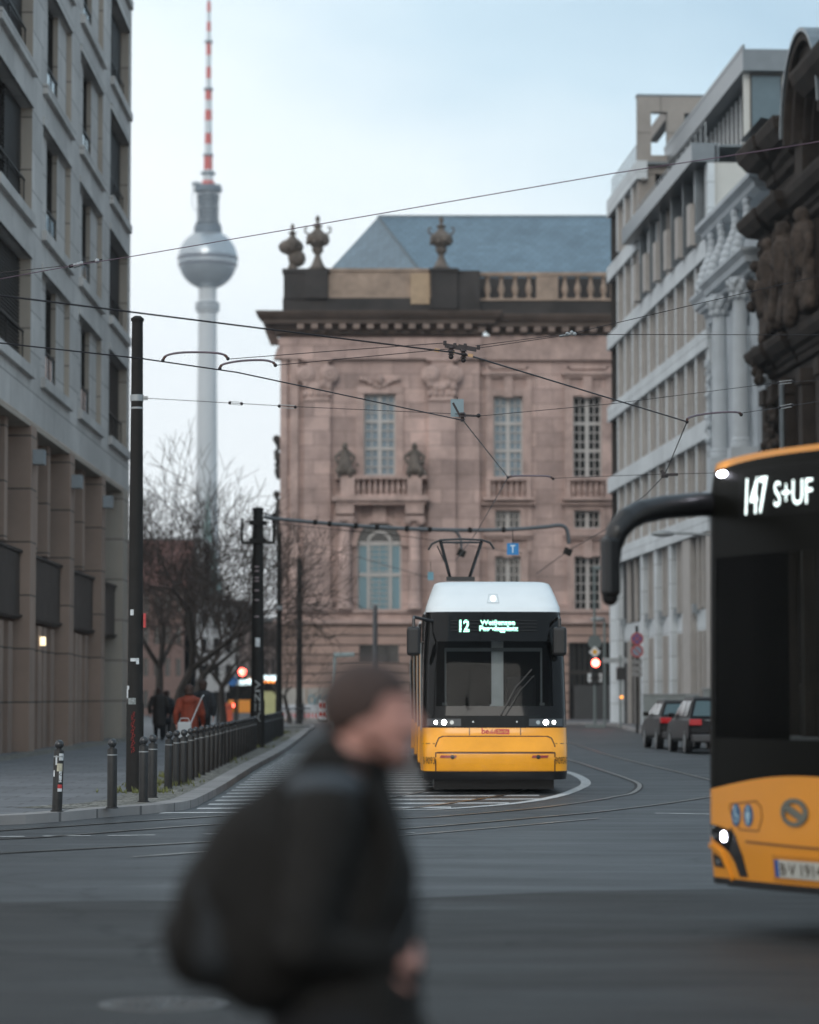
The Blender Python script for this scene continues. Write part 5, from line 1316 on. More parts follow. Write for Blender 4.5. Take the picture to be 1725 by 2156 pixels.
# jacket
s = MB()
s.cap((cx+.01,0,1.30), .150, (cx+.05,0,1.12), .160); s.cap((cx+.05,0,1.12), .160, (cx+.04,0,.80), .175)
s.cap((cx+.03,.0,1.33), .135, (cx+.06,0,1.2), .145)
s.cap(W(712,1612), .078, W(760,1640), .074); s.cap(W(700,1640), .095, W(740,1690), .105)
for q in (-1,1):
    S_, E, Wr = sh[q]; s.cap(Vector((cx+.02,q*.06,1.38)), .075, S_, .082); s.cap(S_, .085, E, .066); s.cap(E, .066, E.lerp(Wr,1.16), .050)
for k in range(9): 
    a = k/8*math.pi; s.cap((cx+.05+.165*math.cos(a),-.14*math.sin(a)+.0,.80), .018, (cx+.05+.165*math.cos(a),-.14*math.sin(a),.86), .02)
organic(s, 'jacket', JACK, man, .012, 5, .002)
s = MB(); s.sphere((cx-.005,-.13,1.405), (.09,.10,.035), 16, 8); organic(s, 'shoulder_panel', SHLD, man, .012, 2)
s = MB()
for k in range(16):
    a = 2*math.pi*k/16; c = W(738,1598); s.sphere((c.x+.078*math.cos(a), .078*math.sin(a), c.z+.018*math.cos(a)*-1), .024, 8, 6)
organic(s, 'collar', JACK, man, .010, 3)
s = MB()
s.cap((cx+.03,0,.9), .165, (cx+.03,0,.82), .16)
for q in (-1,1):
    H_, K, A = legs[q]; s.cap(H_, .105, K, .078); s.cap(K, .078, A, .062)
organic(s, 'trousers', TROU, man, .014, 4)
for q in (-1,1):
    A = legs[q][2]; s = MB(); t = Vector((.17,0,-.055)) if q < 0 else Vector((.15,0,-.10)); s.cap(A+Vector((-.04,0,-.05)), .048, A+t, .042); s.cap(A, .05, A+Vector((.02,0,-.04)), .05)
    organic(s, 'shoe', SHOE, man, .012, 2)
# backpack
bpx0 = W(560,1900)
bk = T('backpack', 'big black slouching backpack on the back of the foreground man', 'backpack', (px0,6.5,0))
s = MB()
def BWp(px, py): v = W(px, py); return v
for (a, b, r1, r2) in (((640,1690),(560,1790),.09,.13),((560,1790),(490,1900),.13,.13),((490,1900),(455,1975),.13,.115),((600,1800),(590,1960),.15,.16),((455,1975),(430,2000),.10,.085),((520,1960),(560,2010),.14,.13),((400,1958),(430,1990),.06,.09),((368,1952),(420,1985),.03,.06),((640,1650),(700,1700),.05,.1)):
    for q in (-.07,.07):
        A, B_ = BWp(*a), BWp(*b); A.y = q; B_.y = q; s.cap(A, r1, B_, r2)
organic(s, 'bag_body', BPK, bk, .014, 6, .002)
s = MB()
for q in (-1,1):
    s.tube(smoothpath([(cx-.13,q*.11,1.36),(cx-.03,q*.115,1.452),(cx+.08,q*.12,1.41),(cx+.14,q*.13,1.27),(cx+.10,q*.16,1.12),(cx-.06,q*.18,1.0)],4), .018, 8)
s.build('strap', BPK, bk, smooth=True)
s = MB()
a = W(640,1640); s.tube(smoothpath([W(600,1690),W(610,1655),W(640,1650),W(655,1680)],4), .012, 8); s.build('carry_loop', BPK, bk, smooth=True)
s = MB().box(-.2,.2,-.15,.15,-.01,.01)
a = W(470,1880); b_ = W(560,1700)
s = MB(); s.cap(Vector((W(430,1850).x+.03,-.13,W(430,1870).z)), .055, Vector((W(470,1960).x,-.13,W(450,1990).z)), .07); organic(s, 'pocket_highlight', mat('pack_highlight', (.022,.024,.026), .75, spec=.2), bk, .012, 3)  # added pocket shape; its lighter grey paints a faint highlight on the pack
for zz_ in (): MB().box(-.02,.02,-.012,.012,-.015,.015).xf(lambda x,y,z: (x+W(560,1).x, y-.19, z+W(560,zz_).z)).build('buckle', SHLD, bk)
q = MB(); q.tube(smoothpath([Vector((W(500,1790).x,-.165,W(500,1790).z)),Vector((W(455,1880).x,-.175,W(455,1880).z)),Vector((W(420,1960).x,-.15,W(420,1960).z))],5), .008, 6); q.build('zip', SHLD, bk)
# phone
S_, E, Wr = sh[-1]; ph = T('smartphone', 'dark phone held up in the hand of the foreground man', 'phone', (px0,6.5,0))
c = W(868,1932); c.y = -.10
MB().obox(c, (.45,0,.9), (.0,1,0), (-.9,0,.45), .072, .036, .004).build('phone_body', BLK, ph, bevel=.003)
MB().obox(c+Vector((-.9,0,.45)).normalized()*.0048, (.45,0,.9), (0,1,0), (-.9,0,.45), .068, .032, .0006).build('screen', mat('phone_screen', (.03,.05,.07), .15, emit=.05, ecol=(.3,.5,.7)), ph)

def walker(label, px, Y, h, coat, coatlen, hairm=HAIR, dirx=0., trou=TROU, wide=1., phase=.1, hood=False, z0=PH):
    t = T('person', label, 'person', (bxY(px,Y),Y,z0), dirx); k = h/1.75
    s = MB(); head(s, (0,.0,1.62*k), (0,1,0), k); s.cap((0,-.01,1.52*k), .06*k, (0,0,1.42*k), .07*k)
    s.cap((0,0,1.35*k), .13*k, (0,0,.95*k), .14*k)
    for q in (-1,1):
        Sx = Vector((q*.18*wide,0,1.40))*k; Ex = Vector((q*.25*wide,-.04+q*phase*.4,1.12))*k; Wx = Vector((q*.25*wide,.08+q*phase,.88))*k
        s.cap(Sx,.06*k,Ex,.045*k); s.cap(Ex,.045*k,Wx,.03*k); hand(s, Wx, (0,.1,-1), (q,0,0), None, .7, k, -1)
        Hx = Vector((q*.09,0,.9))*k; Kx = Vector((q*.09,q*phase*1.2+.04,.48))*k; Ax = Vector((q*.09,q*phase*2.0,.10))*k
        s.cap(Hx,.08*k,Kx,.055*k); s.cap(Kx,.055*k,Ax,.04*k); s.cap(Ax,.04*k,Ax+Vector((0,.14,-.05))*k,.03*k)
    organic(s, 'body', SKIN, t, .016, 2)
    s = MB(); s.cap((0,0,1.36*k), .17*k*wide, (0,0,1.1*k), .175*k*wide); s.cap((0,0,1.1*k), .175*k*wide, (0,0,(coatlen+.15)*k), .19*k*wide); s.cap((0,-.02,1.46*k), .09*k, (0,0,1.36*k), .13*k)
    for q in (-1,1):
        Sx = Vector((q*.19*wide,0,1.38))*k; Ex = Vector((q*.26*wide,-.04+q*phase*.4,1.12))*k; Wx = Vector((q*.26*wide,.06+q*phase,.92))*k
        s.cap(Vector((q*.08,0,1.43))*k,.08*k,Sx,.085*k); s.cap(Sx,.085*k,Ex,.07*k); s.cap(Ex,.07*k,Wx,.055*k)
    if hood: s.sphere((0,-.14*k,1.40*k), (.15*k,.08*k,.10*k))
    organic(s, 'coat', coat, t, .02, 3)
    s = MB()
    for q in (-1,1):
        Hx = Vector((q*.09,0,.95))*k; Kx = Vector((q*.09,q*phase*1.2+.04,.48))*k; Ax = Vector((q*.09,q*phase*2.0,.13))*k
        s.cap(Hx,.11*k,Kx,.08*k); s.cap(Kx,.08*k,Ax,.07*k)
    organic(s, 'trousers', trou, t, .02, 2)
    for q in (-1,1):
        s = MB(); Ax = Vector((q*.09,q*phase*2.0,.07))*k; s.cap(Ax+Vector((0,-.04,-.02)),.045*k,Ax+Vector((0,.16,-.025))*k,.04*k); s.build('shoe', SHOE, t, smooth=True)
    s = MB(); s.sphere((0,-.025*k,1.665*k), (.105*k,.115*k,.10*k), 14, 10); s.sphere((0,-.06*k,1.60*k), (.095*k,.07*k,.11*k), 12, 8); s.build('hair', hairm, t, smooth=True)
    return t
REDC = mat('rust_red_coat', (.17,.03,.014), .8, var=.3, scale=6); NAVY = mat('dark_navy_coat', (.016,.018,.022), .8); DKC = mat('dark_brown_coat', (.022,.018,.016), .8)
walker('person in a rust red coat seen from behind, white bag at the side', 400, 64, 1.74, REDC, .62, wide=1.12, hood=True)
walker('tall person in a dark jacket ahead of the one in the red coat', 429, 78, 1.92, NAVY, .75, phase=-.1)
walker('person in a long dark coat standing beside the mast, leftmost of the walkers', 336, 98, 1.80, DKC, .45, wide=1.15, phase=.06)
walker('dark dressed person half hidden behind the one in the long dark coat', 352, 103, 1.70, NAVY, .55, phase=-.06)
k = bxY(384,62.6); bag = T('shoulder_bag', 'white shoulder bag hanging from a long strap at the red coat', 'bag', (k,63.4,PH+.55))
WBG = mat('white_bag_fabric', (.42,.45,.47), .7, var=.1)
MB().box(-.15,.15,-.07,.07,0,.38).build('bag_body', WBG, bag, bevel=.03)
MB().tube([(-.12,-.04,.37),(-.08,-.04,.46),(.08,-.04,.46),(.12,-.04,.37)], .012, 6).tube(smoothpath([(.14,.0,.36),(.22,.28,.6),(.36,.34,.93),(.38,.5,.95)],4), .014, 6).build('strap', WBG, bag)
# ---------------------------------------------------------------- bollards
BT = [(.045,0),(.058,.0),(.058,.80),(.052,.815),(.035,.82),(.03,.84)]
def make_bollard():
    t = T('bollard', '', 'bollard', (0,0,0), 0, 'ball-topped bollards along the kerb')
    MB().lathe([(.085,0),(.085,.012),(.07,.02)], n=20).lathe([(.066,0),(.066,.775),(.06,.79),(.035,.80),(.03,.815)], n=20).build('post', BOLL, t, smooth=30)
    MB().lathe([(.069,.70),(.069,.716)], n=20).build('ring', GSTEEL, t)
    MB().sphere((0,0,.865), .060, 20, 14).build('ball', mat('bollard_ball', (.045,.047,.05), .22, .3, var=.2, scale=9), t, smooth=True)
    return t
bproto = make_bollard(); COBP = []
near = [(120,1709),(236,1702),(302,1689),(321,1679.6),(354,1661),(372,1654),(387.5,1650),(402,1643),(413,1637),(425,1632)]
pos = [PZ(a,b,PH) for a,b in near]
y = pos[-1].y+1.75
while y < 112:
    if not (82.3 < y < 85.5): pos.append(Vector((-3.93-(y-55)*.0165, y, PH)))
    y += 1.68
lab = ['bollard farthest left at the street corner, covered in stickers','second bollard from the left, standing alone at the kerb bend','bollard standing right in front of the tall dark mast','bollard just right of the tall dark mast, pale streak on its post']
ORD = 'first second third fourth fifth sixth seventh eighth ninth tenth eleventh twelfth thirteenth fourteenth fifteenth sixteenth seventeenth eighteenth nineteenth twentieth'.split()
ords = lambda k: ORD[k] if k < 20 else 'twenty-'+ORD[k-20] if k < 29 else 'thirtieth' if k == 29 else 'thirty-'+ORD[k-30]
for i, p in enumerate(pos):
    o = bproto if i == 0 else copy_tree(bproto)
    o.location = p; o.rotation_euler = (R(random.uniform(-1,1)), R(random.uniform(-1.2,1.2)), random.uniform(0,6))
    o['label'] = lab[i] if i < 4 else '%s bollard of the kerb row, counted from the tall dark mast backwards' % ords(i-3)
# stickers on the first bollards (separate flat labels)
def sticker(par, r, z, a0, a1, h, m, name='sticker'):
    q = MB(); n = 5
    for k in range(n):
        t0 = R(a0+(a1-a0)*k/n); t1 = R(a0+(a1-a0)*(k+1)/n)
        q.quad((r*math.cos(t0),r*math.sin(t0),z),(r*math.cos(t1),r*math.sin(t1),z),(r*math.cos(t1),r*math.sin(t1),z+h),(r*math.cos(t0),r*math.sin(t0),z+h))
    return q.build(name, m, par)
bproto.rotation_euler = (0, R(1.5), 0)
for (z, a0, a1, h, m_) in ((.66,-80,-20,.09,STICK),(.60,-120,-100,.12,STICK),(.52,-100,-35,.10,mat('sticker_cream',(.45,.43,.33),.6,var=.2,scale=20)),(.38,-75,-40,.14,STICK),(.30,-85,-30,.05,STICKR),(.26,-85,-30,.04,STICK),(.45,-150,-125,.08,STICK)):
    sticker(bproto, .0675, z, a0, a1, h, m_)
vs, fs = text2d('ONE', .1)
q = MB().add([(.0682*math.cos(R(-72)+y/.0682*.9), .0682*math.sin(R(-72)+y/.0682*.9), .505-x*.55) for x, y in vs], fs); q.build('sticker_text', TXT, bproto)
# ---------------------------------------------------------------- masts
def mast(label, px, pyb, pyt, rb_, rt, zbase=PH, grp='dark overhead line masts'):
    b_ = PZ(px, pyb, zbase); zt = P(px, pyt, b_.y).z-zbase
    t = T('mast', label, 'mast', tuple(b_), 0, grp)
    MB().lathe([(rb_*1.12,0),(rb_*1.12,1.35),(rb_*1.0,1.4),(rt,zt)], n=24).build('pole', POLE, t, smooth=25)
    MB().lathe([(rt*1.18,zt),(rt*1.18,zt+.04),(rt*.6,zt+.08)], n=24).build('cap', POLE, t)
    return t, b_, zt
m1, m1p, m1h = mast('tall dark overhead line mast at the left with stickers and red scribble', 283.5, 1667, 676, .122, .088)
for zz in (1.35,2.28,3.45,6.0): MB().lathe([(.130-.005*zz,zz),(.130-.005*zz,zz+.03)], n=24).build('band', GSTEEL if zz > 5 else POLE, m1)
zz = P(300,838,m1p.y).z-PH
MB().lathe([(.105,zz-.05),(.105,zz+.05)], n=24).box(.08,.17,-.03,.03,zz-.03,zz+.03).build('clamp', GSTEEL, m1)
sticker(m1, .117, P(277,1294,45).z-PH, -130, -100, .09, STICK)
for (py, a0, a1, h, m_) in ((1392,-120,-60,.05,STICK),(1398,-80,-60,.08,STICK),(1470,-165,-140,.14,STICK),(1486,-140,-80,.12,mat('torn_paper',(.2,.22,.22),.7,var=.5,scale=30)),(1452,-160,-130,.06,STICK)):
    sticker(m1, .133, P(277,py,45).z-PH, a0, a1, h, m_)
q = MB(); zt0 = P(280,1500,45).z-PH; zb0_ = P(280,1585,45).z-PH; prev = None
pts = []
for k in range(60):
    u = k/59; a = R(-98+9*math.sin(k*1.7)+6*math.sin(k*.6)); z_ = zt0+(zb0_-zt0)*u+.02*math.sin(k*2.3); r_ = .139
    pts.append((r_*math.cos(a), r_*math.sin(a), z_))
q.tube(pts, .004, 4).build('red_scribble', mat('red_marker', (.35,.02,.02), .6, var=0), m1)
MB().box(.125,.16,-.05,.05,P(300,1320,45).z-PH,P(300,1290,45).z-PH).build('small_sign', STICKR, m1)
m2, m2p, m2h = mast('dark mast with white graffiti and a bracket arm over the street', 542, 1574, 1074, .19, .15)
zz = P(540,1120,m2p.y).z-PH
MB().box(-.5,.5,-.06,.06,zz-.35,zz-.28).box(-.5,-.44,-.05,.05,zz-.3,zz+.4).box(.42,.5,-.05,.05,zz-.3,zz+.55).box(-.24,.24,-.24,.24,zz-.34,zz-.2).box(-.24,.24,-.24,.24,zz+.2,zz+.32).build('bracket', POLE, m2)
wg = mat('white_graffiti', (.4,.42,.42), .6, var=.3, scale=20)
vs, fs = text2d('AZZIV', 1.); w_ = max(v[0] for v in vs)
za, zb = P(540,1520,m2p.y).z-PH, P(540,1432,m2p.y).z-PH
MB().add([(.205*math.cos(R(-90)-(v[1]-.4)*1.15), .205*math.sin(R(-90)-(v[1]-.4)*1.15)-.012, za+(zb-za)*v[0]/w_) for v in vs], fs).build('graffiti', wg, m2)
sticker(m2, .222, P(540,1362,m2p.y).z-PH, -105, -70, .26, STICK)
for py in (1195,1204,1218,1225,1245,1265,1300): sticker(m2, .222-.006*((1467-py)/75), P(540,py,m2p.y).z-PH, -115, -78, .035, mat('pale_peg', (.3,.24,.26), .6))
m3, m3p, m3h = mast('thinner grey mast right of the graffiti mast, with a white band', 587, 1540, 1126, .13, .10)
sticker(m3, .15, P(587,1284,m3p.y).z-PH, -180, 0, .16, STICK)
q = MB().bar((-.15,0,m3h-1.4),(-.95,0,m3h-1.1),.05).box(-1.2,-.8,-.12,.12,m3h-1.75,m3h-1.0); q.build('signal_box', POLE, m3)
m4, m4p, m4h = mast('dark mast in front of the left corner of the stone building', 630, 1524.8, 1180, .17, .15)
b5 = P(790,1500,150); m5 = T('mast', 'short grey mast above the head of the foreground man', 'mast', (b5.x,150,0), 0, 'dark overhead line masts')
MB().lathe([(.16,0),(.12,P(790,1278,150).z)], n=16).lathe([(.14,P(790,1278,150).z),(.08,P(790,1274,150).z)], n=16).build('pole', mat('grey_mast', (.09,.09,.095), .5), m5, smooth=True)
b5 = P(705,1500,140); lp = T('street_lamp', 'pale slim lamp post with a flat head left of the foreground man', 'street lamp', (b5.x,140,0))
hz = P(705,1383,140).z
MB().tube([(0,0,0),(0,0,hz)], .07, 8).build('post', mat('pale_lamp_green', (.34,.42,.42), .5), lp); MB().box(-.05,.95,-.15,.15,hz-.02,hz+.2).build('lamp_head', MATS['pale_lamp_green'], lp, bevel=.04)
# ---------------------------------------------------------------- overhead wires
WG = 'overhead tram wires'
def wire(label, pts, r=.006, sag=0., name='overhead_wire', m=WIRE, cat='wire'):
    V = [P(*p) for p in pts]; o = V[0].copy(); r = r*1.15; out = []
    for i in range(len(V)-1):
        n = 8
        for k in range(n):
            t = k/n; p = V[i].lerp(V[i+1], t); p = p-Vector((0,0,4*sag*t*(1-t))); out.append(p-o)
    out.append(V[-1]-o)
    ob = MB().tube(out, r, 6).build(name, m); ob.location = o
    tag(ob, label, cat, WG); return ob
wire('thick contact wire falling from the upper left to the clamp pair in mid picture', [(-400,568,26),(0,622,29),(955,742,33.8)], .0085)
wire('contact wire running from the clamp pair down to the curved arm at the right', [(955,742,33.8),(1000,752,34.3),(1447,888,42)], .0085)
wire('lower contact wire from the left edge past the mast to the hanging square plate', [(-400,672,29),(0,722,32),(300,755,33.5),(500,784,34.6),(975,885,41)], .0075)
wire('contact wire dropping steeply from the square plate', [(975,885,41),(1070,1005,51.6)], .0075)
wire('contact wire continuing down to the tram collector', [(1070,1005,51.6),(1003,1122,62),(960,1180,75)], .0075)
wire('thin greenish span wire from the mast clamp to the square plate', [(302,838,45),(620,856,43.5),(975,872,41.2)], .0045)
wire('thin span wire rising from the square plate to the right edge', [(1008,876,41.2),(1290,850,43),(1620,808,46),(1725,800,47),(2000,770,50)], .0045)
wire('pinkish high span wire crossing the sky from lower left to upper right', [(-350,640,33),(0,587,36),(160,558,34.8),(270,541,34),(700,467,32),(1290,365,29.5),(1600,318,28.4),(1900,270,27.5)], .0045, m=mat('pink_tinted_wire', (.10,.06,.09), .5))
wire('short loop wire beside the high span wire at the left edge', [(-300,610,35.5),(0,574,35.6),(130,560,34.9)], .004)
wire('upper span wire from the left curved arm to the clamp pair', [(480,756,36.5),(700,739,35.5),(935,722,34.2)], .0045)
wire('lower span wire from the second curved arm to the clamp pair', [(580,769,36.2),(760,752,35.2),(950,734,34.2)], .0045)
wire('upper of two span wires from the clamp pair to the strain joint at the right', [(1002,728,34.2),(1200,702,35)], .004)
wire('lower of two span wires from the clamp pair to the strain joint at the right', [(1006,733,34.2),(1190,706,35)], .004)
wire('span wire climbing from the strain joint to the upper right edge', [(1208,701,35),(1450,644,36),(1725,581,37),(2000,520,38)], .0045)
wire('span wire running level from the strain joint to the right edge', [(1208,704,35),(1725,705,38),(2000,706,40)], .004)
wire('short span wire right of the right-hand curved arm', [(1560,870,42.5),(1640,858,43.5),(1725,845,44.5),(1950,812,47)], .0045)
wire('contact wire going down left from the right-hand curved arm', [(1447,888,42),(1400,1000,50),(1362,1040,54),(1300,1090,60)], .0075)
wire('faint level span wire behind the square plate at the right', [(1165,1007,52),(1400,998,52),(1725,992,53),(1900,988,53)], .005)
wire('faint wire falling from the thin mast across the stone wall', [(590,1130,124),(760,1175,118),(900,1215,112)], .012)
wire('faint wire from the bracket mast across the stone wall', [(560,1100,84),(860,1130,90),(1100,1165,100)], .010)
wire('faint contact wire rising right of the blue square sign', [(1130,1208,90),(1196,1160,84),(1270,1118,78),(1330,1090,74)], .010)
def arm_(label, pts, r=.014):
    V = [P(*p) for p in pts]; t = T('curved_wire_arm', label, 'wire arm', tuple(V[0]), 0, 'curved insulated wire arms')
    L = smoothpath([v-V[0] for v in V], 6)
    MB().tube(L, r, 8).build('tube', mat('arm_insulator', (.14,.11,.13), .4, var=.3, scale=40), t, smooth=True)
    for e in (L[0], L[-1]): 
        MB().sphere(e, r*1.7, 10, 8).build('end_fitting', WIRE, t, smooth=True)
    k = len(L)//6; MB().tube(L[:k+1], r*1.25, 8).tube(L[-k-1:], r*1.25, 8).build('sleeve', mat('rusty_sleeve', (.09,.045,.035), .6), t, smooth=True)
arm_('upper left curved arm right of the mast, in front of the sky', [(343,759,36.5),(352,748,36.5),(385,742,36.5),(440,742,36.5),(470,746,36.5),(480,755,36.5)])
arm_('lower curved arm to the right of the first one, near the stone cornice', [(463,776,36.2),(470,767,36.2),(505,760,36.2),(550,758,36.2),(573,762,36.2),(580,769,36.2)])
arm_('curved arm at the right in front of the white columns', [(1447,888,42),(1450,880,42),(1475,873,42.2),(1520,868,42.3),(1553,868,42.4),(1561,873,42.5)], .016)
arm_('small curved arm above the blue square sign', [(1070,1005,51.6),(1085,1002,51.7),(1130,1002,51.8),(1155,1003,51.9),(1165,1008,52)], .016)
# insulated clamps
def clamp(label, px, py, Y, parts):
    c = P(px, py, Y); t = T('wire_clamp', label, 'clamp', tuple(c), 0, 'wire clamps and insulators'); k = Y/F
    L = lambda a, b, d=0.: Vector(((a-px)*k, d, -(b-py)*k))
    parts(t, L, k); return t
BRS = mat('brass_fitting', (.30,.20,.12), .35, .8)
def pc(t, L, k):
    q = MB()
    for (a, b) in ((958,733),(958+54-44,741)): pass
    q.bar(L(937,727), L(972,733), .03, .05).bar(L(965,729), L(1004,736), .035, .05)
    q.build('crossbar', WIRE, t)
    for (a, b) in ((937,722),(980,728),(1008,731),(958,727)): MB().obox(L(a,b), (1,0,0),(0,1,0),(0,0,1), .02,.02,.028).build('eye', WIRE, t, bevel=.008)
    for (a, b) in ((950,738),(976,745)):
        q = MB(); c = L(a, b)
        for j, r_ in enumerate((.045,.03,.05,.028,.042)): q.lathe([(r_,0),(r_*.7,.018)], c.x, c.y, 14, c.z+.03-.02*j)
        q.build('insulator', mat('dark_insulator', (.04,.028,.028), .4), t); MB().sphere((c.x,c.y,c.z-.075), .03, 10, 8).build('grip', WIRE, t)
    for (a, b) in ((919,738),(951,742),(990,749)): MB().obox(L(a+1,b-.5),(1,0,-.25),(0,1,0),(.25,0,1),.03,.015,.02).build('grip', BRS, t)
clamp('double insulated clamp with brass grips in the middle of the picture', 960, 735, 34.1, pc)
def pc2(t, L, k):
    MB().bar(L(954,848), L(970,878), .03, .03).bar(L(970,874), L(1008,876), .03, .03).build('crossbar', WIRE, t)
    c = L(974, 876); q = MB()
    for j, r_ in enumerate((.05,.035,.055,.03,.045,.03)): q.lathe([(r_,0),(r_*.7,.02)], c.x, c.y, 14, c.z+.03-.022*j)
    q.build('insulator', mat('dark_insulator', (.04,.028,.028), .4), t); MB().sphere(L(1008,875), .032, 8, 6).build('eye', WIRE, t)
clamp('insulated clamp hanging beside the grey square plate', 975, 876, 41.05, pc2)
c = P(963,859,41.3); t = T('square_plate', 'grey-blue square plate hanging on the wires in front of the stone building', 'sign plate', tuple(c))
MB().box(-.093,.093,-.004,.004,-.125,.13).build('plate', mat('plate_grey_blue', (.20,.27,.30), .5, var=.05), t); MB().tube([(0,0,.12),(0,0,.16)], .006, 6).build('hook', WIRE, t)
def pc3(t, L, k):
    MB().tube([L(145,561),L(182,553)], .022, 8).build('strain_insulator', WIRE, t)
    for a, b in ((158,559),(165,557),(172,555),(205,549)): MB().sphere(L(a,b), .032, 8, 6).build('nut', GSTEEL, t)
    MB().tube([L(182,553),L(216,546)], .01, 6).build('rod', WIRE, t)
clamp('strain joint on the high span wire in front of the left building', 160, 558, 34.9, pc3)
def pc4(t, L, k):
    MB().tube([L(1178,708),L(1212,701)], .016, 8).build('strain_rod', GSTEEL, t)
    for a, b in ((1195,703),(1204,700),(1210,703)): MB().sphere(L(a,b), .026, 8, 6).build('nut', GSTEEL, t)
clamp('strain joint on the span wires right of the double clamp', 1200, 704, 35, pc4)
for (lb_, a, b, Y) in (('turnbuckle on the thin span wire just right of the mast', (484,848),(509,850),44.2),('turnbuckle on the thin span wire at the stone building corner', (588,855),(622,857),43.5),('turnbuckle in front of the dark ornate building, upper of two', (1640,799+7),(1668,797+6),46.5),('turnbuckle in front of the dark ornate building, lower of two', (1642,858),(1668,853),43.6)):
    c = P(a[0],a[1],Y); d = P(b[0],b[1],Y)-c; t = T('turnbuckle', lb_, 'turnbuckle', tuple(c), 0, 'turnbuckles on the span wires')
    for s_2 in (-.022,.022): MB().bar(Vector((0,0,s_2)), d+Vector((0,0,s_2)), .009).build('side_rod', GSTEEL, t)
    MB().sphere((0,0,0), .025, 8, 6).sphere(d, .025, 8, 6).build('eye', WIRE, t)
def pc5(t, L, k):
    MB().bar(L(1393,990), L(1400,1003), .06, .06).bar(L(1400,1000), L(1428,999), .05, .05).lathe([(.06,0),(.06,.05)], *L(1400,1003)[:2], 10, L(1400,1006).z).build('crossbar', WIRE, t)
clamp('clamp in front of the gridded office block at the right', 1400, 1000, 50, pc5)
# bracket arm from second mast
t = T('bracket_arm', 'long dark tube arm reaching from the graffiti mast over the tram', 'bracket arm', tuple(P(556,1088,84)))
o_ = P(556,1088,84); V = smoothpath([P(*p)-o_ for p in ((556,1087,84),(590,1093,84),(750,1107,84),(880,1114,84),(1040,1116,84),(1140,1110,84),(1180,1106,84),(1194,1116,84),(1198,1145,84))], 6)
MB().tube(V, .055, 8).build('tube', mat('arm_grey', (.09,.10,.11), .45), t, smooth=True)
MB().tube(smoothpath([P(*p)-o_ for p in ((940,1116,84),(960,1120,84),(970,1135,84),(972,1160,84))], 5), .035, 8).build('drop_arm', MATS['arm_grey'], t, smooth=True)
for px in (650,700,752,800,853,903,1000,1060): 
    c = min(V, key=lambda v: abs((v+o_).x-bxY(px,84))); MB().sphere(c, .085, 8, 6).build('joint', POLE, t)
for a, b in ((972,1165),(1196,1162)): MB().bar(P(a-8,b-4,84)-o_, P(a+8,b+3,84)-o_, .12, .2).build('wire_grip', POLE, t)
MB().tube([P(545,1076,84)-o_, P(600,1094,84)-o_], .02, 6).build('stay', POLE, t)
# hanging blue sign and small plate
c = P(1080,1156,62); t = T('tram_sign', 'blue square sign with a white letter T hanging above the tram', 'sign', tuple(c))
MB().box(-.125,.125,-.01,.01,-.125,.125).build('panel', mat('tram_sign_blue', (.005,.17,.42), .4, var=.05), t); MB().box(-.055,.055,-.014,-.0102,.06,.085).box(-.012,.012,-.014,-.0102,-.08,.06).build('letter', mat('sign_white', (.55,.65,.72), .5, var=0), t)
MB().tube([(0,0,.12),(0,0,.42)], .01, 6).build('hanger', WIRE, t)
c = P(907,1213,70); t = T('small_sign', 'small blue-grey plate on a wire left of the tram roof', 'sign', tuple(c)); MB().box(-.07,.07,-.01,.01,-.1,.1).build('panel', mat('plate_teal', (.12,.27,.33), .5), t); MB().tube([(0,0,.1),(0,0,.35)], .008, 6).build('hanger', WIRE, t)
# ---------------------------------------------------------------- signals and signs at the crossing
LGP = mat('pole_grey_green', (.15,.18,.18), .5)
YS = 150.
def atY(px, py, Y=YS): v = P(px, py, Y); return v
t = T('traffic_light', 'traffic light showing red, with a yellow and white diamond sign above it', 'traffic light', (bxY(1252,YS),YS,0)); o_ = Vector((bxY(1252,YS),YS,0))
def LZ(py): return P(1252,py,YS).z
MB().tube([(0,0,0),(0,0,LZ(1195))], .07, 10).box(-.5,.5,-.3,.3,0,.18).build('post', LGP, t)
MB().box(-.2,.2,-.25,.05,LZ(1440),LZ(1383)).build('signal_housing', BLK, t, bevel=.03)
RL_ = mat('red_signal_light', (1,.1,.08), emit=12, ecol=(1,.10,.07), var=0)
MB().lathe([(.20,0),(.20,.02)], n=20).xf(lambda x,y,z: (x+.03,-.27-z,y+LZ(1396))).build('red_lens', RL_, t)
for py in (1412,1428): MB().lathe([(.13,0),(.13,.02)], n=16).xf(lambda x,y,z: (x,-.26-z,y+LZ(py))).build('dark_lens', POLE, t)
d = .30
MB().prism([(-d,0),(0,-d),(d,0),(0,d)], 'y', -.14, -.12).xf(lambda x,y,z: (x,y,z+LZ(1373))).build('diamond_sign', WHT, t)
MB().prism([(-d*.55,0),(0,-d*.55),(d*.55,0),(0,d*.55)], 'y', -.15, -.141).xf(lambda x,y,z: (x,y,z+LZ(1373))).build('diamond_centre', mat('sign_yellow', (.75,.40,.02), .5, var=0), t)
MB().lathe([(.36,0),(.36,.02)], n=24).xf(lambda x,y,z: (x,-.10-z,y+LZ(1352))).build('round_sign_back', mat('sign_back_grey', (.12,.15,.15), .6), t)
MB().box(-.36,.36,-.12,-.1,LZ(1436),LZ(1418)).build('arrow_sign', WHT, t)
MB().box(-.18,.20,-.13,-.121,LZ(1424.5),LZ(1422.5)).prism([(-.3,LZ(1428)),(-.12,LZ(1424)),(-.12,LZ(1432))], 'y', -.13, -.121).tube([(.2,-.125,LZ(1423.5)),(.27,-.125,LZ(1427)),(.24,-.125,LZ(1432))], .03, 5).build('arrow_mark', TXT, t)
MB().box(-.1,.45,-.1,.1,LZ(1200),LZ(1192)).build('lamp_head', LGP, t, bevel=.04)
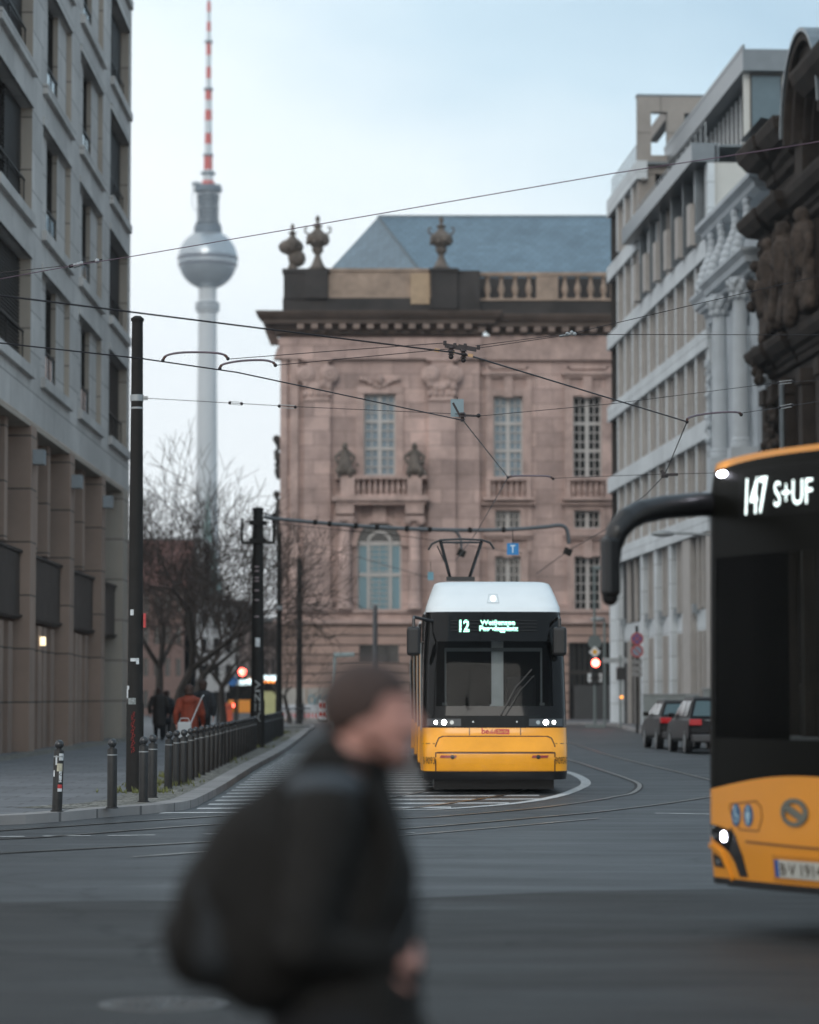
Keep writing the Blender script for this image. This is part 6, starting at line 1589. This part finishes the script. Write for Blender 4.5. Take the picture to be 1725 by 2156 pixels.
t = T('street_lamp', 'grey post with a small mushroom lamp just right of the traffic light', 'street lamp', (bxY(1273,160),160,0)); lz = lambda py: P(1273,py,160).z
MB().tube([(0,0,0),(0,0,lz(1308))], .07, 8).build('post', LGP, t); MB().sphere((-.35,0,lz(1304)), (.42,.2,.14)).build('lamp_head', GSTEEL, t, smooth=True)
t = T('street_name_sign', 'street name blade on a thin post beside the pale corner column', 'sign', (bxY(1306,148),148,0)); lz = lambda py: P(1306,py,148).z
MB().tube([(0,0,0),(0,0,lz(1380))], .05, 8).build('post', LGP, t); MB().box(-.9,.35,-.03,.03,lz(1396),lz(1385)).build('blade', GSTEEL, t); MB().box(-.2,.2,-.15,.1,lz(1432),lz(1405)).build('signal_back', BLK, t, bevel=.03); MB().sphere((.05,-.1,lz(1468)), .08, 8, 6).build('amber_lamp', mat('amber_lamp', (1,.35,.05), emit=1.5, var=0), t)
t = T('no_stopping_sign', 'post with two round red and blue no stopping signs behind the parked cars', 'sign', (bxY(1341,118),118,PH)); lz = lambda py: P(1341,py,118).z-PH
MB().tube([(0,0,0),(0,0,lz(1318))], .06, 8).build('post', POLE, t)
for py, bl in ((1345,(.10,.08,.25)),(1371,(.2,.25,.32))):
    MB().lathe([(.26,0),(.26,.02)], n=24).xf(lambda x,y,z: (x,-.1-z,y+lz(py))).build('sign_ring', mat('ring_red', (.40,.07,.07), .5, var=0), t); MB().lathe([(.19,0),(.19,.01)], n=24).xf(lambda x,y,z: (x,-.121-z,y+lz(py))).build('sign_face', mat('face%d' % py, bl, .5, var=0), t)
    MB().obox((0,-.137,lz(py)), (1,0,-1),(0,1,0),(1,0,1),.2,.003,.022).obox((0,-.141,lz(py)), (1,0,1),(0,1,0),(-1,0,1),.2 if py == 1345 else .01,.003,.022).build('sign_cross', MATS['ring_red'], t)
for py in (1394,1408,1420): MB().box(-.2,.2,-.1,-.08,lz(py+5),lz(py-5)).build('small_plate', mat('plate_dull', (.22,.22,.22), .6, var=.4, scale=8), t)
t = T('street_lamp', 'long grey street lamp head on an arm from the right office building', 'street lamp', tuple(P(1500,1126,120))); o_ = P(1500,1126,120)
MB().tube([P(*p)-o_ for p in ((1520,1128,120),(1460,1124,120),(1410,1122,120))], .05, 8).build('arm', GSTEEL, t); c = P(1396,1124,120)-o_; MB().sphere(c, (.5,.2,.13), 16, 10).build('lamp_head', GSTEEL, t, smooth=True)
# notice boxes behind cars
t = T('planter_box', 'pale box standing on the pavement behind the nearer parked car', 'box', (bxY(1440,112)+1.3,112,PH)); MB().box(-.55,.55,-.4,.4,0,1.75).build('box_body', mat('pale_box', (.24,.27,.27), .6), t, bevel=.03); MB().box(-.6,.6,-.45,.45,1.75,1.82).build('lid', GSTEEL, t)
t = T('planter_box', 'wide pale box on the pavement behind the farther parked car', 'box', (bxY(1412,116),116,PH)); MB().box(-1.1,1.1,-.4,.4,0,1.55).build('box_body', MATS['pale_box'], t, bevel=.03); MB().box(-1.15,1.15,-.45,.45,1.55,1.6).build('lid', GSTEEL, t)
# ---------------------------------------------------------------- parked cars
CARP = mat('dark_car_paint', (.008,.007,.008), .4, .0, var=.05, spec=.15, coat=.04); CARB = mat('brown_black_car_paint', (.013,.010,.009), .4, .0, var=.05, spec=.15, coat=.04)
CGL = glassmat('car_rear_glass', (.06,.10,.11), .08); TLR = mat('tail_lamp', (.35,.012,.015), .25, emit=.04, ecol=(1,.05,.05), var=0)
def car(label, X, Y, rz, paint, h=1.58, L=4.6, w=1.82):
    t = T('parked_car', label, 'car', (X,Y,0), rz, 'dark cars parked at the right kerb')   # local: rear at y=0 facing -y
    hw_ = w/2
    lo = [(0,.35),(-.03,.6),(.02,.95),(.08,1.02),(L-1.1,1.0),(L-.3,.86),(L,.62),(L,.3)]
    prof = MB().prism([(y,z) for y,z in lo], 'x', -hw_, hw_); prof.xf(lambda x,y,z: (x*(1-.06*max(0,(z-.7))), y+.10*(abs(x)/hw_)**3*(1 if y < 1 else -1), z))
    body = prof.build('body', paint, t, bevel=.09)
    gh = MB(); g = [(.28,1.0,hw_-.06),(.62,h-.05,hw_-.24),(1.0,h,hw_-.26),(2.4,h-.02,hw_-.26),(3.35,1.0,hw_-.08)]
    vs = []; 
    for (y,z,x) in g: vs += [(-x,y,z),(x,y,z)]
    for (y,z,x) in g: vs += [(-hw_+.07,y,.99),(hw_-.07,y,.99)]
    n = len(g); fs = [(2*i,2*i+1,2*i+3,2*i+2) for i in range(n-1)]
    fs += [(2*i,2*i+2,2*n+2*i+2,2*n+2*i) for i in range(n-1)]+[(2*i+1,2*n+2*i+1,2*n+2*i+3,2*i+3) for i in range(n-1)]
    gh.add(vs, fs); gh.build('cabin', paint, t, bevel=.03)
    def lerp(a,b,t_): return tuple(a[i]+(b[i]-a[i])*t_ for i in range(3))
    rg = MB(); x0_, x1_ = hw_-.16, hw_-.30
    rg.add([(-x0_,.315,1.06),(x0_,.315,1.06),(x1_,.575,h-.12),(-x1_,.575,h-.12)], [(0,1,2,3)]).xf(lambda x,y,z: (x,y-.012,z)).build('rear_window', CGL, t)
    for s in (-1,1):
        for (ya, yb) in ((.75,1.5),(1.58,2.35),(2.42,3.05)):
            tf_ = lambda y, z: (s*(hw_-.055-(z-1.0)/(h-1.0)*.19+.008), y, z)
            zt = lambda y: min(h-.12, 1.0+(3.35-y)/(3.35-2.4)*(h-1.02)-.05)
            MB().add([tf_(ya,1.05),tf_(yb,1.05),tf_(min(yb, yb),max(1.08,zt(yb))),tf_(ya+.02,max(1.08,zt(ya)))], [(0,1,2,3)]).build('side_window', DWIN, t)
    for s in (-1,1):
        MB().box(s*(hw_-.02),s*(hw_-.36),-.045,.2,.80,.97).build('tail_light', TLR, t, bevel=.02)
        MB().box(s*(hw_-.04),s*(hw_+.14),L-1.65,L-1.5,1.0,1.13).build('mirror', paint, t, bevel=.03)
        MB().tube([(s*(hw_-.30),.9,h+.03),(s*(hw_-.30),2.5,h+.03)], .014, 6).build('roof_rail', GSTEEL, t)
        for y in (.85, L-.85):
            q = MB().lathe([(.2,-.1),(.30,-.11),(.325,-.08),(.325,.08),(.30,.11),(.2,.1)], n=24); q.xf(lambda a,b,c: (s*(hw_-.10)+c, y+a, .325+b)); wo = q.build('wheel', BLK, t, smooth=True)
            q = MB().lathe([(.20,-.112),(.20,.112)], n=12); q.xf(lambda a,b,c: (s*(hw_-.10)+c, y+a, .325+b)); q.build('rim', GSTEEL, wo)
    MB().box(-hw_+.06,hw_-.06,-.07,.2,.32,.55).build('bumper', mat('bumper_grey', (.05,.048,.05), .5), t, bevel=.05)
    po = MB().box(-.26,.26,-.075,-.055,.68,.79).build('number_plate', MATS['plate_white'], t); MB().box(-.26,-.215,-.079,-.0755,.68,.79).build('plate_blue_strip', MATS['plate_blue'], po)
    MB().box(-.2,.2,-.079,-.0755,.705,.765).build('plate_text', mat('plate_text_grey', (.15,.15,.16), .6, var=.8, scale=40), po)
    MB().box(-.45,.45,-.02,.0,.93,.95).build('chrome_strip', GSTEEL, t)
    return t
ca = R(3.2)
car('dark estate car parked nearest the bus, rear window and red tail lights visible', bxY(1449,81.5)+.91, 81.5, ca, CARP, 1.60)
car('dark car parked in front of the estate car, farther and more to the left', bxY(1388,88.3)+.88, 88.3, ca, CARB, 1.50, 4.3, 1.76)
# ---------------------------------------------------------------- far vehicles, hoardings, barriers
t = T('bus', 'far yellow bus with a lit white display at the end of the left street', 'bus', (bxY(515,232),232,0)); 
MB().box(-1.25,1.25,0,11,.3,1.35).build('body', YELB, t, bevel=.08); MB().box(-1.24,1.24,.02,11,1.35,2.75).build('windows', GLB, t); MB().box(-1.25,1.25,0,11,2.75,3.1).build('roof', YELB, t, bevel=.06)
MB().box(-.9,.9,-.05,0,2.55,3.0).build('display', mat('white_glow', (.7,.9,.95), emit=1.3, ecol=(.75,.95,1), var=0), t)
for x in (-.95,.95): MB().box(x-.15,x+.15,-.04,0,.8,1.0).build('tail_light', RL_, t)
t = T('van', 'pale yellow-green van with a white roof light bar behind the graffiti mast', 'van', (bxY(567,205),205,0)); VAN = mat('van_pale_yellow', (.42,.44,.22), .5)
MB().box(-.95,.95,0,5,.3,2.0).build('body', VAN, t, bevel=.08); MB().box(-.85,.85,-.02,.2,2.0,2.75).build('windows', GLB, t); MB().box(-.95,.95,0,5,2.75,3.1).build('roof', MATS['white_glow'], t); MB().box(-.4,.4,-.06,-.02,2.6,2.72).build('tail_light', mat('orange_glow', (1,.3,.05), emit=2, var=0), t)
for x in (-.8,.8): MB().lathe([(.35,-.1),(.35,.1)], n=16).xf(lambda a,b,c: (x+c,.8+a,.35+b)).build('wheel', BLK, t)
t = T('pedestrian_signal', 'red signal light on a post in front of the far bus', 'traffic light', (bxY(511,190),190,0)); lz = lambda py: P(511,py,190).z
MB().tube([(-.3,0,0),(-.3,0,lz(1385))], .07, 8).build('post', POLE, t); MB().box(-.3,.3,-.1,.1,lz(1432),lz(1408)).build('signal_housing', BLK, t); MB().lathe([(.24,0),(.24,.02)], n=16).xf(lambda x,y,z: (x,-.12-z,y+lz(1415))).build('red_lens', RL_, t)
MB().lathe([(.32,0),(.32,.03)], n=20).xf(lambda x,y,z: (x-.62,-.12-z,y+lz(1434))).build('blue_sign', mat('far_blue_sign', (.01,.12,.35), .5), t)
for i, (px, pyb) in enumerate(((425,1462),(448,1472),(462,1466))):
    pass
t = T('red_post_box', 'small red box standing by the trees at the far crossing', 'box', (bxY(482,170),170,PH)); MB().box(-.25,.25,-.2,.2,0,1.1).build('box_body', mat('post_box_red', (.5,.08,.03), .5), t, bevel=.04); MB().box(-.15,.15,-.22,-.2,.8,.85).build('slot', BLK, t)
for i, (px, Y) in enumerate(((459,150),(438,148),(496,170))):
    tt = T('small_post', ['thin dark post standing alone at the far pavement edge','thin dark post nearest the walking people','thin dark post left of the far bus'][i], 'post', (bxY(px,Y),Y,PH), 0, 'thin posts at the far crossing'); MB().lathe([(.07,0),(.07,1.3),(.03,1.36)], n=12).build('post_body', POLE, tt); MB().sphere((0,0,1.4), .08, 8, 6).build('ball', POLE, tt)
# grey hoarding with tags in front of the library, plus barriers
HOA = mat('pale_hoarding', (.36,.34,.31), .8, var=.15, scale=1.2); TG = mat('blue_green_spray', (.06,.22,.28), .6, var=.3, scale=3)
t = T('hoarding', 'pale construction hoarding with blue spray tags at the foot of the stone building', 'hoarding', (0,187,PH)); x0_, x1_ = bxY(592,187), bxY(700,187)
MB().box(x0_,x1_,-.05,.05,0,P(640,1449,187).z-PH).build('panel', HOA, t)
for x in (x0_, (x0_+x1_)/2, x1_): MB().box(x-.05,x+.05,-.09,-.05,0,2.1).build('post', BGE, t)
q = MB(); xb_ = bxY(651,187); zb_2 = P(651,1483,187).z-PH
for k in range(4):
    cxk = xb_+.2+k*.42; q.tube(smoothpath([(cxk+.22*math.cos(a*.9+k), -.07, zb_2+.3+.28*math.sin(a*.9+k*2)) for a in range(8)],4), .035, 5)
q.build('spray_tag', TG, t); 
t = T('barrier', 'red and white road works barrier in front of the hoarding', 'barrier', (0,182,PH)); 
xa_, xb_ = bxY(586,182), bxY(694,182); n = 14; 
MB().box(xa_,xb_,-.03,.03,.55,1.0).build('board', mat('barrier_white', (.5,.52,.55), .6), t)
q = MB()
for k in range(n): x = xa_+(k+.25)*(xb_-xa_)/n; q.box(x,x+(xb_-xa_)/n*.5,-.036,-.031,.18,.42)
q.build('red_stripes', REDS, t); MB().box(xa_,xb_,-.03,.03,.15,.45).build('board', MATS['barrier_white'], t)
for x in (xa_+.2,(xa_+xb_)/2,xb_-.2): MB().box(x-.04,x+.04,-.1,.1,0,1.05).build('foot', POLE, t)
for px in (678,686): 
    t = T('warning_beacon', 'red and white upright beacon, %s of the two beside the barrier' % ('left' if px == 678 else 'right'), 'beacon', (bxY(px,178),178,PH), 0, 'road works beacons'); MB().box(-.12,.12,-.02,.02,.1,1.25).build('board', WHT, t); MB().box(-.1,.1,-.03,-.021,.3,.55).box(-.1,.1,-.03,-.021,.8,1.1).build('red_stripes', REDS, t); MB().box(-.2,.2,-.1,.1,0,.1).build('foot', POLE, t)
t = T('steel_fence', 'short grey steel fence at the end of the bollard row', 'fence', (bxY(594,120),120,PH)); q = MB()
for k in range(12): q.box(k*.045*2-.02,k*.09+.0,k*.5,k*.5+.04,0,1.0)
q.build('bars', mat('fence_steel_dark', (.10,.105,.11), .5), t); MB().bar((0,0,.98),(1.0,5.6,.98),.05).bar((0,0,.2),(1.0,5.6,.2),.05).build('rails', MATS['fence_steel_dark'], t)
# ---------------------------------------------------------------- world, sun, camera
EL, AZ = 28., 188.
w = bpy.data.worlds.new('World'); sc.world = w; w.use_nodes = True
nt = w.node_tree; nd = nt.nodes; ln = nt.links; bg = nd['Background']; bg.inputs['Strength'].default_value = .1
sky = nd.new('ShaderNodeTexSky'); sky.sky_type = 'NISHITA'; sky.sun_disc = False; sky.sun_elevation = R(EL); sky.sun_rotation = R(AZ); sky.air_density = 1; sky.dust_density = 2.5; sky.ozone_density = 2
tc = nd.new('ShaderNodeTexCoord'); sx = nd.new('ShaderNodeSeparateXYZ'); ln.new(tc.outputs['Generated'], sx.inputs[0])
rp = nd.new('ShaderNodeValToRGB'); e = rp.color_ramp.elements
e[0].position = 0; e[0].color = (.86,.88,.89,1); e[1].position = 1.; e[1].color = (.36,.46,.54,1)
for p_, c_ in ((.10,(.85,.88,.895,1)),(.17,(.75,.82,.84,1)),(.25,(.50,.635,.715,1)),(.32,(.36,.50,.60,1)),(.6,(.42,.54,.62,1))):
    k = e.new(p_); k.color = c_
# soft clouds shift the height at which the grey-blue begins; more blue to the right
mp = nd.new('ShaderNodeMapping'); mp.inputs['Scale'].default_value = (4,4,11); ln.new(tc.outputs['Generated'], mp.inputs['Vector'])
ns = nd.new('ShaderNodeTexNoise'); ns.inputs['Scale'].default_value = 1.; ns.inputs['Detail'].default_value = 5; ln.new(mp.outputs[0], ns.inputs['Vector'])
m1_ = nd.new('ShaderNodeMath'); m1_.operation = 'MULTIPLY_ADD'; m1_.inputs[1].default_value = .22; m1_.inputs[2].default_value = -.11; ln.new(ns.outputs['Fac'], m1_.inputs[0])
m2_ = nd.new('ShaderNodeMath'); m2_.operation = 'ADD'; ln.new(sx.outputs['Z'], m2_.inputs[0]); ln.new(m1_.outputs[0], m2_.inputs[1])
m3_ = nd.new('ShaderNodeMath'); m3_.operation = 'MULTIPLY_ADD'; m3_.inputs[1].default_value = .5; ln.new(sx.outputs['X'], m3_.inputs[0]); ln.new(m2_.outputs[0], m3_.inputs[2])
# the x term only matters above the roofs
m4_ = nd.new('ShaderNodeMath'); m4_.operation = 'MULTIPLY'; ln.new(sx.outputs['Z'], m4_.inputs[0]); ln.new(sx.outputs['X'], m4_.inputs[1])
m3_.inputs[1].default_value = 3.; ln.new(m4_.outputs[0], m3_.inputs[0])
ln.new(m3_.outputs[0], rp.inputs['Fac'])
sc10 = nd.new('ShaderNodeMix'); sc10.data_type = 'RGBA'; sc10.blend_type = 'MULTIPLY'; sc10.inputs['Factor'].default_value = 1; sc10.inputs['B'].default_value = (10,10,10,1); sc10.clamp_result = False
ln.new(rp.outputs['Color'], sc10.inputs['A'])
mxs = nd.new('ShaderNodeMix'); mxs.data_type = 'RGBA'; mxs.inputs['Factor'].default_value = .9
ln.new(sky.outputs['Color'], mxs.inputs['A']); ln.new(sc10.outputs['Result'], mxs.inputs['B']); ln.new(mxs.outputs['Result'], bg.inputs['Color'])
sd_ = bpy.data.lights.new('sun', 'SUN'); sd_.energy = .55; sd_.angle = R(25); sd_.color = (1,.95,.88)
so = bpy.data.objects.new('sun', sd_); COL.objects.link(so)
az = R(AZ); dv = Vector((math.sin(az)*math.cos(R(EL)), math.cos(az)*math.cos(R(EL)), math.sin(R(EL)))); so.rotation_euler = dv.to_track_quat('Z','Y').to_euler(); so.location = (0,0,60)
cd = bpy.data.cameras.new('camera'); co = bpy.data.objects.new('camera', cd); COL.objects.link(co); sc.camera = co
co.location = (0,0,CH); co.rotation_euler = (math.pi/2+PIT, 0, 0)
cd.sensor_fit = 'HORIZONTAL'; cd.sensor_width = 24; cd.lens = 24*F/1725; cd.clip_end = 6000; cd.clip_start = .5
cd.dof.use_dof = True; cd.dof.focus_distance = 37; cd.dof.aperture_fstop = 1.35
HAZE_ = True
if HAZE_:
    hm = bpy.data.materials.new('haze'); hm.use_nodes = True; n_ = hm.node_tree.nodes; n_.remove(n_['Principled BSDF'])
    pv = n_.new('ShaderNodeVolumePrincipled'); pv.inputs['Density'].default_value = .00016; pv.inputs['Color'].default_value = (.86,.93,1,1); pv.inputs['Anisotropy'].default_value = .2
    hm.node_tree.links.new(pv.outputs[0], n_['Material Output'].inputs['Volume'])
    h = MB().box(-3600,3600,-300,3600,-1,420).build('haze', hm); h['kind'] = 'stuff'; h['label'] = 'thin pale haze over the city'
sc.view_settings.view_transform = 'Standard'; sc.view_settings.look = 'None'; sc.view_settings.exposure = .62; sc.view_settings.gamma = 1
sc.cycles.use_denoising = True
sc.cycles.max_bounces = 6; sc.cycles.diffuse_bounces = 3; sc.cycles.glossy_bounces = 3; sc.cycles.transparent_max_bounces = 8
